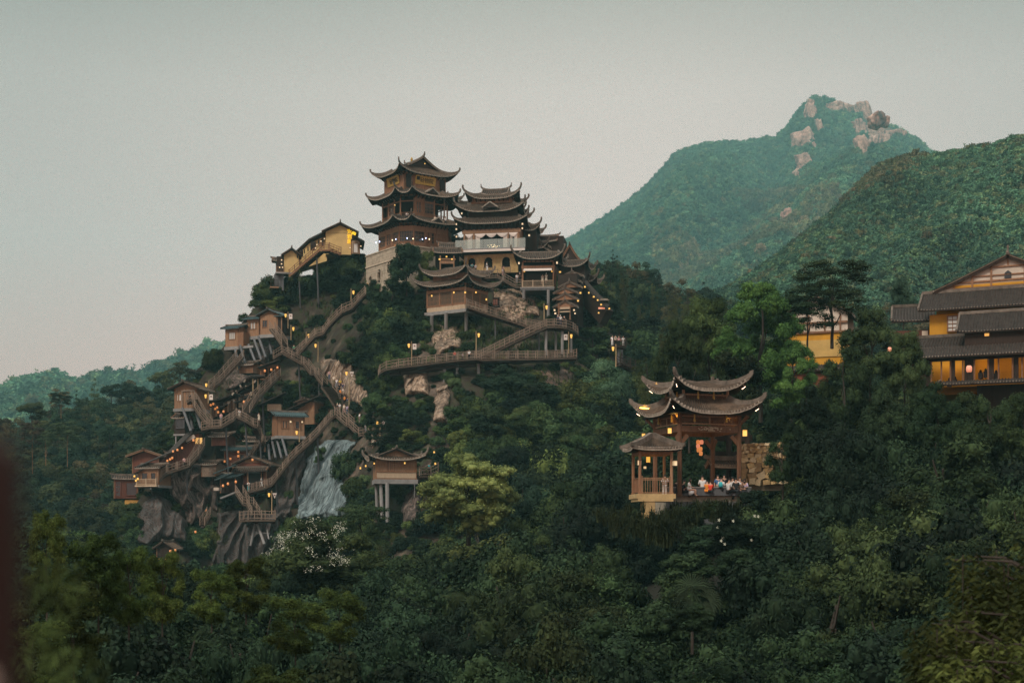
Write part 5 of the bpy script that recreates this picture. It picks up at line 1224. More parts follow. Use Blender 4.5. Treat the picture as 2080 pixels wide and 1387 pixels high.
for k in range(3): b = MB(); b.box(P(541+8*k,756,246.9)-o, (.4,.1,1.5)); b.build('door_dark_panel', DARKIN, us_)  # dark sheets on the wall carry the door shade as colour
lanterns([(538,748),(551,746),(563.5,742)], 245.5, 'orange lantern in the row of three on the upper cliff shop', 'upper shop lanterns', 'round', GLOW_O, 1.2)
ps = empty('stair_canopy', P(526,800,243), 0, 'small tiled canopy on two bamboo posts beside the diagonal stair', 'canopy'); o = ps.location
for x in (514,524): b = MB(); b.tube([P(x,803 if x<520 else 792,243)-o, P(x,769,243)-o], .11, 6); b.build('post', STRAW, ps)
b = MB(); b.beam(P(512,768,243)-o, P(538,766,243)-o, 2.0, .14); b.beam(P(511,762,244)-o, P(531,764,244)-o, 1.2, .14)
for k in range(9): c_ = P(512+k*3.2,766,243)-o; b.beam(c_+Vector((0,-1.1,0)), c_+Vector((-.2,1,.5)), .14, .12)
b.build('roof', TILE, ps)

# lower-left cluster
l1 = simple_house('red_cabin', 296, 961, 236, math.radians(-10), 4.6, 5, 2.9, .9, 'red-brown cabin with broad low gable, uppermost of the lower left cluster', wall=WOOD_RED, wallstyle='boards', over=.9, tipup=.1, rake=WOOD_LT)
l2 = simple_house('red_outhouse', 256, 1012, 233, math.radians(14), 3.7, 4, 3.4, .4, 'dark-windowed brown outhouse at the extreme left foot of the cliff village', wall=WOOD_RED, wallstyle='planks', over=.4, gable_front=False, winds=[(-1.25,.4,.8,2.4,dict(pane=PANE_D, frame=WOOD_RED, nx=1, nz=4)),(.8,.5,1.7,2.1,dict(pane=PANE_D, frame=WOOD_RED, nx=1, nz=1))])
b = MB(); b.box((.9,1.0,-1.4), (2.2,1.6,2.4)); b.build('yellow_base', mat_simple('base_plaster', (.60,.33,.08), var=.2), l2)  # base wall in its own yellow plaster
l3 = simple_house('balcony_cabin', 302, 985, 229, math.radians(-18), 3.6, 3.6, 2.9, .5, 'honey timber cabin with a pale railed balcony over the carved rock face', wall=WOOD_LT, wallstyle='boards', over=.5, gable_front=False, tipup=.05, slab=.4, winds=[(-.7,.3,1.1,1.7,dict(pane=PANE_D, frame=WOOD, nx=1, nz=1)),(.9,.3,.9,1.7,dict(pane=PANE_D, frame=WOOD, nx=1, nz=1))])
railing(l3, [(-1.9,1.5,0),(-1.9,-.6,0),(1.7,-.6,0)], .95, WOOD_PALE, post=1.8, bal=.2, thick=.07); b = MB(); b.box((-.1,-.3,-.15), (4.0,.9,.22)); b.build('balcony_deck', WOOD_PALE, l3)
strut(l3, P(306,992,228), P(313,1010,231), .15)
lr = empty('long_gallery', P(360,930,236), 0, 'long maroon gallery with a slanting roof climbing above the carved rock', 'gallery'); o = lr.location
b = MB(); q = [P(318,968,233)-o, P(400,930,235)-o, P(404,880,235)-o, P(382,884,235)-o, P(318,944,233)-o]
b.add(q+[p+Vector((0,2.5,0)) for p in q], [(0,1,2,3,4),(9,8,7,6,5)]+[((i+1)%5,i,5+i,5+(i+1)%5) for i in range(5)]); b.build('wall', WOOD_RED, lr)
for i in range(12):
    x = 324+i*5; b = MB(); b.box(P(x, 953-i*2.5-max(0,i-8)*2, 232.8+i*.18)-o, (.06,.08,2.0)); b.build('mullion', WOOD_DK, lr)
b = MB(); b.beam(P(276,949,230)-o, P(349,917,233)-o, 2.2, .16); b.beam(P(273,962,229.5)-o, P(306,946,230)-o, 1.8, .14); b.beam(P(347,918,233)-o, P(384,880,235)-o, 2.4, .16); b.beam(P(380,880,235)-o, P(408,877,236)-o, 2.2, .16); b.build('roof', TILE, lr)
b = MB(); b.box(P(404,895,234.5)-o, (1.1,.1,1.0)); b.build('yellow_panel', mat_emit('yellow_panel_glow', (1,.52,.14), .5, (.6,.4,.15)), lr)  # yellow wall panel with emission of its own
b = MB(); b.beam(P(378,896,234.3)-o, P(396,886,234.3)-o, .12, .8); b.build('white_panel', PLASTER_W, lr)
b = MB(); b.beam(P(376,901,234.2)-o, P(398,889,234.2)-o, .1, .15); b.build('panel_rail', WOOD_DK, lr)
lanterns([(340,931),(345.5,928),(350,925),(351.5,912),(360.5,909),(370,905),(393,889)], 231.5, 'round orange lantern along the eave of the long maroon gallery', 'gallery lanterns', 'round', GLOW_O, 1.15)
lanterns([(273,963),(280,968),(276,972)], 227.5, 'amber lantern clustered at the corner of the railed balcony cabin', 'balcony cabin lanterns', 'round', GLOW_Y, .95)
# middle-lower houses
m1 = simple_house('lantern_house', 482, 948, 240, math.radians(-12), 4.6, 3.4, 2.9, .55, 'red-brown house with hanging orange lanterns below the zigzag stairs', wall=WOOD_RED, wallstyle='boards', gable_front=False, over=.6, roof=TEAL_TILE, eave=TILE, tipup=.2)
window(m1, (.5,-.02), (1.4,-.02), .4, 2.1, PANE_D, WOOD, 1, 1)
b = MB(); b.box((-2.9,1.6,.2), (1.6,3,2.4)); b.build('side_wing', WOOD_RED, m1)
lanterns([(456,932),(468,927),(484,921),(484,913),(509,925)], 237.5, 'orange lantern hanging before the red-brown house under the zigzag', 'red-brown house lanterns', 'round', GLOW_O, 1.15)
m2 = simple_house('terrace_house', 511, 984, 235, math.radians(-14), 5.2, 4.2, 3.4, 1.15, 'two-eaved timber house with pale gable above the hanging square platform', wall=WOOD_RED, wallstyle='boards', over=.7, tipup=.2, rake=TILE)
gable(m2, 0, -.25, 0, 5.6, .9, 2.2, 2.75, over=.35, tipup=.15, eave=TILE)
b = MB(); b.box((.1,-.02,4.0), (2.6,.1,.75)); b.build('gable_panel', WOOD_LT, m2)
b = MB(); b.box((.8,-.06,.9), (2.6,.1,1.9)); b.build('doorway_dark_panel', DARKIN, m2)  # near-black sheet stands in for the unlit doorway
for x in (-.5,1.9): column(m2, x, -.35, 0, 2.2, .09, WOOD_LT)
b = MB(); b.box((.8,-.3,2.05), (2.8,.06,.4)); b.build('shop_sign', TEAL_TILE, m2)
m3 = simple_house('teal_annex', 463, 1001, 234, math.radians(-24), 2.9, 3.2, 2.7, .5, 'dark annex with teal roof and lanterns left of the two-eaved house', wall=WOOD_DK, wallstyle='planks', gable_front=False, over=.6, roof=TEAL_TILE, eave=TEAL_TILE, tipup=.1)
b = MB(); b.beam(m3.matrix_basis.inverted()@P(433,962,233), m3.matrix_basis.inverted()@P(478,944,234), 2.2, .16); b.beam(m3.matrix_basis.inverted()@P(437,975,232), m3.matrix_basis.inverted()@P(474,960,232), 1.2, .14); b.build('upper_roof', TEAL_TILE, m3)
b = MB(); b.beam(m3.matrix_basis.inverted()@P(449,1012,232), m3.matrix_basis.inverted()@P(484,998,232), 1.4, .28); b.build('white_slab', CONC, m3)
b = MB(); b.box(m3.matrix_basis.inverted()@P(442,993,233), (1.0,.8,.5)); b.build('white_box', PLASTER_W, m3)
lanterns([(453,981),(463,977),(479,973)], 231.5, 'orange lantern at the dark teal-roofed annex over the white slab', 'annex lanterns', 'round', GLOW_O, 1.2)
rt = simple_house('eaved_cabin', 805, 973, 200, math.radians(10), 5.6, 4.8, 3.0, 1.2, 'reddish cabin with upswept corner eave on two tall concrete pillars', wall=WOOD_LT, wallstyle='planks', over=.5, slab=.65, winds=[(-.75,1.1,.95,1.7,dict(pane=PANE_D, frame=WOOD, nx=2, nz=1))], tipup=.2, rake=TILE)
skirt(rt, rect(7.4,6.6,0,2.3), 2.75, rect(5.0,4.2,0,2.3), 3.35, lift=.7, out=.5, tip=.7)
b = MB(); b.box((0,-.1,1.0), (5.6,.12,.12)); b.box((0,-.1,2.75), (5.6,.12,.16)); b.build('rail_beam', WOOD, rt)
b = MB(); b.box((0,-.06,.55), (5.5,.06,.8)); b.build('lower_panel', WOOD_PALE, rt)
for (x, x1, y1, r, Y) in ((786.5,787,1060,.27,198),(773,777,1056,.25,200),(764,766,1040,.22,203)): strut(rt, P(x,980,Y), P(x1,y1,Y), r, CONC)
b = MB(); b.tube([rt.matrix_basis.inverted()@P(842,980,200), rt.matrix_basis.inverted()@P(842,1010,200)], .06, 6); b.build('drain_pipe', METAL, rt)
lanterns([(760,937),(743,942),(732,946),(822,936),(882,914),(884,937)], 197.5, 'square yellow lantern hung round the reddish eaved cabin', 'eaved cabin lanterns', 'square', GLOW_Y, .78)
walk('cabin_bridge', [(847,966,201),(868,966,202),(882,958,204)], 1.3, 'short timber bridge joining the reddish eaved cabin to the slope', 'bridge', h=1.2)
bs = simple_house('forest_hut', 334, 1138, 216, math.radians(-10), 2.4, 2.6, 1.9, .9, 'small dark hut almost hidden in trees at the foot of the cliff', wall=WOOD_DK, wallstyle='planks', over=.5)
lanterns([(322,1130),(338,1131),(346,1114),(356,1112),(358,1134)], 214, 'orange lantern of the little hut hidden at the foot of the cliff', 'forest hut lanterns', 'round', GLOW_O, 1.1)
x1 = simple_house('ledge_hut', 520, 918, 242, math.radians(-8), 3.2, 3, 2.0, .5, 'dim hut with sagging tiled roof tucked behind the steep stair left of the shuttered cabin', wall=WOOD_DK, wallstyle='planks', gable_front=False, over=.6)
x2 = simple_house('ledge_hut', 446, 905, 241, math.radians(-14), 2.8, 3, 1.7, .45, 'low dark hut under the zigzag landing, left of the red-brown lantern house', wall=WOOD_RED, wallstyle='planks', gable_front=False, over=.5)
x3 = simple_house('ledge_hut', 617, 836, 246, math.radians(-20), 2.4, 3, 1.6, .5, 'tiny hut half sunk in bushes above the honey-coloured cabin', wall=WOOD, wallstyle='planks', over=.5)
x4 = simple_house('ledge_hut', 500, 758, 251, math.radians(-20), 2.6, 3, 1.6, .5, 'small brown hut under the slanting struts of the pale stilt cabins', wall=WOOD, wallstyle='planks', gable_front=False, over=.5)
x5 = simple_house('ledge_hut', 424, 968, 236, math.radians(-16), 2.6, 3, 2.2, .4, 'narrow pale-boarded hut between the folded rock and the teal annex', wall=WOOD_GREY, wallstyle='planks', gable_front=False, over=.4)
lanterns([(419,1031),(397,1075),(285,1140),(513,929)], 226, 'single orange lantern glowing among cliff shrubs', 'stray cliff lanterns', 'round', GLOW_O, 1.0)

# ------------------------------------------------------------------ stairs and walkways
walk('zigzag_stair', [(553,668,253),(566,684,252),(578,702,251)], 1.3, 'short steep stair dropping from the pale stilt cabin to the zigzag peak', mat=WOOD_GREY)
walk('zigzag_stair', [(563,728,249),(579,717,248),(617,739,247),(622,741,247),(636,760,246.5),(643,760,246.5),(660,783,246)], 2.0, 'broad zigzag stair running down from the peak landing towards the crowd', mat=WOOD_GREY, autopile=5)
walk('crowd_stair', [(664,786,243.5),(680,806,242.5),(697,832,241),(706,848,240)], 2.9, 'wide crowded stair descending beside the warm cut rock', rail=(True, False), autopile=6)
walk('ridge_stair', [(742,597,247),(728,612,247),(718,626,247),(698,634,248),(684,645,248),(668,662,248),(657,678,248),(640,683,248),(622,700,248),(600,722,247)], 1.6, 'pale stair threading up through bushes from the zigzag to the stone terrace', mat=WOOD_GREY)
walk('long_stair', [(508,998,231),(540,990,230.5),(552,984,230.5),(585,940,231),(602,922,231.5),(630,897,232),(648,878,232.5),(673,848,233),(688,842,233.5)], 1.5, 'longest diagonal stair on the cliff rising from the terrace house to the crowd landing', autopile=5)
walk('corner_stair', [(688,842,233.5),(712,864,231),(716,864,231),(736,884,229),(755,880,228),(768,902,222)], 1.6, 'stair turning down from the crowd landing to the reddish eaved cabin', autopile=5)
walk('side_ramp', [(712,838,238),(738,826,240)], 1.2, 'short railed ramp leaving the crowd landing to the right')
walk('cliff_stair', [(381,815,236),(394,811,236),(402,828,235.5),(412,845,235),(426,862,234.5)], 1.5, 'stair leading down from the lone plank cabin to the lower zigzag landing')
walk('landing_walk', [(414,872,233.5),(428,868,233),(448,867,233),(470,853,234),(480,845,234.5),(500,855,234.5),(514,865,235),(518,866,235),(527,886,236),(534,897,236)], 1.4, 'railed zigzag landing in front of the ragged shop row', 'walkway', autopile=4)
walk('cliff_stair', [(533,900,236.5),(523,916,237.5),(513,932,238.5),(500,943,239)], 1.2, 'steep stair down the cliff just left of the shuttered cabin')
walk('diagonal_stair', [(500,838,238),(512,818,240),(520,808,241),(545,782,243),(564,764,245)], 1.3, 'straight diagonal stair up to the brown upper cliff shop', autopile=6)
walk('left_stair', [(419,804,243),(430,786,244),(441,778,245),(460,757,247),(480,735,250),(488,725,252)], 1.3, 'stair climbing the left edge of the cliff below the slanting struts', mat=WOOD_GREY)
walk('gallery_walk', [(316,984,229),(326,968,229.5),(338,960,230),(360,953,230.5),(383,945,231),(398,925,232),(410,905,233)], 1.3, 'railed walkway running beside the long maroon gallery', 'walkway', autopile=6)
walk('platform_stair', [(486,1000,231),(500,1023,229.5),(508,1025,229.5),(520,1046,228)], 1.4, 'short stair from the terrace house to the hanging square platform')
pl = walk('hanging_platform', [(502,1057,226.5),(511,1055,225),(559,1055,225.5)], 2.6, 'square timber platform jutting from the cliff on crossed concrete props', 'platform', h=1.35)
for a_, b_, r_ in (((521,1058,226),(537,1105,224),.22),((519,1060,226),(509,1108,226),.2),((540,1060,226),(546,1095,224),.12)): strut(pl, P(*a_), P(*b_), r_, CONC)
strut(pl, P(520,1082,225.5), P(548,1083,225.5), .16, CONC)
walk('rock_stair', [(411,1066,224),(416,1058,224.5),(424,1045,225)], 1.0, 'fragment of stair low on the rock between shrubs', mat=WOOD_GREY)
# terraces at the right
walk('arcade_walk', [(962,566,250),(1013,563,249.3),(1028,570,248.5),(1050,583,247.5),(1063,583,247)], 1.4, 'railed walk and stair in front of the yellow brick arcade', 'walkway', rail=(False, True))
walk('upper_stair', [(948,623,236.3),(985,636,236.4),(1030,650,236.6),(1068,663,236.8),(1096,668,237)], 1.7, 'stair descending right from the two-tiered stilt hall', autopile=5)
ls = walk('cross_stair', [(973,728,228.5),(1000,715,229.5),(1040,695,231),(1080,676,232.5),(1106,665,233.5)], 1.7, 'long stair rising right from the lower walkway to the curved landing', autopile=6)
cl = walk('curved_landing', [(1106,665,233.7),(1125,664,233.5),(1142,666,234),(1154,671,235.5),(1162,678,238),(1163,684,240)], 1.9, 'curved railed landing on posts below the stacked gable porch', 'walkway',
    piles=[(1109,671,712,233.4,.24),(1129,672,702,235,.2),(1142,673,709,233.8,.24),(1160,684,706,236,.2)])
cv = [(781,766,232),(784,757,229.5),(795,750,227.5),(815,746,226.4),(850,742,226),(885,737,226),(930,732,226.2),(966,729,226.6),(976,731,226.8),(1030,730,227.5),(1090,729,228.2),(1130,728,228.8),(1168,726,229.5)]
lw_ = walk('lower_walkway', cv, 2.0, 'long curving lower walkway sweeping across the whole crag on concrete posts', 'walkway', post=1.8,
    piles=[(903,742,800,226.6,.26),(929,740,796,226.8,.26),(972,738,776,227.2,.26)])
m = MB(); pp = [P(*c)-lw_.location for c in cv]
for a_, b_ in zip(pp[:7], pp[1:8]): m.beam(a_+Vector((0,.8,-.75)), b_+Vector((0,.8,-.75)), 1.2, .7)
m.build('dark_girder', WOOD_DK, lw_)
vp = walk('viewing_platform', [(1243,703,222),(1269,702,222.5)], 1.6, 'small crowded viewing platform among the trees right of the crag', 'platform', mat=WOOD_DK)
strut(vp, P(1256,706,222), P(1257,740,222), .2, CONC_DK); strut(vp, P(1263,706,224), P(1263,745,224), .2, CONC_DK)
walk('forest_stair', [(1256,736,219),(1274,744,220),(1284,748,221)], 1.3, 'dark stair rail descending into trees under the viewing platform', mat=WOOD_DK)
# lamp posts
for i, (x, y, Y, h, lab, fl, sd) in enumerate([(1105,662,233,46,'lamp post standing at the elbow of the cross stair, bare pole top',None,1),(967,714,226,42,'unlit-looking lamp post behind the lower walkway under the stilt hall',None,1),(836,735,225.5,42,'lamp post with square banner at the left bend of the lower walkway','sq',-1),
    (1155,710,228,36,'lamp post with long banner under the curved landing','sq',1),(1251,737,215,38,'lamp post beside the viewing platform in the trees',None,-1),(646,728,247,34,'lamp post on the slope right of the zigzag peak',None,-1),(591,684,253,24,'lamp post nearest the pale stilt cabin door',None,1),
    (622,690,250,16,'lamp post half way up the bush-lined ridge stair',None,1),(713,604,247,18,'lamp post at the foot of the stone terrace',None,1),(709,820,238,70,'tall lamp post with long banner in the middle of the crowd','tri',-1),(772,880,222,30,'lamp post with triangular pennant by the corner stair','tri',-1),
    (552,1036,228,40,'lamp post with triangular pennant on the hanging platform','tri',-1),(423,812,236,16,'lamp post with square banner by the lone plank cabin','sq',-1),(424,790,243,16,'small lamp on the left cliff stair',None,-1),(585,660,254,27,'lamp with white banner at the eave of the pale stilt cabin','sq',-1),
    (608,890,232,20,'lamp post rising from the long diagonal stair',None,-1),(482,744,252,18,'lamp under the slanting cabin struts',None,-1)]):
    lamp_post(x, y, Y, h, lab, fl, sd, s=.95)
# ------------------------------------------------------------------ near pavilion over the platform (about 100 m away)
PV = empty('river_pavilion', P(1415,1000,104), math.radians(18), 'near open pavilion with double upswept tiled roof and carved beam above the crowd', 'pavilion')
# local frame: z = (1000-py)*.036
w, d = 4.7, 4.3
z = lambda py: (1000-py)*.0360
cols = [(-w/2,-d/2),(w/2,-d/2),(w/2,d/2),(-w/2,d/2)]
for x, y in cols: column(PV, x, y, -.4, z(845), .17, WOOD_PV)
b = MB()
for i in range(4):
    A, B = cols[i], cols[(i+1)%4]; b.beam((*A, z(876)), (*B, z(876)), .2, .44)
    b.beam((*A, z(848)), (*B, z(848)), .18, .16)
b.build('carved_beam', WOOD_PV, PV)
b = MB(); r_ = random.Random(4)
for i in range(60): b.box((r_.gauss(0,.45), -d/2-.11, z(876)+r_.uniform(-.13,.13)), (.1,.05,.05))
b.build('carving', WOOD_PALE, PV, kind='stuff')
def lattice_band(root, A, B, z0, z1, step=.14, mat=None, diag=True):
    b = MB(); A, B = V2(A), V2(B); Ln = (B-A).length; n = int(Ln/step); h = z1-z0
    for i in range(n+1):
        t = i/n; p = A.lerp(B, t); t2 = min(1, max(0, t+h/Ln)); q = A.lerp(B, t2)
        if diag: b.beam((p.x,p.y,z0), (q.x,q.y,z0+(t2-t)*Ln), .03, .03); t3 = max(0, t-h/Ln); q = A.lerp(B, t3); b.beam((p.x,p.y,z0), (q.x,q.y,z0+(t-t3)*Ln), .03, .03)
    b.build('lattice', mat or WOOD_PV, root, kind='stuff')
    f = MB(); f.beam((A.x,A.y,z0),(B.x,B.y,z0),.09,.09); f.beam((A.x,A.y,z1),(B.x,B.y,z1),.09,.09); k = max(1, round(Ln/1.2))
    for i in range(k+1): p = A.lerp(B, i/k); f.beam((p.x,p.y,z0),(p.x,p.y,z1),.1,.1)
    f.build('lattice_frame', WOOD_LT, root)
for i in (0, 3, 1): lattice_band(PV, cols[i], cols[(i+1)%4], z(866), z(851))
R1 = rect(w+.1, d+.1)
sof = MB(); sof.box((0,0,z(846)), (w+1.4,d+1.4,.06)); sof.build('ceiling', WOOD_DK, PV)
pvl = skirt(PV, rect(w+1.9, d+2.1), z(846), rect(w-1.2, d-1.2), z(815), lift=1.0, out=.4, rib=.22, tip=.3, sp=3.2, conc=1.7, th=.1, eave_h=.1)
R2 = rect(w-1.2, d-1.3)
for i in (0, 3, 1):
    lattice_band(PV, R2[i], R2[(i+1)%4], z(820), z(806)); 
for x, y in R2: column(PV, x, y, z(822), z(797), .11, WOOD_LT)
for i in (0, 1, 3):
    A, B = V2(R2[i]), V2(R2[(i+1)%4])
    for t in (.33,.67): p = A.lerp(B, t); column(PV, p.x*1.04, p.y*1.04, z(815), z(799), .06, GOLD, 'hanging_post')
    A, B = V2(R1[i]), V2(R1[(i+1)%4])
    for t in (.25,.75): p = A.lerp(B, t); column(PV, p.x*1.05, p.y*1.05, z(862), z(848), .06, GOLD, 'hanging_post')
b = MB(); b.box((0,0,z(812)), (w-1.7,d-1.8,.7)); b.build('attic', WOOD_DK, PV)
pvu = skirt(PV, rect(w+.6, d+.5), z(799), rect(w-2.3, .7), z(781), lift=.95, out=.4, rib=.22, tip=.3, sp=3.2, conc=1.6, th=.1, eave_h=.1)
b = MB(); L2 = (w-2.3)
for k in range(8): x0, x1 = -L2/2+L2*k/8, -L2/2+L2*(k+1)/8; b.beam((x0,0,z(780)+.05+.12*abs(k-4)/4), (x1,0,z(780)+.05+.12*abs(k-3)/4), .16, .28)
for s_ in (-1, 1): b.beam((s_*L2/2,0,z(780)), (s_*(L2/2+.12),0,z(764)), .12, .2)
b.build('ridge', RIDGE, PV)
# brackets at the corners
b = MB()
for x, y in cols:
    for dx, dy in ((1,0),(0,1)):
        sx, sy = (-1 if x > 0 else 1), (-1 if y > 0 else 1)
        b.beam((x+.1*sx*dx, y+.1*sy*dy, z(905)), (x+.62*sx*dx, y+.62*sy*dy, z(889)), .08, .28); b.beam((x, y, z(868)), (x-.62*sx*dx-.3*sx*dy, y-.62*sy*dy-.3*sy*dx, z(849)), .08, .16)
b.build('corner_bracket', WOOD_PV, PV)
# lit strips on the roof hips and tube lights (lamps of the place)
def tube_light(root, p, q, r=.018, m=None, name='tube_light'):
    b = MB(); a_, c_ = root.matrix_basis.inverted()@Vector(p), root.matrix_basis.inverted()@Vector(q); b.tube([a_, c_], r, 6); return b.build(name, m or TUBE_W, root)
inv_ = PV.matrix_basis
for pf in (pvl, pvu):
    for i in (1, 3, 0):
        q0, q1 = inv_@(pf(i, .035, .16)+Vector((0,0,.16))), inv_@(pf(i, .05, .42)+Vector((0,0,.16)))
        if i: tube_light(PV, q0, q1, .02, TUBE_Y, 'strip_light')
        m0, m1 = inv_@(pf(i, .0, .12)-Vector((0,0,.45))), inv_@(pf(i, .0, .3)-Vector((0,0,.62)))
        tube_light(PV, m0, m0.lerp(m1,.55), .013)
def point(name, p, e, col, r=.1):
    l = bpy.data.lights.new(name, 'POINT'); l.energy = e; l.color = col; l.shadow_soft_size = r; o = bpy.data.objects.new(name, l); o.location = p; link(o); return o
for pf in (pvl, pvu):
    for i in (1, 3): point('lamp_glow', inv_@(pf(i, .06, .25)+Vector((0,0,.35))), 4, (1,.55,.10), .05)
for (x, y, Y, e) in ((1370,845,101.5,14),(1480,850,102.5,14)): point('lamp_glow', P(x,y,Y), e, (1,.55,.10))
point('lamp_glow', P(1428,905,104), 38, (1,.52,.16)); point('lamp_glow', P(1328,940,100), 12, (1,.6,.2)); point('lamp_glow', P(1460,830,102), 10, (1,.5,.12))
def big_lantern(px, py, Y, s, lab, kind='square', glow=None): return lantern(P(px, py, Y), lab, None, kind, glow or GLOW_Y, s)
big_lantern(1360.5,863,100.2,.82,'bright square lantern on the near-left post of the open pavilion')
big_lantern(1513,866,100.8,.95,'bright fringed lantern hanging at the right corner of the open pavilion')
big_lantern(1307.5,875,101.5,.72,'square lantern above the kiosk roof at the left corner of the open pavilion')
big_lantern(1317,921,99.8,.85,'yellow lantern hanging inside the little kiosk')
big_lantern(1298.5,929,98.4,.72,'pale square lantern on the left post of the little kiosk', glow=GLOW_W)
big_lantern(1371,930,98.4,.72,'pale square lantern on the right post of the little kiosk', glow=GLOW_W)
big_lantern(1310,945,101,.5,'small lantern low behind the kiosk railing', 'small', GLOW_W)
for i, (x, y, lb) in enumerate([(1418,889,'top left'),(1425,889,'top right'),(1418,897,'middle left'),(1423,903,'middle right'),(1419,905,'lower left'),(1423.5,912,'lowest')]):
    lantern(P(x, y, 103), f'{lb} paper lantern of the cluster hanging in the middle of the open pavilion', 'pavilion cluster lanterns', 'round', GLOW_P if i in (1,2) else GLOW_O, .68)
# kiosk in front
KS = empty('viewing_kiosk', P(1332,1003,98.5), math.radians(8), 'small square kiosk with tiled hip roof on a carved pier, left of the near pavilion', 'kiosk')
zk = lambda py: (1003-py)*.0341
for x, y in rect(2.25,2.1,0,1.05): column(KS, x, y, -.05, zk(912), .11, WOOD_LT if x > 0 else WOOD)
skirt(KS, rect(3.4,3.2,0,1.05), zk(913), rect(.16,.1,0,1.05), zk(887), lift=.12, out=.1, rib=.2, tip=.12, conc=1.15, th=.08, eave_h=.09)
b = MB(); b.box((0,1.05,zk(915)), (3.1,2.9,.08)); b.build('ceiling', WOOD_DK, KS); b = MB()
for i in range(4): A, B = rect(2.25,2.1,0,1.05)[i], rect(2.25,2.1,0,1.05)[(i+1)%4]; b.beam((*A,zk(920)),(*B,zk(920)),.12,.2)
b.build('beam', WOOD, KS)
railing(KS, [(-1.0,0,0),(1.05,0,0)], 1.1, WOOD_LT, post=3, bal=.17, thick=.065, rails=(1.0,.9,.08)); railing(KS, [(-1.1,2,0),(-1.1,0,0)], 1.1, WOOD, post=3, bal=.17, thick=.065)
b = MB(); b.box((-.05,.85,-.16), (2.75,2.5,.32)); b.box((-.1,.7,-.42), (2.5,2.2,.2)); b.build('stone_slab', STONE_Y, KS)
b = MB(); b.box((-.5,0,-.95), (.75,.7,.9)); b.box((-.5,-.05,-1.55), (.95,.85,.35)); b.box((-.85,.1,-1.0), (.2,.8,.8)); b.build('pier', STONE_Y, KS)
# platform, parapet
PT = empty('pavilion_terrace', P(1435,1003,103), math.radians(2), 'stone-edged terrace where the crowd sits below the near pavilion', 'terrace')
b = MB(); b.box((0,2.5,-.8), (5.9,7.0,1.5)); b.build('platform', STONE, PT); b = MB(); b.box((0,-1.15,.12), (5.9,.4,.55)); b.build('parapet', CONC_DK, PT); b = MB(); b.box((0,-1.15,.43), (6.0,.5,.08)); b.build('coping', CONC, PT)
b = MB(); b.box((0,-.6,-1.9), (5.9,1.2,2.6)); b.build('retaining_face', CONC_DK, PT)
# dark rear structure
RB = empty('rear_shelter', P(1470,1000,109), math.radians(10), 'dark timber shelter with small roof behind the standing crowd', 'shelter')
for x in (-.9,.4,1.9): column(RB, x, 0, -.3, 4.6, .22, WOOD_DK)
b = MB(); b.box((.6,.2,4.2), (3.4,.3,.5)); b.box((.6,.2,3.0), (3.0,.2,.3)); b.build('beam', WOOD_DK, RB)
gable(RB, -.2, -1.2, 0, 2.2, 1.2, 1.9, 2.4, over=.3, rib=.2, tipup=.1); gable(RB, 1.1, -1.5, math.pi/2, 1.0, .8, 2.5, 2.9, over=.2, rib=.2, tipup=.05, wall=WOOD_LT)
# rough stone wall right of the pavilion
RW = empty('rubble_wall', P(1502,980,106), math.radians(-22), 'tall wall of rough yellow boulders at the right of the near pavilion', 'stone wall')
r_ = random.Random(11)
b = MB(); b.prism([(0,.35),(3.4,.35),(3.4,1.5),(0,1.5)], -.6, 2.7); b.build('mortar_bed', MORTAR, RW)
zr = -.2; row = 0
def stone_mesh(seed):
    r = random.Random(seed); m = MB(); j = lambda: r.uniform(.62,1.05)
    v = [(sx*j(), sy*r.uniform(.7,1), sz*j()) for sz in (-1,1) for sx, sy in ((-1,-1),(1,-1),(1,1),(-1,1))]
    m.add(v, [(3,2,1,0),(4,5,6,7),(0,1,5,4),(1,2,6,5),(2,3,7,6),(3,0,4,7)]); me = m.mesh('stone'); me.materials.append(STONE_Y); return me
SMAT = [STONE_Y, mat_simple('rubble_brown', (.30,.20,.10), var=.3), mat_simple('rubble_pale', (.56,.44,.27), var=.25)]
SMS = [stone_mesh(i) for i in range(7)]
while zr < 2.75:
    hgt = r_.uniform(.30,.62) if zr < 1.9 else r_.uniform(.14,.24); x = r_.uniform(-.1,.1)
    while x < 3.35:
        wd = hgt*r_.uniform(.9,1.7); o = obj('stone', r_.choice(SMS), None, RW, (x+wd/2, .18+r_.uniform(-.05,.05), zr+hgt/2+r_.uniform(-.04,.04)))
        o.scale = (wd*r_.uniform(.50,.60), .3, hgt*r_.uniform(.50,.62)); o.rotation_euler = (r_.uniform(-.2,.2), r_.uniform(-.35,.35), r_.uniform(-.2,.2)); o.material_slots[0].link = 'OBJECT'; o.material_slots[0].material = r_.choice(SMAT); x += wd*.98
    zr += hgt*.95; row += 1

TILE_RD = mat_simple('dark_tile_row', (.058,.046,.038), rough=.85, var=.6, scale=2.6, bump=.3)
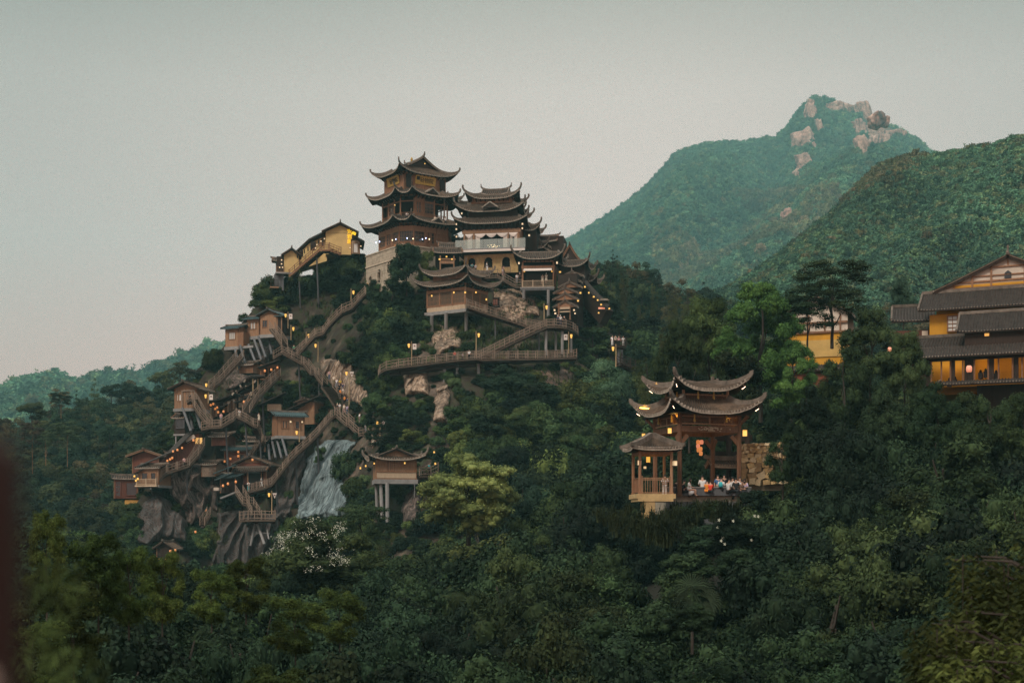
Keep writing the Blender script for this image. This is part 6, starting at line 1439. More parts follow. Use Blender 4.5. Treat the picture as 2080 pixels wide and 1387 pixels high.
# ------------------------------------------------------------------ ochre houses at the right
Q = empty('ochre_house', P(2040,790,118), math.radians(-25), 'big ochre-walled gabled house with four tiers of dark tiled roofs at the right edge', 'house')
kq = 118/F; zq = lambda py: (790-py)*kq; xq = lambda px: (px-2040)*kq/math.cos(math.radians(25))
def lean_roof(root, x0, x1, y0, y1, ze, zt, rib=.24, th=.1, side=True, ridge=True, rise_x=0.0):
    """single-pitch tiled roof: eave at y0 (front, low), top at y1"""
    b = MB(); nx = max(3, int((x1-x0)/.8)); sh = lambda x: rise_x*(x-x0)/(x1-x0)
    def pt(x, t): return Vector((x, y0+(y1-y0)*t, ze+(zt-ze)*t**1.15+sh(x)+.10*max(0, 1-(x-x0)/1.2)**2*(1-t)))
    rows = [[pt(x0+(x1-x0)*i/nx, t/5) for i in range(nx+1)] for t in range(6)]
    b.grid(rows); b.grid([[p-Vector((0,0,th)) for p in r[::-1]] for r in rows]); b.build('roof_deck', TILE, root)
    rr = MB(); ee = MB(); m = int((x1-x0)/rib)
    for k in range(m+1):
        x = x0+(x1-x0)*k/m; pts = [pt(x, t/5) for t in range(6)]; al = Vector((rib*.26,0,0))
        rr.grid([[p-al for p in pts],[p+Vector((0,0,.09)) for p in pts],[p+al for p in pts]])
        ee.tube([pts[0]+Vector((0,-.03,.03)), pts[0]+Vector((0,.1,.05))], .055, 6)
    rr.build('tile_row', TILE_RD, root, kind='stuff'); ee.build('eave_tile', TILE_EDGE, root, kind='stuff')
    fb = MB(); fb.beam(pt(x0,0)-Vector((0,-.05,.14)), pt(x1,0)-Vector((0,-.05,.14)), .06, .12); fb.build('eave_board', WOOD_DK, root)
    if ridge: rd = MB(); rd.beam(pt(x0,1)+Vector((-.05,0,.1)), pt(x1,1)+Vector((.05,0,.1)), .2, .26); rd.build('ridge', RIDGE, root)
    sd = MB(); pts = [pt(x0,t/5)+Vector((-.02,0,.06)) for t in range(6)]
    for k in range(5): sd.beam(pts[k], pts[k+1], .16, .2)
    sd.build('verge', RIDGE, root)
hw = 6.6
b = MB(); b.box((0,4.2,zq(630)/2), (2*hw-.8,6.0,zq(622))); b.build('ochre_wall', PLASTER_O, Q)
# upper gable block
gz0 = zq(585)
b = MB(); b.box((0,5.5,(zq(625)+gz0)/2), (2*hw-1.4,5.0,gz0-zq(625))); b.build('upper_wall', PLASTER_O, Q)
apex = zq(508)
gable(Q, 0, 5.5, math.pi/2, 5.2, 11.6, zq(574), apex, over=.35, wall=PLASTER_W, tipup=.05, conc=1.05, rib=.24, wallz=zq(576), rake=WOOD_DK, ridge=True)
b = MB(); b.box((0,2.75,apex+.15), (.24,.3,.35)); b.box((0,2.75,apex+.5), (.13,.16,.5)); b.tube([(0,2.75,apex+.75),(0,2.75,apex+.95)], [.12,.05], 6); b.build('finial', RIDGE, Q)
b = MB(); yg = 2.86
b.box((0,yg,zq(572)), (11.4,.16,.26)); b.box((0,yg,zq(556)), (8.2,.12,.14)); b.box((0,yg,zq(528)), (3.4,.12,.12)); b.box((0,yg,zq(545)), (5.8,.1,.1))
for x, zt in ((-4.4,562),(-1.35,520),(1.35,520),(4.4,562),(-2.9,545),(2.9,545)): b.box((x,yg-.02,(zq(572)+zq(zt))/2), (.16,.12,zq(zt)-zq(572)))
b.box((0,yg,(zq(515)+zq(528))/2),(.12,.1,zq(515)-zq(528))); b.build('timber_frame', WOOD, Q)
b = MB(); b.box((0,yg-.0,zq(564)), (9.0,.06,.22)); b.build('ochre_band', PLASTER_O, Q)
b = MB(); b.add([(-.28,yg-.05,zq(556)+.1),(.28,yg-.05,zq(556)+.1),(.28,yg-.05,zq(545)+.1),(0,yg-.05,zq(537)),(-.28,yg-.05,zq(545)+.1),(-.28,yg+.1,zq(556)+.1),(.28,yg+.1,zq(556)+.1),(.28,yg+.1,zq(545)+.1),(0,yg+.1,zq(537)),(-.28,yg+.1,zq(545)+.1)], [(0,1,2,3,4),(9,8,7,6,5),(0,5,6,1),(1,6,7,2),(2,7,8,3),(3,8,9,4),(4,9,5,0)]); b.build('pointed_window', PANE_D, Q)
lean_roof(Q, -hw-.4, hw+.4, .3, 2.7, zq(619), zq(575))
# wall storey with window at px 1936..1978
wx = (xq(1936), xq(1954)); 
b = MB(); b.box(((wx[1]+xq(1978))/2-.1, 1.12, zq(647)), (xq(1978)-wx[1]+.2, .1, zq(630)-zq(663))); b.build('window_dark_panel', DARKIN, Q)  # near-black sheet paints the unlit gap beside the window
wn = window(Q, (wx[0],1.1), (wx[1],1.1), zq(663), zq(631), PANE_W, WOOD, 2, 4)
b = MB(); b.box((xq(1975),1.0,zq(647)), (.6,.06,zq(631)-zq(663))); b.build('shutter', WOOD_DK, Q)
# second tier (right, projecting) and its left lower part
lean_roof(Q, xq(1962), hw+1.4, -2.2, -.2, zq(677), zq(634))
b = MB(); b.box(((xq(1975)+hw+1)/2, -.6, (zq(720)+zq(676))/2), (hw+1-xq(1975), 2.4, zq(676)-zq(720))); b.build('projecting_storey', WOOD_DK, Q)
b = MB(); b.box((xq(2014),-1.86,zq(684)), (.35,.06,.22)); b.build('lit_pane', mat_emit('warm_window', (1,.50,.12), .7), Q)
lean_roof(Q, xq(1862), xq(1972), -1.0, 1.0, zq(703), zq(674))
lean_roof(Q, xq(1874), hw+1.6, -3.2, -1.8, zq(727), zq(704), ridge=False)
# gallery storey with openings
zf, zt = zq(782), zq(728)
b = MB(); b.box((.4,-.2,(zf+zt)/2), (12.4,.1,zt-zf)); b.build('back_wall', PLASTER_O, Q)
for px in (1884,1902,1918,1936,1952,1974,1994,2018,2036,2060,2076): column(Q, xq(px), -2.5, zf, zt, .07, WOOD)
for x0, x1 in ((1884,1918),(1952,1960),(1976,1994),(2018,2028),(2058,2070)):
    planks((xq(x0),-2.4),(xq(x1),-2.4), zf, zt-.2, .3, seed=x0).build('door_leaf', WOOD_DK, Q, kind='stuff')
b = MB(); b.box((.4,-2.5,zf), (12.6,.2,.16)); b.box((.4,-2.5,zt-.15), (12.6,.16,.25)); b.build('beam', WOOD_DK, Q)
b = MB()
for px, py in ((1958,777),(2003,766),(2012,764),(2030,768),(1948,779)): b.box((xq(px),-1.8,zq(py)), (.34,.4,.5)); b.tube([(xq(px),-1.8,zq(py)+.25),(xq(px),-1.8,zq(py)+.35),(xq(px),-1.8,zq(py)+.5)],[.1,.13,.06],6)
b.build('stacked_goods', BLACK, Q)
point('lamp_glow', Q.matrix_basis@Vector((xq(1950),-1.4,zq(740))), 18, (1,.62,.2)); point('lamp_glow', Q.matrix_basis@Vector((xq(2010),-1.4,zq(738))), 26, (1,.62,.2)); point('lamp_glow', Q.matrix_basis@Vector((xq(2055),-1.4,zq(738))), 12, (1,.62,.2))
lean_roof(Q, xq(1936), hw+1.8, -4.4, -2.9, zq(787), zq(777), ridge=False)
b = MB(); b.box((2.4,-2.5,zq(830)), (8.5,.3,zq(785)-zq(870))); b.build('lower_wall', WOOD_DK, Q)
lantern(P(1968.5,736,114), 'large pink-orange barrel lantern hanging in the gallery of the big ochre house', None, 'round', GLOW_P, 1.15)
lantern(P(1865,747,113), 'orange lantern peeping through leaves left of the ochre house gallery', None, 'round', GLOW_O, .7)
lantern(P(1974,806,112), 'orange glow of a lantern under the lowest roof of the ochre house', None, 'round', GLOW_O, .7)
# left wing
LWg = empty('ochre_wing', P(1840,700,124), math.radians(-16), 'dark low wing with tiled roof stepping down left of the big ochre house', 'house')
zw = lambda py: (700-py)*124/F
lean_roof(LWg, -1.2, 2.4, 0, 3.2, zw(652), zw(612)); b = MB(); b.box((.6,2,zw(690)/2), (4,3,zw(650)-zw(700))); b.build('wall', WOOD_RED, LWg)
b = MB(); b.box((1.6,.4,zw(678)), (.5,.06,.5)); b.build('white_panel', PLASTER_W, LWg)
lantern(P(1807,701,120), 'pinkish lantern glimpsed through leaves under the dark low wing', None, 'round', GLOW_P, .8)
# second ochre building, half hidden
Q2 = empty('ochre_hall', P(1655,755,160), math.radians(-20), 'ochre hall with white timber-framed gable half hidden behind trees', 'house')
k2 = 160/F; z2 = lambda py: (755-py)*k2
b = MB(); b.box((0,3,z2(675)/2), (6.6,5.6,z2(675))); b.build('ochre_wall', PLASTER_O, Q2)
gable(Q2, .2, 3, math.pi/2, 5.6, 6.8, z2(640), z2(605), over=.5, wall=PLASTER_W, tipup=.1, conc=1.05, wallz=z2(676), rake=WOOD_DK, rib=.28)
b = MB()
for zz_ in (675,656): b.box((.2,.1,z2(zz_)), (6.8,.2,.22))
for x in (-2.6,-.9,.9,2.6): b.box((x+.2,.1,z2(658)), (.16,.18,2.0))
b.build('timber_frame', WOOD, Q2)
lean_roof(Q2, -3.6, 3.6, -1.0, .1, z2(753), z2(741), rib=.28, ridge=False)
b = MB(); b.box((-1,.5,-3.0), (4.6,2,5.4)); b.build('red_wall', PLASTER_R, Q2)
b = MB(); b.box((.6,.12,z2(708)), (6.4,.05,1.9)); b.build('pale_patch', mat_simple('faded_plaster', (.50,.32,.10), var=.2, scale=.6), Q2)
# ------------------------------------------------------------------ people
def skin_mesh(name, verts, edges, radii, lvl=1):
    me = bpy.data.meshes.new(name); me.from_pydata(verts, edges, []); o = bpy.data.objects.new(name, me); link(o)
    md = o.modifiers.new('s', 'SKIN'); md.use_smooth_shade = True
    sv = me.skin_vertices[0].data
    for i, r in enumerate(radii): sv[i].radius = r if hasattr(r, '__len__') else (r, r)
    sv[0].use_root = True
    sb = o.modifiers.new('b', 'SUBSURF'); sb.levels = lvl; sb.render_levels = lvl
    dg = bpy.context.evaluated_depsgraph_get(); out = bpy.data.meshes.new_from_object(o.evaluated_get(dg)); bpy.data.objects.remove(o); out.name = name
    out.materials.clear(); out.materials.append(None); return out
def pose_pts(pose):
    s = {}
    s['pel'] = (0,0,.93); s['sp'] = (0,0,1.14); s['ch'] = (0,0,1.33); s['nk'] = (0,0,1.47); s['hb'] = (0,-.01,1.56); s['ht'] = (0,-.01,1.66)
    for k, x in (('L',-1),('R',1)):
        s['sh'+k] = (.17*x,0,1.39); s['el'+k] = (.25*x,.02,1.14); s['wr'+k] = (.25*x,-.06,.92); s['ha'+k] = (.245*x,-.09,.83)
        s['hp'+k] = (.09*x,0,.88); s['kn'+k] = (.10*x,-.02,.49); s['an'+k] = (.10*x,.02,.09); s['to'+k] = (.11*x,-.13,.04)
    if pose == 'walk':
        s['knL'] = (-.09,-.16,.52); s['anL'] = (-.09,-.16,.12); s['toL'] = (-.09,-.30,.09); s['knR'] = (.09,.05,.48); s['anR'] = (.09,.24,.13); s['toR'] = (.09,.13,.04)
        s['wrL'] = (-.25,.14,.95); s['haL'] = (-.25,.16,.87); s['wrR'] = (.25,-.22,.98); s['haR'] = (.25,-.28,.92)
    if pose == 'lean':
        s['sp'] = (0,-.05,1.12); s['ch'] = (0,-.16,1.28); s['nk'] = (0,-.24,1.40); s['hb'] = (0,-.28,1.47); s['ht'] = (0,-.32,1.56)
        for k, x in (('L',-1),('R',1)): s['sh'+k] = (.17*x,-.18,1.33); s['el'+k] = (.24*x,-.32,1.12); s['wr'+k] = (.10*x,-.50,1.13); s['ha'+k] = (.03*x,-.54,1.15)
    if pose == 'phone':
        for k, x in (('L',-1),('R',1)): s['el'+k] = (.22*x,-.06,1.14); s['wr'+k] = (.09*x,-.27,1.26); s['ha'+k] = (.04*x,-.32,1.32)
        s['ht'] = (0,-.06,1.65)
    if pose == 'sit':
        dz = -.47
        for k in list(s): s[k] = (s[k][0], s[k][1], s[k][2]+dz)
        for k, x in (('L',-1),('R',1)):
            s['hp'+k] = (.10*x,-.03,.42); s['kn'+k] = (.12*x,-.45,.46); s['an'+k] = (.12*x,-.47,.06); s['to'+k] = (.12*x,-.60,.03)
            s['el'+k] = (.24*x,-.06,.68); s['wr'+k] = (.12*x,-.28,.62); s['ha'+k] = (.07*x,-.35,.60)
        s['nk'] = (0,-.04,1.0); s['hb'] = (0,-.07,1.08); s['ht'] = (0,-.10,1.18)
    return s
CH = [('pel','sp'),('sp','ch'),('ch','nk'),('nk','hb'),('hb','ht')]+[e for k in 'LR' for e in (('ch','sh'+k),('sh'+k,'el'+k),('el'+k,'wr'+k),('wr'+k,'ha'+k),('pel','hp'+k),('hp'+k,'kn'+k),('kn'+k,'an'+k),('an'+k,'to'+k))]
RAD = {'pel':(.14,.10),'sp':(.13,.095),'ch':(.155,.105),'nk':.052,'hb':(.078,.090),'ht':(.082,.095),'sh':.062,'el':.042,'wr':.030,'ha':(.038,.020),'hp':.088,'kn':.058,'an':.040,'to':(.042,.03)}
def sub(pose, keys, grow, name):
    s = pose_pts(pose); ks = [k for k in keys if k in s]; ix = {k:i for i,k in enumerate(ks)}
    ed = [(ix[a],ix[b]) for a,b in CH if a in ix and b in ix]
    rr = []
    for k in ks:
        r = RAD[k if k in RAD else k[:2]]; r = r if hasattr(r,'__len__') else (r,r); rr.append((r[0]+grow, r[1]+grow))
    return skin_mesh(name, [s[k] for k in ks], ed, rr)
ALLK = ['pel','sp','ch','nk','hb','ht']+[a+k for k in 'LR' for a in ('sh','el','wr','ha','hp','kn','an','to')]
PM = {}
for ps_ in ('stand','walk','lean','phone','sit'):
    b_ = sub(ps_, ALLK, 0, 'body'); sh_ = sub(ps_, ['sp','pel','ch']+[a+k for k in 'LR' for a in ('sh','el')], .018, 'shirt'); tr_ = sub(ps_, ['pel']+[a+k for k in 'LR' for a in ('hp','kn','an')], .020, 'trousers')
    s = pose_pts(ps_); h = Vector(s['ht']); mb = MB(); base = len(mb.v)
    v = [(h.x+p[0]*.098, h.y+.022+p[1]*.108, h.z+.015+p[2]*.105) for p in IV]; mb.add(v, [tuple(f) for f in IF]); hair = mb.mesh('hair', True); hair.materials.append(None)
    mb = MB(); mb.add([(h.x+p[0]*.10, h.y+.04+p[1]*.10, h.z-.10+p[2]*.20) for p in IV], [tuple(f) for f in IF]); mb.add([(h.x+p[0]*.098, h.y+.022+p[1]*.108, h.z+.015+p[2]*.105) for p in IV], [tuple(f) for f in IF]); lhair = mb.mesh('hair', True); lhair.materials.append(None)
    pl_ = Vector(s['sp']); mb = MB(); z1 = .42 if ps_ != 'sit' else .12; cy = -.0 if ps_ != 'sit' else -.22
    mb.tube([(pl_.x,pl_.y,pl_.z),(pl_.x,pl_.y*.5,s['pel'][2]),(0,cy*.6,(s['pel'][2]+z1)/2),(0,cy,z1)], [.15,.175,.22,.27], 12); dress = mb.mesh('skirt', True); dress.materials.append(None)
    PM[ps_] = (b_, sh_, tr_, hair, lhair, dress)
_pm = {}
def pmat(name, c):
    if name not in _pm: _pm[name] = mat_simple(name+'_cloth', c, var=.12, rough=.85)
    return _pm[name]
COLS = dict(white=(.75,.74,.72), cream=(.66,.58,.46), black=(.02,.02,.022), navy=(.03,.045,.10), blue=(.07,.17,.36), grey=(.28,.28,.30), red=(.62,.055,.030), orange=(.75,.25,.03), pink=(.62,.36,.36), yellow=(.75,.55,.06), green=(.03,.22,.12), teal=(.05,.42,.46), khaki=(.34,.28,.18), brown=(.12,.07,.05), lilac=(.42,.34,.46), denim=(.08,.12,.2))
SKIN = mat_simple('skin', (.46,.27,.19), var=.08, rough=.6); HAIR = mat_simple('hair_black', (.018,.014,.012), var=.2, rough=.5)
def setm(o, m): o.material_slots[0].link = 'OBJECT'; o.material_slots[0].material = m; return o
def person(loc, rz, pose, top, bottom, label, group=None, long_hair=False, s=1.0, dress=False, pack=None, cap=None):
    e = empty('person', loc, rz, label, 'person', group); e.scale = (s,s,s); m = PM[pose]
    setm(obj('body', m[0], None, e), SKIN); setm(obj('shirt', m[1], None, e), pmat(top, COLS[top]))
    if dress: setm(obj('skirt', m[5], None, e), pmat(bottom, COLS[bottom]))
    else: setm(obj('trousers', m[2], None, e), pmat(bottom, COLS[bottom]))
    setm(obj('cap' if cap else 'hair', m[4] if long_hair else m[3], None, e), pmat(cap, COLS[cap]) if cap else HAIR)
    if pack: p = pose_pts(pose)['ch']; b = MB(); b.tube([(0,p[1]+.17,p[2]-.30),(0,p[1]+.20,p[2]-.15),(0,p[1]+.18,p[2]+.08)], [.12,.16,.11], 8); b.build('backpack', pmat(pack, COLS[pack]), e, smooth=True)
    return e
def PP(px, pyh, Y, rz, pose, top, bottom, label, hp=None, **k):
    """head top at (px, pyh)"""
    s = k.get('s', 1.0); H = (1.24 if pose == 'sit' else 1.72)*s; p = P(px, pyh, Y); return person((p.x, p.y, p.z-H), rz, pose, top, bottom, label, **k)
r_ = random.Random(8)
crowd = [(669,752,244.6,'pink','denim','pink top, highest of the crowd on the wide stair'),(678,762,244,'cream','khaki','cream shirt seen from behind near the top of the wide stair'),(684,768,243.5,'white','grey','white shirt just below the cream-shirted one on the wide stair'),
    (691,769,243.6,'yellow','brown','yellow-brown hat and top beside the cut rock on the wide stair'),(689,778,242.8,'black','black','all in black on the left rail of the wide stair'),(696,777,243,'navy','denim','navy top in the middle of the wide stair'),(702,778,243.2,'lilac','black','pale lilac top by the rock, mid stair'),
    (698,787,242,'white','navy','white top and dark shorts, centre of the wide stair'),(692,789,241.8,'orange','brown','orange-brown top at the left rail, mid stair'),(704,793,241.8,'yellow','khaki','bright yellow top carrying a child, lower half of the wide stair'),(707,796,241.4,'white','green','long white top and green skirt, lower wide stair'),
    (700,803,240.8,'orange','black','orange top half hidden behind yellow one on the wide stair'),(714,802,241.2,'pink','black','pink blouse bending beside the rock'),(718,799,241.6,'yellow','navy','small yellow-topped figure against the rock'),(706,806,240.5,'navy','black','navy top at the foot of the wide stair'),
    (690,818,235.6,'white','cream','white shirt leaning at the crowd landing rail'),(685,819,235.2,'black','black','dark figure with pale cap at the landing corner'),(699,820,235,'cream','pink','cream top and pink trousers, coming off the landing'),(705,822,236,'lilac','denim','lilac top behind the landing post')]
for i, (x, y, Y, a, b_, lb) in enumerate(crowd): PP(x, y, Y, r_.choice([0,.4,3.0,-.6,2.6]), 'walk' if i % 3 else 'stand', a, b_, 'person in '+lb, group='visitors on the wide stair', long_hair=i % 2 == 0, cap='cream' if i == 16 else ('yellow' if i == 3 else None))
for (x, y, Y, rz, ps_, a, b_, lb, kw) in [
    (731,838,229.5,2.9,'stand','black','pink','person in black shorts with white backpack on the corner stair',dict(pack='white')),(743,860,227,.3,'stand','white','grey','person in white crouched low at the corner stair rail',dict(s=.8)),
    (758,888,221.5,0,'stand','cream','cream','person in a long cream robe at the horned eave of the reddish cabin',dict(dress=True)),(763,893,222,.5,'stand','blue','black','person in blue behind the cream-robed one',dict()),
    (872,940,203,1.2,'stand','teal','black','person in teal on the short bridge right of the reddish cabin',dict()),(597,700,247.5,2.8,'walk','green','black','person in green at the zigzag peak landing',dict()),
    (486,831,234.5,.6,'stand','white','cream','person in long white dress at the top of the zigzag landing',dict(dress=True,long_hair=True)),(449,838,235,0,'stand','pink','grey','person in pink by the shop row lanterns',dict(long_hair=True)),
    (385,799,236,0,'phone','black','black','person in black at the door of the lone plank cabin',dict()),(505,977,230.5,0,'phone','white','teal','person in white top with red bag and teal trousers on the platform stair',dict(pack='red')),
    (531,968,231.5,1.4,'walk','white','white','person in white on the long stair above the terrace house',dict()),(526,838,238,1.0,'stand','cream','cream','person with cream parasol above the shuttered cabin',dict(dress=True)),
    (953,710,227,2.8,'stand','white','black','person in white shirt on the lower walkway near the stair foot',dict()),(924,712,227.5,.3,'stand','red','black','person in dark red standing on the lower walkway',dict()),(940,716,227.8,.8,'stand','grey','black','short grey-clad person on the lower walkway',dict(s=.85)),
    (1133,640,234.2,0,'stand','navy','black','person with white cap at left of three on the curved landing',dict(cap='white')),(1138.5,640,234.4,0,'stand','white','navy','person in white with white cap between two others on the curved landing',dict(cap='white')),(1146,641,234.6,.2,'stand','black','black','dark-clad person at right of three on the curved landing',dict()),
    (1102,557,244.4,.3,'stand','cream','cream','person in cream leaning by the awning balcony rail, left of two',dict(dress=True)),(1109.5,555,244.4,0,'stand','cream','cream','person with white hat on the awning balcony, right of two',dict(cap='white',dress=True)),
    (959,534,251.4,0,'lean','teal','black','person in teal leaning in the left brick arch',dict()),(966,536,251.4,0,'stand','grey','black','dim person beside the teal one in the left brick arch',dict()),(989,532,250,1.2,'walk','white','white','person in white stepping past the middle brick arch',dict()),
    (1023,540,249.6,1.4,'walk','pink','black','person in pink at the head of the arcade stair',dict()),(1021,545,248.9,.8,'stand','white','pink','child in white on the arcade stair',dict(s=.75)),(1050,556,248,.4,'stand','white','grey','person in white at the foot of the arcade stair',dict()),(1056,553,248,-.3,'stand','black','black','person in black with white cap at the foot of the arcade stair',dict(cap='white')),
    (826,430,254.2,.5,'lean','white','black','person in white looking out of the tower middle storey window',dict()),(884,438,257,.3,'stand','cream','black','person in cream on the tower middle gallery',dict()),(905,440,258,.3,'stand','white','black','person in white at the right of the tower middle gallery',dict()),
    (803,495,255.2,.6,'stand','orange','black','person in orange on the tower terrace edge',dict(s=.8)),(811,493,254.8,.6,'stand','pink','black','person in pink on the tower terrace edge',dict(s=.8)),(820,494,254.2,.5,'stand','red','black','person in red on the tower terrace edge',dict(s=.8)),
    (1244,681,221.6,0,'stand','white','white','person in white, leftmost on the tree-top viewing platform',dict()),(1250,681,221.8,0,'stand','cream','black','person in cream, second on the tree-top viewing platform',dict()),(1257,682,222,0,'stand','pink','black','person in pink, third on the tree-top viewing platform',dict()),(1266,682,222,0,'stand','white','white','person in white, rightmost on the tree-top viewing platform',dict()),
    (374,928,231,0,'walk','pink','black','person in pink walking on the maroon gallery walkway',dict())]:
    PP(x, y, Y, rz, ps_, a, b_, lb, **kw)
YT = 101.6
for (x, y, Y, rz, ps_, a, b_, lb, kw) in [
    (1350,962,99.1,0,'lean','white','white','person in loose white shirt leaning on the kiosk railing',dict()),
    (1375,973,YT,2.4,'sit','black','black','long-haired person in black sitting beside the kiosk post',dict(long_hair=True)),(1388,975,YT,1.9,'sit','black','black','person in black sitting and reaching forward on the parapet',dict()),
    (1400,972,YT,1.2,'sit','white','white','person in white dress sitting sideways on the parapet with a phone',dict(long_hair=True,dress=True)),(1427,966,YT+.2,3.1,'sit','white','khaki','broad-backed person in white t-shirt in the middle of the parapet',dict(s=1.12)),
    (1436,976,YT,2.6,'sit','orange','orange','child in orange on the parapet beside a red-shirted child',dict(s=.85)),(1443,977,YT-.1,3.0,'sit','red','black','child in bright red shirt on the parapet',dict(s=.85)),
    (1458,965,YT+.9,.2,'stand','blue','khaki','tall person in pale blue facing out behind the parapet',dict()),(1465,970,YT+.2,2.8,'sit','white','black','person in white with turquoise backpack on the parapet',dict(pack='teal',s=1.05)),
    (1471,964,YT+1.3,0,'stand','black','black','person in black with dark cap behind the turquoise backpack',dict(cap='black')),(1480,972,YT,2.2,'sit','white','black','person in white shirt bending forward on the parapet',dict(s=1.08)),
    (1488,969,YT+.5,1.9,'stand','white','black','person in white turning right behind the bending one',dict()),(1495,971,YT,3.1,'sit','black','black','person in black seen from behind near the right pavilion post',dict(s=1.05)),
    (1503,969,YT+.7,.1,'stand','white','navy','person in white with glasses right of the pavilion post',dict()),(1506,976,YT-.1,.9,'sit','brown','black','person in dark brown sitting at the right end of the parapet',dict()),(1513,973,YT+.3,-.5,'sit','lilac','black','person in lilac at the far right end of the parapet',dict(long_hair=True))]:
    PP(x, y, Y, rz, ps_, a, b_, lb, **kw)
# ------------------------------------------------------------------ rock faces
def inpoly(x, y, poly):
    n = len(poly); c = np.zeros(np.shape(x), bool); j = n-1
    for i in range(n):
        xi, yi = poly[i]; xj, yj = poly[j]
        c ^= ((yi > y) != (yj > y)) & (x < (xj-xi)*(y-yi)/(yj-yi+1e-9)+xi); j = i
    return c
def edge_dist(x, y, poly):
    d = np.full(np.shape(x), 1e9); n = len(poly)
    for i in range(n):
        x0, y0 = poly[i]; x1, y1 = poly[(i+1)%n]; L2 = (x1-x0)**2+(y1-y0)**2+1e-9
        t = np.clip(((x-x0)*(x1-x0)+(y-y0)*(y1-y0))/L2, 0, 1); d = np.minimum(d, np.hypot(x-x0-t*(x1-x0), y-y0-t*(y1-y0)))
    return d
ROCKPOLY = []
def rock_patch(name, poly, mat, off=1.6, amp=1.0, k=.8, lean=0., seed=0, step=1.6, soft=10, blocky=0):
    """outcrop standing proud of the hill, folded or blocky"""
    ROCKPOLY.append(poly); xs = [p[0] for p in poly]; ys = [p[1] for p in poly]
    X, Y_ = np.meshgrid(np.arange(min(xs)-6, max(xs)+6, step), np.arange(min(ys)-6, max(ys)+6, step))
    jit = fbm(X*.06, Y_*.06, 0*X, 3, seed+5)*7
    ins = inpoly(X+jit, Y_+jit*.6, poly); dd = edge_dist(X+jit, Y_+jit*.6, poly); w = np.where(ins, np.clip(dd/soft, 0, 1), 0)**.6
    D = np.array([[hD(a, b, 0) for a, b in zip(r0, r1)] for r0, r1 in zip(X, Y_)]); med = np.median(D[D > 0]) if (D > 0).any() else 230; D = np.where(D <= 0, med+6, D)
    xw = (X-CX)/F*D; zw = (HOR-Y_)/F*D
    q = xw*1.0+zw*lean+fbm(xw*.15, zw*.10, 0*xw, 3, seed)*4
    fold = (1-np.abs(np.sin(q*k)))**1.4*amp + fbm(xw*.5, zw*.5, 0*xw, 4, seed+2)*.35*amp
    if blocky: c = np.floor(q*.45)+np.floor(zw*.35+fbm(xw*.2,zw*.2,0*xw,2,seed+9)); fold = fold*.35+_h(c, c*0, c*0+1, seed)*blocky
    Yd = D-(off+fold)*w+np.where(w <= 0, 1.5, 0)
    V = np.stack([(X-CX)/F*Yd, Yd, (HOR-Y_)/F*Yd], -1); nr, nc = X.shape; idx = np.arange(nr*nc).reshape(nr, nc)
    Fq = np.stack([idx[:-1,:-1], idx[1:,:-1], idx[1:,1:], idx[:-1,1:]], -1).reshape(-1,4)
    keepf = (w.ravel()[Fq] > 0).any(1); return obj(name, mesh_np(name, V.reshape(-1,3), Fq[keepf], True), mat, kind='structure')
rock_patch('pale_rock_face', [(640,905),(665,893),(725,895),(712,925),(690,958),(700,1000),(722,1045),(600,1058),(606,1000),(614,955)], ROCK_BLUE, 1.8, .9, 1.3, lean=-.6, seed=1)
rock_patch('folded_rock_face', [(336,972),(352,950),(424,934),(428,1000),(412,1050),(386,1070),(374,1038),(345,1008)], ROCK_CLIFF, 3.0, 1.4, 1.4, seed=2)
rock_patch('folded_rock_face', [(292,1020),(322,1006),(345,1012),(362,1040),(384,1060),(380,1104),(330,1090),(300,1112),(276,1100)], ROCK_TEAL, .9, 1.5, 1.5, lean=-.16, seed=3, soft=7)
rock_patch('folded_rock_face', [(440,1040),(500,1036),(572,1046),(562,1100),(530,1150),(428,1150),(440,1090)], ROCK_TEAL, 1.0, 1.5, 1.6, lean=-.22, seed=4, soft=7)
rock_patch('folded_rock_face', [(585,945),(628,900),(612,985),(580,1062),(548,1056),(562,1000)], ROCK_TEAL, 1.2, 1.2, 1.5, lean=-.4, seed=5)
rock_patch('folded_rock_face', [(425,935),(452,930),(450,985),(440,1040),(425,1030)], ROCK_CLIFF, 1.6, 1.1, 1.1, seed=15)
rock_patch('cut_rock_face', [(646,732),(716,724),(722,760),(748,800),(742,832),(692,800),(655,762)], ROCK_WARM, 1.2, 1.0, 1.5, lean=-.7, seed=6, soft=6)
rock_patch('boulder_face', [(816,758),(845,748),(872,760),(870,802),(826,806)], ROCK_WARM, 2.2, .5, .5, seed=7, blocky=1.6)
rock_patch('boulder_face', [(884,786),(912,780),(914,862),(880,856)], ROCK_WARM, 2.0, .5, .5, seed=8, blocky=1.6)
rock_patch('boulder_face', [(872,676),(930,662),(936,705),(884,722)], ROCK_WARM, 1.5, .6, .6, lean=-.5, seed=9, blocky=1.0)
rock_patch('boulder_face', [(818,1010),(842,990),(856,1005),(850,1062),(814,1066)], ROCK_CLIFF, 2.0, .6, .5, seed=10, blocky=.8)
rock_patch('boulder_face', [(1000,590),(1040,585),(1088,600),(1094,640),(1040,655),(1005,630)], ROCK_WARM, 1.0, .6, .5, lean=.5, seed=11, blocky=.6)
rock_patch('boulder_face', [(500,705),(560,700),(540,760),(470,800),(455,770)], ROCK_CLIFF, 1.0, .7, .8, lean=-.6, seed=12)
rock_patch('boulder_face', [(1085,752),(1165,750),(1160,800),(1100,812)], mat_rock('brown_bank', [(.05,.03,.02),(.13,.08,.055),(.22,.14,.09)], scale=(1,1,1)), .8, .4, .6, seed=13)
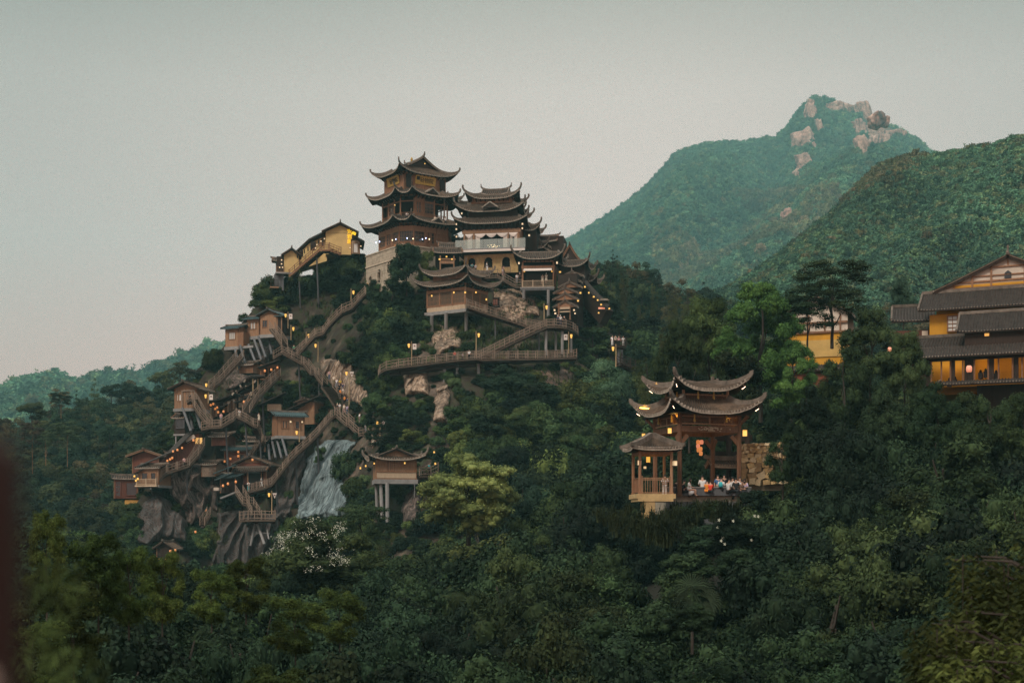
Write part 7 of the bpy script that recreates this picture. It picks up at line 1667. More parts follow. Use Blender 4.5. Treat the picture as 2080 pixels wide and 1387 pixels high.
# pink granite tors on the far mountain
def tor(px, py, w, h, label, n=5, seed=0, Y=None):
    r = random.Random(seed); p0 = hit(px, py); Y = p0.y if p0 is not None else 1500; s = Y/F
    e = empty('rock_outcrop', P(px, py, Y-9), 0, label, 'rock'); 
    for i in range(n*3+1):
        q = r.random()**.5; an = r.uniform(0, 6.28); cx_, cy_ = math.cos(an)*q*w*.42, math.sin(an)*q*h*.42
        if i == 0: cx_ = cy_ = 0
        v = TORV.copy(); v = v/np.maximum(.70, np.max(np.abs(v), 1)[:,None]); nz = fbm(v[:,0]*1.5+seed*3+i, v[:,1]*1.5, v[:,2]*1.5, 3, seed+i)*.3+fbm(v[:,0]*4, v[:,1]*4, v[:,2]*4+i, 2, seed)*.10; v = v*(1+nz[:,None])
        k = .58 if i == 0 else r.uniform(.22,.40); v = v*np.array([w*k*s, min(w,h)*k*s, h*k*s*r.uniform(.8,1.1)])
        o_ = obj('boulder', mesh_np('boulder', v, TORF, True), ROCK_PINK, e); o_.location = (cx_*s, 0, -cy_*s); o_.rotation_euler = (0, r.uniform(-.5,.5), 0)
    return e
def subdiv(v, f, k):
    for _ in range(k):
        nv = v.tolist(); cache = {}; nf = []
        def mid(a, b):
            key = (min(a,b), max(a,b))
            if key not in cache: m = (np.array(nv[a])+np.array(nv[b]))/2; m /= np.linalg.norm(m); cache[key] = len(nv); nv.append(m.tolist())
            return cache[key]
        for a, b, c in f: ab, bc, ca = mid(a,b), mid(b,c), mid(c,a); nf += [(a,ab,ca),(b,bc,ab),(c,ca,bc),(ab,bc,ca)]
        v, f = np.array(nv), np.array(nf)
    return v, f
TORV, TORF = subdiv(IV, IF, 3)
for i, (x, y, w, h, n, lb) in enumerate([(1630,288,34,38,1,'big square pink granite block on the left face of the mountain peak'),(1633,331,22,28,2,'slim granite pillar below the square block on the mountain'),(1624,358,18,28,2,'lowest granite slab under the slim pillar'),
    (1645,236,18,42,3,'granite rib at the left shoulder of the mountain summit'),(1692,222,34,20,2,'short pink crag just under the wooded summit'),(1728,226,34,16,3,'row of granite knobs along the summit ridge'),(1755,234,22,42,3,'steep granite buttress right of the summit ridge'),(1781,246,26,24,1,'pale dome boulder on top of the right-hand tor'),
    (1798,248,12,22,1,'slim leaning boulder right of the pale dome'),(1778,274,40,28,2,'wide granite blocks below the pale dome'),(1810,277,44,16,2,'flat granite shelf reaching right from the tor'),(1786,294,30,26,2,'light granite boulder under the flat shelf'),(1756,308,20,52,3,'long sloping granite slab at the lower left of the tor'),
    (1604,444,26,26,3,'reddish scree patch low on the mountain'),(1598,462,22,12,2,'orange bare earth below the scree'),(1398,569,20,12,3,'small pink rockfall at the foot of the mountain'),(1740,290,10,14,1,'small granite stub in the mountain trees'),(1662,262,14,26,2,'thin granite crag between the summit rib and the wooded peak'),(1745,262,18,34,3,'granite face falling from the right end of the summit ridge'),(1716,330,12,18,2,'lone granite spot in the woods below the summit ridge'),(1648,300,12,16,1,'granite nub right of the big square block')]): tor(x, y, w, h, lb, n, seed=i)

# ------------------------------------------------------------------ far forests
def crest_tree(name, kind, px, py, Y, w, h, label, group=None): return Tt(name, kind, px, py, Y, w, h, label, group)
fa = crest_tree('forest_tree', 'far_a', 232, 758, 1725, 30, 30, 'round tree standing up from the crest of the far teal ridge')
fb = crest_tree('forest_tree', 'far_b', 385, 708, 1785, 26, 30, 'taller tree on the far teal ridge close to the cliff')
fd = crest_tree('forest_tree', 'far_d', 1862, 300, 690, 24, 26, 'olive-tinted tree on the spur crest below the mountain shoulder')
fc = crest_tree('fir_tree', 'far_c', 1958, 292, 650, 26, 40, 'dark pointed fir on the skyline above the ochre gabled house')
crown_of = lambda t: next(c for c in t.children if c.name.startswith('crown'))
far_p = [crown_of(t) for t in (fa, fb, fc)]
def px_of(p): return p[:,0]/p[:,1]*F+CX, HOR-p[:,2]/p[:,1]*F
ridgeV = TERR[2][0].reshape(-1, 140, 3)
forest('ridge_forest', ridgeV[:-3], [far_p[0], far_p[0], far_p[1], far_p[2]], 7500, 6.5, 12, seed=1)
ROCKS_PX = [(1630,287,20,22),(1634,330,14,20),(1622,358,12,16),(1648,232,12,20),(1695,222,22,12),(1735,226,20,12),(1760,246,14,26),(1785,246,24,20),(1790,275,34,16),(1780,292,24,16),(1756,308,14,26),(1662,262,10,16),(1745,262,14,22),(1604,444,16,14),(1598,462,12,8),(1398,569,12,7)]
def rock_mask(pts):
    x, y = px_of(pts); k = np.ones(len(pts), bool)
    for cx_, cy_, rx_, ry_ in ROCKS_PX: k &= ((x-cx_)/rx_)**2+((y-cy_+3)/ry_)**2 > 1
    return k
def dens_mt(c): x, y = px_of(c); return np.where((x > 1060) & (x < 2150) & (y < 700), 1, .02)
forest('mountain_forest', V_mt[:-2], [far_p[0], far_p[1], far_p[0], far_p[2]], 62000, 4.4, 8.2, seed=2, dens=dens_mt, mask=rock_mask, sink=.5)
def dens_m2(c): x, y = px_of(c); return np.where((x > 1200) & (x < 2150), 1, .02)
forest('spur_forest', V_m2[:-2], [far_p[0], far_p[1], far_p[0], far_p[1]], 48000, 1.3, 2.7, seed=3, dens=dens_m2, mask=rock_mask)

def dens_band(c):
    x, y = px_of(c); t = y-(300+(1830-x)*.545); n_ = fbm(c[:,0]*.02, c[:,1]*.02, c[:,2]*.02, 3, 88)
    return np.where((x > 1200) & (x < 1880) & (t > -60) & (t < 70), np.exp(-(t/38)**2)*(n_ > -.15)+.02, .0008)
forest('olive_forest', V_m2[:-2], [crown_of(fd)], 8000, 1.4, 3.0, seed=31, dens=dens_band, zmul=1.5)
def dens_low(c):
    x, y = px_of(c); n_ = fbm(c[:,0]*.008, c[:,1]*.008, c[:,2]*.008, 3, 89)
    return np.where((x > 1330) & (x < 1700) & (y > 400) & (y < 620), (n_ > .05)*1.+.01, .0005)
forest('olive_wood', V_mt[:-2], [crown_of(fd)], 5000, 4.5, 8.5, seed=32, dens=dens_low, zmul=1.5)

# ------------------------------------------------------------------ middle-distance woods
W_L = 'tree in the dense wood on the hillside left of the cliff'
mids = []
for i, (k, x, y, Y, w, h, lb, low) in enumerate([
    ('mid_cone',192,768,372,40,80,'tall dark fir rising highest in the left hillside wood',.1),('mid_cone',156,792,362,34,62,'smaller dark fir left of the tallest one in the left wood',.1),('mid_c',120,796,366,44,50,'flat-topped pine on the left wood skyline',.3),
    ('mid_a',64,812,352,66,60,'broad reddish-brown tree on the left wood skyline',.1),('mid_b',226,768,392,50,60,'dark pine with flat crown on the left wood skyline',.1),('mid_a',268,770,395,56,64,'olive tree in the skyline behind the lone cabin',.1),('mid_b',300,776,400,40,70,'bamboo-like pale tree right of the olive skyline tree',.1),
    ('mid_a',330,748,408,60,70,'brownish tree rising behind the lone plank cabin',.1),('mid_c',366,742,410,60,60,'pine spreading above the roof of the lone plank cabin',.1),('mid_a',402,738,415,60,60,'dark green tree at the cliff edge skyline',.1),
    ('mid_b',222,842,330,44,90,'light green upright tree standing out in the middle of the left wood',.1)]):
    mids.append(Tt('broadleaf_tree' if k != 'mid_cone' else 'fir_tree', k, x, y, Y, w, h, lb, 'trees of the left wood', crown_low=low))
for (x, top, bot, w) in ((66,862,962,50),(137,862,948,60),(93,880,945,40),(124,800,850,46)):
    Y = 300; e = Tt('pine_tree', 'mid_c', x, top, Y, w, bot-top, 'pine with bare orange-brown trunk standing in the left wood', 'bare-trunked pines', crown_low=.55, trunk=TRUNK_OR)
    for c_ in e.children:
        if c_.name.startswith('trunk'): c_.scale = (1.6, 1.6, c_.scale[2])
mid_p = [crown_of(t) for t in (mids[3], mids[4], mids[2], mids[0])]
whV = TERR[1][0].reshape(-1, 90, 3)
forest('hillside_wood', whV[:-3], mid_p+[mid_p[0], mid_p[1], mid_p[0]], 1500, 2.4, 4.6, seed=5, sink=.35, dens=lambda c: np.where(px_of(c)[0] < 520, 1, .1))
chV = TERR[5][0].reshape(-1, 90, 3)
cf = Tt('fir_tree', 'conifer_a', 1245, 508, 350, 34, 66, 'dark conifer highest on the knoll right of the crag', 'conifers behind the crag')
for i in range(46):
    x = 1150+random.random()*290; Y = random.uniform(318,350); base = np.interp(x, [1140,1200,1260,1320,1400,1460], [575,540,522,540,588,640])
    kd = random.choice(['conifer_a','conifer_b','mid_cone','mid_b']); Tt('fir_tree', kd, x, base+random.uniform(-6,60), Y, random.uniform(26,44), random.uniform(50,76), {'conifer_a':'dark spire','conifer_b':'broad','mid_cone':'lighter spire','mid_b':'round-topped'}[kd]+' conifer on the knoll '+['next to the crag','right of the bamboo plumes','over the olive trees'][min(2,int((x-1150)/100))], 'conifers behind the crag')
forest('knoll_wood', chV[:-3], [crown_of(cf)]+mid_p[:3], 750, 2.6, 4.4, seed=6, dens=lambda c: np.where(px_of(c)[0] > 1100, 1, .05))

# ------------------------------------------------------------------ vegetation of the crag
KEEP = [(736,320,1090,512),(737,505,800,590),(880,505,1200,650),(840,540,1010,640),(1120,540,1240,600),(560,455,745,516),(556,515,640,556),(545,625,582,700),(450,625,560,712),(560,706,648,770),(640,745,745,835),
    (560,880,770,925),(660,815,775,905),(705,880,895,985),(770,975,800,1056),(330,770,425,860),(400,760,570,860),(410,850,545,925),(225,905,330,1010),(290,920,425,1060),(430,900,570,1060),(490,960,575,1060),(600,900,705,1045),(500,825,660,895),(560,880,640,960),
    (862,625,1000,700),(820,700,1175,765),(895,740,980,795),(950,600,1170,720),(884,786,912,860),(816,752,870,800),(650,725,740,810),(450,700,570,745),(600,600,745,700),(310,1105,365,1145),(455,1050,545,1110),(295,1020,365,1080),(1240,680,1275,750)]
def blocked(px, py, hw, h, tol=0):
    for x0, y0, x1, y1 in KEEP:
        if px+hw*(1-tol) > x0 and px-hw*(1-tol) < x1 and py > y0 and py-h*(1-tol*.5) < y1: return True
    return False
def scatter_hill(n, kinds, name, smin, smax, label, region, seed, group, hratio=(.85,1.2), tol=.25, cat='shrub', tries_k=30, push=0):
    r = random.Random(seed); made = 0; tries = 0
    while made < n and tries < n*tries_k:
        tries += 1
        px = r.uniform(region[0], region[2]); py = r.uniform(region[1], region[3]); h_ = HBVH.ray_cast(Vector((0,0,0)), P(px,py,1).normalized(), 500)[0]
        if h_ is None: continue
        R = r.uniform(smin, smax)/2; H = 2*R*r.uniform(*hratio); s = F/h_.y
        if blocked(px, py, R*s, H*s, tol): continue
        kd = r.choice(kinds); tree(name, kd, (h_.x, h_.y+R*.3-push, h_.z-.4), R, H, f"{ADJ.get(kd,'green')} {'large' if R*2 > (smin+smax)/2 else 'small'} {label} near {near_lm(px, py)}", group, cat); made += 1
ADJ = {'fine_a':'round dense dark','fine_b':'tall fresh green','fine_c':'drooping-leaved dark','vine':'creeper-wrapped','olive':'olive green','dark_a':'deep green round','dark_b':'deep green tall','round_a':'mid green round','round_b':'mid green upright','round_c':'mid green spreading','shrub_a':'mid green','shrub_b':'dark green'}
LM_HILL = [(690,500,'the tall yellow house'),(590,545,'the yellow cottage'),(530,660,'the pale stilt cabins'),(600,720,'the zigzag peak'),(690,650,'the ridge stair'),(770,560,'the arched stone terrace'),(700,800,'the crowded stair'),(830,740,'the left bend of the lower walkway'),(900,650,'the stilt hall'),(960,700,'the concrete piles'),
    (1040,690,'the cross stair'),(1130,690,'the curved landing'),(1150,600,'the stacked gables'),(1200,700,'the viewing platform'),(1300,760,'the near pavilion horns'),(1250,900,'the viewing kiosk'),(1100,780,'the brown bank'),(1000,900,'the yellow-green dome'),(880,830,'the grey boulders'),(800,920,'the reddish eaved cabin'),(660,970,'the pale blue rock'),
    (590,860,'the shuttered cabin'),(470,820,'the ragged shop row'),(375,800,'the lone plank cabin'),(480,930,'the red-brown lantern house'),(520,980,'the two-eaved house'),(530,1060,'the hanging platform'),(380,1000,'the folded rock'),(300,980,'the railed balcony cabin'),(310,1060,'the stained rock'),(360,900,'the maroon gallery')]
def near_lm(px, py): return min(LM_HILL, key=lambda t: (t[0]-px)**2+(t[1]-py)**2)[2]
def HT(name, kind, px, top, w, h, label, group=None, dy=0, **k):
    Y = hD(px, top+h*.75)-dy; return Tt(name, kind, px, top, Y, w, h, label, group, **k)
for (k, x, y, w, h, lb) in [('dark_a',826,478,96,124,'dark leafy tree pressed against the corner of the pale stone terrace'),('round_a',868,506,50,90,'green tree between the tall tower and the stilt hall'),('dark_b',796,560,90,100,'dark tree in front of the arched stone terrace'),('dark_a',850,596,54,96,'dark tree left of the stilt hall wall'),
    ('round_c',763,606,96,86,'bush below the left corner of the stone terrace'),('dark_b',806,640,110,100,'big dark tree on the slope under the stone terrace'),('dark_a',752,668,90,96,'dark tree right of the ridge stair'),('round_b',716,690,74,80,'green tree just above the crowd lamp post'),('dark_b',706,540,90,66,'dark bushy tree below the tall yellow house'),
    ('dark_a',662,548,84,60,'dark bush on the shoulder left of the terrace'),('round_c',620,556,60,46,'green bush by the yellow cottage pier'),('dark_b',770,710,90,80,'dark tree left of the curved end of the lower walkway'),('dark_a',700,585,66,60,'dark bush above the ridge stair'),
    ('round_c',531,584,60,52,'round bush on the skyline above the pale stilt cabins'),('round_a',562,600,60,46,'green bush right of the skyline bush above the stilt cabins'),('round_a',1204,660,84,80,'round mid-green tree at the right end of the lower walkway'),('dark_b',1198,596,84,90,'dark tree under the slanting lantern corridor'),('dark_a',1176,690,50,50,'dark bush at the right end of the curved landing'),
    ('fine_a',1036,736,148,108,'broad dark tree below the middle of the lower walkway'),('round_b',1090,742,50,70,'shaggy bush on the brown bank'),('round_a',800,800,80,60,'leafy tree under the left end of the lower walkway'),('round_c',760,790,60,70,'layered green tree beside the corner stair lamp'),('tiers',800,850,96,64,'flat-layered green tree above the reddish eaved cabin'),
    ('round_b',838,866,60,46,'green bush behind the roof of the reddish eaved cabin'),('bluegreen',1230,728,120,150,'pale green domed tree in front of the viewing platform'),('round_a',930,820,80,80,'green tree on the slope under the concrete posts'),('dark_b',990,850,110,90,'dark tree mass in the centre of the slope'),('tiers_olive',1060,850,120,90,'olive tree of flat sprays in the centre of the slope'),
    ('olive',1130,830,110,110,'yellowish-green shrub mass below the brown bank'),('dark_a',1110,900,120,110,'dark tree above the yellow-green dome'),('round_b',1210,850,130,130,'tall green tree left of the near pavilion'),('dark_b',1260,900,90,110,'dark ivy-hung tree left of the viewing kiosk'),('vine',1170,910,130,140,'dark tree wrapped in creeper right of the yellow-green dome'),
    ('dark_a',900,900,60,60,'dark conifer-like tree beside the short bridge'),('shrub_b',700,905,60,90,'dark bush on the pale blue rock edge'),('round_c',722,960,80,90,'green bush between the pale rock and the eaved cabin'),('round_a',655,905,40,50,'green bush at the head of the pale blue rock')]:
    if x in (826,868,796,850): FT_ = Tt('broadleaf_tree', k, x, y, {826:246.5,868:247,796:246,850:243}[x], w, h, lb)
    else: HT('broadleaf_tree', k, x, y, w, h, lb)
scatter_hill(150, ['shrub_a','shrub_b','shrub_b'], 'shrub', 3.0, 6.0, 'slope shrub', (440,500,900,780), 3, 'crag shrubs, upper slope', tol=.3)
scatter_hill(230, ['shrub_a','shrub_b'], 'bush', 1.8, 4.2, 'cliff bush', (260,740,780,1140), 4, 'cliff bushes among the houses', tol=.3)
scatter_hill(120, ['shrub_a','shrub_b','round_c','dark_a'], 'wild_shrub', 3.5, 7.5, 'thicket shrub', (780,760,1330,1100), 5, 'shrubs of the lower slope', tol=.2)
scatter_hill(60, ['shrub_a','round_b','dark_b'], 'hillside_tree', 5, 9, 'flank tree', (1150,580,1420,900), 6, 'trees on the right flank', tol=.2, cat='tree')
sb = [crown_of(o_) for o_ in bpy.data.objects if o_.name in ('shrub','bush','wild_shrub')]
def dens_hill(c): x, y = px_of(c); return np.where((y < 1180), 1., .1)
def mask_hill(pts):
    x, y = px_of(pts); k = np.ones(len(pts), bool)
    for pl_ in ROCKPOLY: k &= ~inpoly(x, y, pl_)
    n_ = fbm(pts[:,0]*.06, pts[:,1]*.06, pts[:,2]*.06, 3, 77); k &= (n_ > -.28) | (x > 620)
    for (x0,y0,x1,y1) in ((560,703,650,765),(600,600,745,715),(960,628,1165,735),(550,880,770,1000),(430,960,545,1040)): k &= ~((x > x0) & (x < x1) & (y > y0) & (y < y1) & (_h(np.floor(pts[:,0]*10), np.floor(pts[:,2]*10), np.floor(pts[:,1]), 4) < .75))
    return k
forest('undergrowth', V_hill[:-3], sb, 5200, .5, 1.4, seed=9, sink=.55, dens=dens_hill, mask=mask_hill)
def grass(name, spots, ln, mat, seed=0, droop=.6):
    """spots: (px, py, rx, ry, n, Y or None)"""
    r = np.random.default_rng(seed); VV = []; FF = []; c = 0
    for (px, py, rx, ry, n, Y) in spots:
        for _ in range(n):
            a = px+r.normal()*rx*.5; b_ = py+r.normal()*ry*.5; p = P(a, b_, Y) if Y else (HBVH.ray_cast(Vector((0,0,0)), P(a,b_,1).normalized(), 500)[0] or P(a,b_,230))
            m = 14; az = r.uniform(0, 6.28, m); l = ln*r.uniform(.5,1.2,m); lean = r.uniform(.15,.8,m)
            o0 = np.array(p)+r.normal(size=(m,3))*[.12,.12,.02]*ln; d = np.stack([np.cos(az), np.sin(az), 0*az], 1); w = np.stack([-np.sin(az), np.cos(az), 0*az],1)*(.022*ln+.008)
            p1 = o0+d*(lean*l*.35)[:,None]+np.array([0,0,1])*(l*.6)[:,None]; p2 = o0+d*(lean*l*.95)[:,None]+np.array([0,0,1])*(l*(.85-droop*lean))[:,None]
            V = np.stack([o0-w, o0+w, p1-w*.8, p1+w*.8, p2], 1).reshape(-1,3); k0 = np.arange(m)*5+c; c += 5*m
            VV.append(V); FF += [(k, k+1, k+3, k+2) for k in k0]+[(k+2, k+3, k+4) for k in k0]
    o = obj(name, mesh_np(name, np.concatenate(VV), FF), mat, kind='stuff'); return o
grass('grass', [(1000,660,60,30,60,None),(1060,620,40,40,50,None),(940,690,60,30,60,None),(1010,690,60,30,70,None),(1090,705,60,16,60,None),(1140,700,16,20,30,None),(900,700,40,30,40,None),(640,610,90,60,60,None),(600,680,60,30,40,None),(1130,780,70,40,90,None),(700,640,60,40,30,None),(480,780,60,30,50,None),(560,830,40,40,30,None),(1000,830,80,60,40,None)], 1.5, GRASS, 1)
grass('tall_grass', [(1400,1048,40,12,70,99),(1450,1042,36,10,80,98.5),(1480,1052,40,16,60,97),(1380,1066,40,22,60,95),(1300,1075,50,26,70,92),(1345,1090,40,24,60,90),(1250,1060,30,20,30,95)], 1.0, GRASS, 2)

# ------------------------------------------------------------------ trees standing around the pavilion, ochre houses and in the foreground
def FT(name, kind, px, top, Y, w, h, label, group=None, **k): return Tt(name, kind, px, top, Y, w, h, label, group, **k)
FT('broadleaf_tree','bright',1545,528,136,225,330,'tallest bright green tree with conical crown behind the near pavilion', crown_low=.05)
FT('broadleaf_tree','bright',1608,660,133,130,230,'lower flank of the bright conical tree by the half-hidden ochre hall', crown_low=.1)
FT('broadleaf_tree','olive',1440,590,150,150,230,'olive tree of layered sprays left of the tallest bright tree')
FT('broadleaf_tree','olive',1380,640,146,120,220,'dense olive tree left of the layered olive tree')
FT('broadleaf_tree','dark_b',1480,700,128,150,200,'dark tree filling the gap behind the pavilion roof')
FT('broadleaf_tree','fine_a',1400,720,126,120,200,'dark tree right behind the pavilion roof ridge')
FT('umbrella_tree','tiers',1690,538,140,175,170,'dark flat-topped tree with thin branches before the half-hidden ochre hall', crown_low=.35)
FT('umbrella_tree','tiers',1640,590,139,110,120,'lower left layer of the dark flat-topped tree', crown_low=.3)
FT('broadleaf_tree','olive',1768,614,122,150,200,'rounded green tree with clumped foliage left of the big ochre house')
FT('broadleaf_tree','bluegreen',1835,560,135,60,110,'feathery pale tree rising behind the dark low wing')
FT('broadleaf_tree','olive',1838,662,114,110,190,'clumped green tree against the dark low wing')
FT('broadleaf_tree','fine_b',1885,765,110,110,170,'leafy tree at the left foot of the ochre gallery')
FT('broadleaf_tree','olive',1962,786,106,130,170,'green tree crown under the middle of the ochre gallery')
FT('broadleaf_tree','fine_b',1715,690,118,130,230,'tall green tree right of the half-hidden ochre hall')
FT('broadleaf_tree','fine_b',1640,770,112,120,200,'green tree right of the near pavilion, above the rubble wall')
FT('broadleaf_tree','fine_a',1800,770,104,150,240,'dark round tree left below the ochre gallery')
FT('broadleaf_tree','fine_b',1905,776,102,150,230,'dark green tree under the ochre gallery')
FT('broadleaf_tree','fine_a',2010,788,100,150,230,'dark tree under the lowest ochre house roof')
FT('broadleaf_tree','fine_b',2085,782,98,140,230,'dark tree cut by the right edge under the ochre house')
FT('broadleaf_tree','vine',1700,850,92,200,240,'huge dark creeper-draped tree right of the rubble wall')
FT('broadleaf_tree','fine_b',1590,870,95,90,150,'dark tree in front of the rubble wall end')
FT('broadleaf_tree','yellow',952,908,140,245,200,'big yellow-green domed tree in the centre, brightest of the wood')
FT('broadleaf_tree','bluegreen',1060,960,148,90,150,'pale green tree tucked right of the yellow-green dome')
FT('broadleaf_tree','olive',1105,1080,112,110,130,'olive tree below the pale one in the centre')
for (k, x, y, Y, w, h, lb) in [('bamboo_a',1205,530,330,40,80,'golden bamboo plume nearest the crag'),('bamboo_a',1268,548,300,56,150,'tall golden-green bamboo plume on the right flank'),('bamboo_b',1325,555,300,44,160,'slim upright bamboo plume right of the tall one'),('bamboo_b',1365,575,290,60,150,'pale bamboo plume before the mountain foot'),
    ('bamboo_a',1240,575,290,60,150,'dark-stemmed bamboo plume behind the viewing platform'),('bamboo_b',1300,600,270,70,150,'bamboo plume above the forest stair'),('bamboo_a',1395,600,260,80,150,'bamboo plume left of the olive trees'),('bamboo_b',1312,705,165,100,170,'light feathery bamboo just behind the pavilion left horn'),('bamboo_a',1345,660,190,80,170,'dim bamboo plume in the dark gap'),
    ('bamboo_a',1205,600,280,50,140,'bamboo plume beside the slanting lantern corridor'),('bamboo_b',775,1085,170,80,120,'feathery bamboo clump under the eaved cabin pillars'),('bamboo_a',1430,640,230,70,160,'bamboo plume peeping over the olive tree')]:
    FT('bamboo', k, x, y, Y, w, h, lb, cat='bamboo')
for (x, y, Y, w, h, lb) in [(1408,1218,58,120,90,'low bush hiding the trunk of the fan palm'),(1440,1050,90,150,110,'broad green bush covering the terrace wall foot'),(1395,1105,84,150,110,'bush below the broad one under the terrace'),(1500,1100,84,130,110,'bush right of the palm crown under the terrace'),(1395,1022,98,90,60,'green bush growing against the terrace wall below the seated crowd'),(1345,1040,96,70,60,'bush beside the kiosk pier'),(1450,1018,98.5,70,50,'leafy bush under the middle of the parapet'),(1530,985,99,80,80,'dark ivy bush at the right end of the parapet')]:
    FT('terrace_bush',['dark_a','fine_a','dark_b'][x % 3],x,y,Y,w,h,lb,cat='shrub')
# flowering tree
fl = FT('flowering_tree','fine_b',668,1042,112,270,230,'white-blossomed tree below the pale blue rock')
def blossoms(e, R, zr, H, n, seed):
    r = np.random.default_rng(seed); d = unit(n, r); d[:,2] = np.abs(d[:,2])*.9; cl = fbm(d[:,0]*5, d[:,1]*5, d[:,2]*5, 3, seed) > .12; d = d[cl & (d[:,0]+.3*d[:,2] < .45)]
    pos = d*np.array([R,R,zr])*1.02*r.uniform(.86,1.03,(len(d),1))+np.array([0,0,H-zr]); V, Fq = leaves(np.repeat(pos,5,0)+r.normal(size=(len(pos)*5,3))*.10, unit(len(pos)*5, r), unit(len(pos)*5, r), r.uniform(.06,.13,len(pos)*5), r.uniform(.04,.09,len(pos)*5)); return obj('blossom', mesh_np('blossom', V, Fq), BLOSSOM, e, kind='stuff')
s_ = 112/F; fl.rotation_euler.z = 0; blossoms(fl, 135*s_, 115*s_, 230*s_, 3000, 3)
FT('flowering_tree','dark_a',560,1095,108,110,170,'darker lower bough of the white-blossomed tree')
FT('broadleaf_tree','tiers',735,1030,150,130,90,'layered green tree right of the white-blossomed tree')
wf = FT('flowering_shrub','fine_a',1490,1035,86,130,110,'bush dotted with a few white flowers below the parapet', cat='shrub')
r5 = random.Random(5); fb_ = MB()
for i in range(9):
    a_ = r5.uniform(0,6.28); q_ = Vector((math.cos(a_)*1.7*r5.uniform(.5,1), -abs(math.sin(a_))*1.8, r5.uniform(1.2,3.0)))
    for j in range(5): fb_.beam(q_, q_+Vector((math.cos(j*1.25)*.09, -.03, math.sin(j*1.25)*.09)), .06, .02)
wf.rotation_euler.z = 0; fb_.build('blossom', BLOSSOM, wf, kind='stuff')
# fan palm
pm_ = empty('fan_palm', P(1408,1262,60), 0, 'fan palm with pale radiating fronds in the dark foreground slope', 'palm'); s_ = 62/F
b = MB(); b.tube([(0,.3,-1.4),(0,.3,.6)], [.07,.06], 7); b.build('trunk', BARK, pm_)
rp = random.Random(2)
PALM = mat_leaf('palm_leaf', [(0,(.034,.055,.030)),(1,(.04,.06,.034))], val=(.8,1.15))
for i, (dx, dz, rad, tilt) in enumerate([(-.25,1.9,.95,.3),(.45,1.75,.9,-.3),(-.75,1.35,.8,.8),(1.0,1.2,.75,-.9),(.35,.75,.65,-2.5),(-.2,1.1,.7,2.6),(.75,.7,.6,-1.8)]):
    fr = MB(); c_ = Vector((dx*.6, -.4, dz*.8)); m = 17; rad *= .8
    for j in range(m):
        a_ = tilt+math.pi/2+(j/(m-1)-.5)*3.6; d_ = Vector((math.cos(a_), -.25*rp.random(), math.sin(a_))); e1 = c_+d_*rad*.7; e2 = c_+d_*rad+Vector((0,-.05,-.14)); w_ = Vector((-d_.z,0,d_.x))*.022
        fr.add([c_-w_*.3, c_+w_*.3, e1+w_, e2, e1-w_], [(0,1,2,4),(2,3,4)])
    fr.beam((0,0,1.3), c_, .03, .03); fr.build('frond', PALM, pm_, kind='stuff')
LM_ROW = [(0,'at the left edge'),(180,'under the left hillside wood'),(340,'under the folded rock'),(520,'under the hanging platform'),(660,'under the blossoming tree'),(800,'under the reddish eaved cabin'),(950,'under the yellow-green dome'),(1130,'between dome and kiosk'),
    (1330,'under the viewing kiosk'),(1450,'under the seated crowd'),(1580,'under the rubble wall'),(1730,'under the half-hidden ochre hall'),(1900,'under the ochre gallery'),(2080,'at the right edge')]
def lab_row(kind, px, row): return f"{ADJ.get(kind,'green')} tree in the {row}, {min(LM_ROW, key=lambda t: abs(t[0]-px))[1]}"
# random canopy
def fill(n, Y0, Y1, kinds, name, label, group, seed, px0=-120, px1=2200, rr=(.32,.50), avoid=(), jit=75, sinkpx=0):
    r = random.Random(seed); m = 0; t = 0
    while m < n and t < n*12:
        t += 1; u = r.random(); Y = math.sqrt(Y0*Y0+(Y1*Y1-Y0*Y0)*u); px = r.uniform(px0, px1)
        if any(a0 < px < a1 and b0 < Y < b1 for a0, a1, b0, b1 in avoid): continue
        zc = canopy_z(px, Y); py = HOR-zc/Y*F + abs(r.gauss(0, 1))*jit*60/Y*1.2 + sinkpx; H = float(np.interp(Y, CY, [TREE_H[c] for c in CY]))*r.uniform(.85,1.25)
        zt = (HOR-py)/F*Y; R = H*r.uniform(*rr)
        kd = r.choice(kinds); tree(name, kd, ((px-CX)/F*Y, Y, zt-H), R, H, lab_row(kd, px, label), group); m += 1
AV = [(1250,1620,90,135),(1820,2300,108,140)]
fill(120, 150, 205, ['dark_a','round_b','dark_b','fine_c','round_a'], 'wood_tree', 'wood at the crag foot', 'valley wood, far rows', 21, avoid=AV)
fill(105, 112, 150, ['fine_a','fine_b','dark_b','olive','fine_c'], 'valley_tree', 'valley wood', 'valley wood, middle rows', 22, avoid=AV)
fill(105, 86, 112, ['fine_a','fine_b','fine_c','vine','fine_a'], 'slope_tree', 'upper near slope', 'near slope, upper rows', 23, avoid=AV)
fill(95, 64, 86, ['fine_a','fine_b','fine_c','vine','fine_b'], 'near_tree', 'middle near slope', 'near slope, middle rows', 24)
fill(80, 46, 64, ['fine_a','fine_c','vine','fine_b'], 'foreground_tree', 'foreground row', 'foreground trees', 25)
fill(36, 33, 46, ['fine_c','vine','fine_b','fine_a'], 'foreground_bush', 'closest row at the bottom', 'closest bushes', 26)
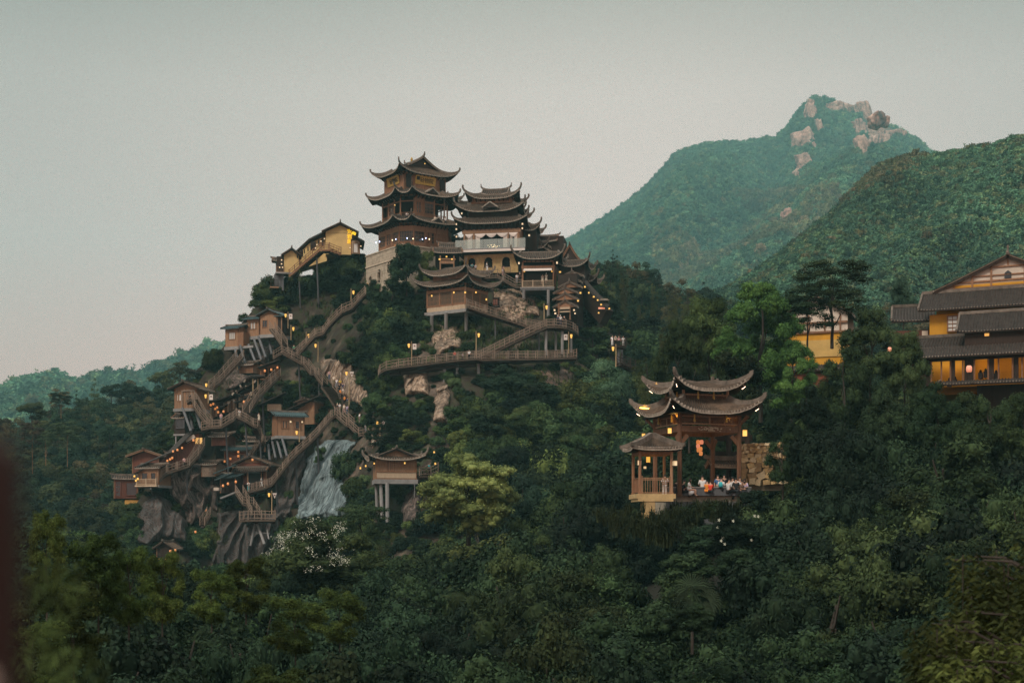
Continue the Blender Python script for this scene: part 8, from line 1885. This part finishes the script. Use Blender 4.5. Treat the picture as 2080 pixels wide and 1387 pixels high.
# olive new-leaf bushes at the lower left, closer
NEARLEAF = mat_leaf('new_leaf', [(0,(.036,.064,.016)),(1,(.060,.082,.020))], transl=.3, patch=1.0)
PROTO['near'] = crown('crown', lobes_cl(33, 22, 7, rz=1.25, rb=.28, rs=(.07,.13), zmin=-1), 20000, .070, NEARLEAF, 33, aspect=.32, droop=.2, core=.6)
zr_ = {'near':1.2}
def near_tree(px, top, Y, w, h, label, grp='new-leaved saplings'):
    s = Y/F; e = empty('sapling', P(px, top+h, Y), random.random()*6, label, 'tree', grp); c = obj('crown', PROTO['near'], None, e); H = h*s; c.scale = (w*s/2, w*s/2, H/2/1.2); c.location = (0,0,H/2)
    t = obj('trunk', TRUNKS[0], None, e); t.scale = (.5,.5,H*.7)
for (x, y, Y, w, h, lb) in [(95,1000,30,110,260,'sapling with a pointed top of fresh leaves at the lower left'),(200,1048,31,150,240,'fresh-leaved bushy sapling right of the pointed one, lower left'),(262,1080,32,120,220,'fresh-leaved sapling in front of the left cliff foot'),(330,1092,34,110,200,'smaller fresh-leaved sapling by the forest hut'),
    (150,1150,26,190,240,'low fresh-leaved bush at the left foreground'),(500,1108,40,120,160,'sapling with lighter leaves in front of the stained rock'),(430,1135,38,110,150,'bushy sapling left of the stained rock foot'),(600,1190,42,150,160,'sapling below the blossoming tree'),(690,1175,44,120,150,'thin light-leaved sapling right below the blossoming tree'),
    (560,1330,24,190,160,'light green bush at the bottom edge left of centre'),(60,1230,22,200,240,'leafy bush in the lower left corner')]: near_tree(x, y, Y, w, h, lb)
# hanging-leaf branches, bottom right
HANG = mat_leaf('hanging_leaf', [(0,(.050,.066,.018)),(1,(.062,.074,.018))], transl=.3, patch=1.5)
def hang_branch(px, py, Y, n, spread, seed, label):
    r = np.random.default_rng(seed); s = Y/F; e = empty('leafy_branch', P(px, py, Y), 0, label, 'branch'); tw = MB(); P_ = []; D_ = []
    for i in range(n):
        a = np.array([r.uniform(-.1,1)*spread[0]*s, r.normal()*.25, -r.uniform(0,1)*spread[1]*s]); a[2] += .25*a[0]; L_ = r.uniform(.35,.8); m = 22
        for j in range(m):
            p = a+np.array([r.normal()*.02, r.normal()*.02, -L_*j/m]); P_.append(p); D_.append(np.array([(-1)**j*.8+r.normal()*.2, r.normal()*.4, -.5]))
        if i % 9 == 0: tw.tube([a, a+np.array([0,0,-L_])], [.008,.004], 4, cap=False)
        if i % 14 == 0: tw.tube([(a[0]+.8,a[1],a[2]-.3), (a[0]+.3,a[1],a[2]-.02), a], [.02,.014,.008], 5, cap=False)
    P_ = np.array(P_); D_ = np.array(D_); D_ /= np.linalg.norm(D_,axis=1,keepdims=True); V, Fq = leaves(P_, D_, unit(len(P_), r), r.uniform(.07,.12,len(P_)), r.uniform(.028,.045,len(P_)))
    obj('foliage', mesh_np('foliage', V, Fq), HANG, e, kind='stuff'); tw.build('twig', BARK, e)
hang_branch(1870, 1250, 15, 170, (230,130), 1, 'drooping light-leaved branches reaching in at the lower right edge')
hang_branch(1965, 1120, 15.5, 130, (150,200), 2, 'upper drooping branches at the right edge')
hang_branch(1900, 1330, 14.5, 110, (200,90), 3, 'lowest drooping branches in the bottom right corner')
# out-of-focus sprays and post at the left edge
def pinnate(e, base, tip, n, ln, mat, seed, name='frond'):
    r = np.random.default_rng(seed); base, tip = np.array(base), np.array(tip); ax = tip-base; L_ = np.linalg.norm(ax); ax /= L_; side = np.cross(ax, [0,-1,0.2]); side /= np.linalg.norm(side); P_, D_ = [], []
    for j in range(n):
        for sg in (-1, 1): P_.append(base+(tip-base)*(j+.5)/n); D_.append(side*sg+ax*.45+r.normal(size=3)*.08)
    P_ = np.array(P_); D_ = np.array(D_); D_ /= np.linalg.norm(D_,axis=1,keepdims=True); l = ln*np.sin(np.linspace(.5,2.9,n)).repeat(2); V, Fq = leaves(P_, D_, np.tile([0,-1,.15],(len(P_),1)), l, l*.2)
    o = obj(name, mesh_np(name, V, Fq), mat, e, kind='stuff'); return o
def spray(px, py, Y, lst, label, seed):
    s = Y/F; e = empty('leaf_spray', P(px, py, Y), 0, label, 'branch', None)
    for i, (dx, dy, L_, a) in enumerate(lst): b0 = np.array([dx*s, 0, -dy*s]); t0 = b0+np.array([math.cos(a), .05, math.sin(a)])*L_*s; pinnate(e, b0, t0, 9, L_*s*.40, NEARDK, seed+i)
NEARDK = mat_leaf('near_dark_leaf', [(0,(.030,.050,.014)),(1,(.035,.055,.016))], transl=.2, patch=2)  # dark green leaf colour of the near sprays
spray(112, 1190, 4.6, [(0,0,75,.6),(-10,10,80,1.5),(5,8,70,-.2),(-5,15,70,2.4),(0,20,70,-.9)], 'out-of-focus leaf spray right of the dark post', 1)
spray(60, 1250, 4.0, [(0,0,90,.9),(0,0,80,2.0),(0,20,90,-.6),(10,30,80,.2)], 'blurred leaf spray close beside the dark post', 5)
spray(70, 1385, 3.6, [(0,0,100,1.5),(-20,10,100,2.3),(20,0,100,.8),(10,20,90,.1)], 'blurred leaf spray in the bottom left corner', 9)
spray(160, 1390, 3.8, [(0,0,90,1.4),(0,0,80,.6),(-20,0,80,2.2)], 'blurred leaf tip at the bottom edge right of the corner spray', 13)
po = empty('wooden_post', P(-95, 1387, .62), 0, 'dark reddish post right in front of the camera at the left edge, out of focus', 'post'); s_ = .62/F
b = MB(); b.tube([(0,0,-.25),(0,0,.08),(0,0,470*s_),(0,0,505*s_)], [135*s_,135*s_,128*s_,95*s_], 20); b.build('shaft', mat_simple('post_paint', (.035,.014,.010), var=.15, rough=.7, scale=20), po)
kb = MB(); kb.add([(q[0]*.009+100*s_, q[1]*.009-.035, q[2]*.009+.001) for q in TORV], [tuple(f) for f in TORF]); kb.build('pale_lump', mat_simple('pale_lump_mat', (.42,.30,.24), rough=.6, scale=20), po, smooth=True)  # unidentified pale corner shape, added here as a rounded lump
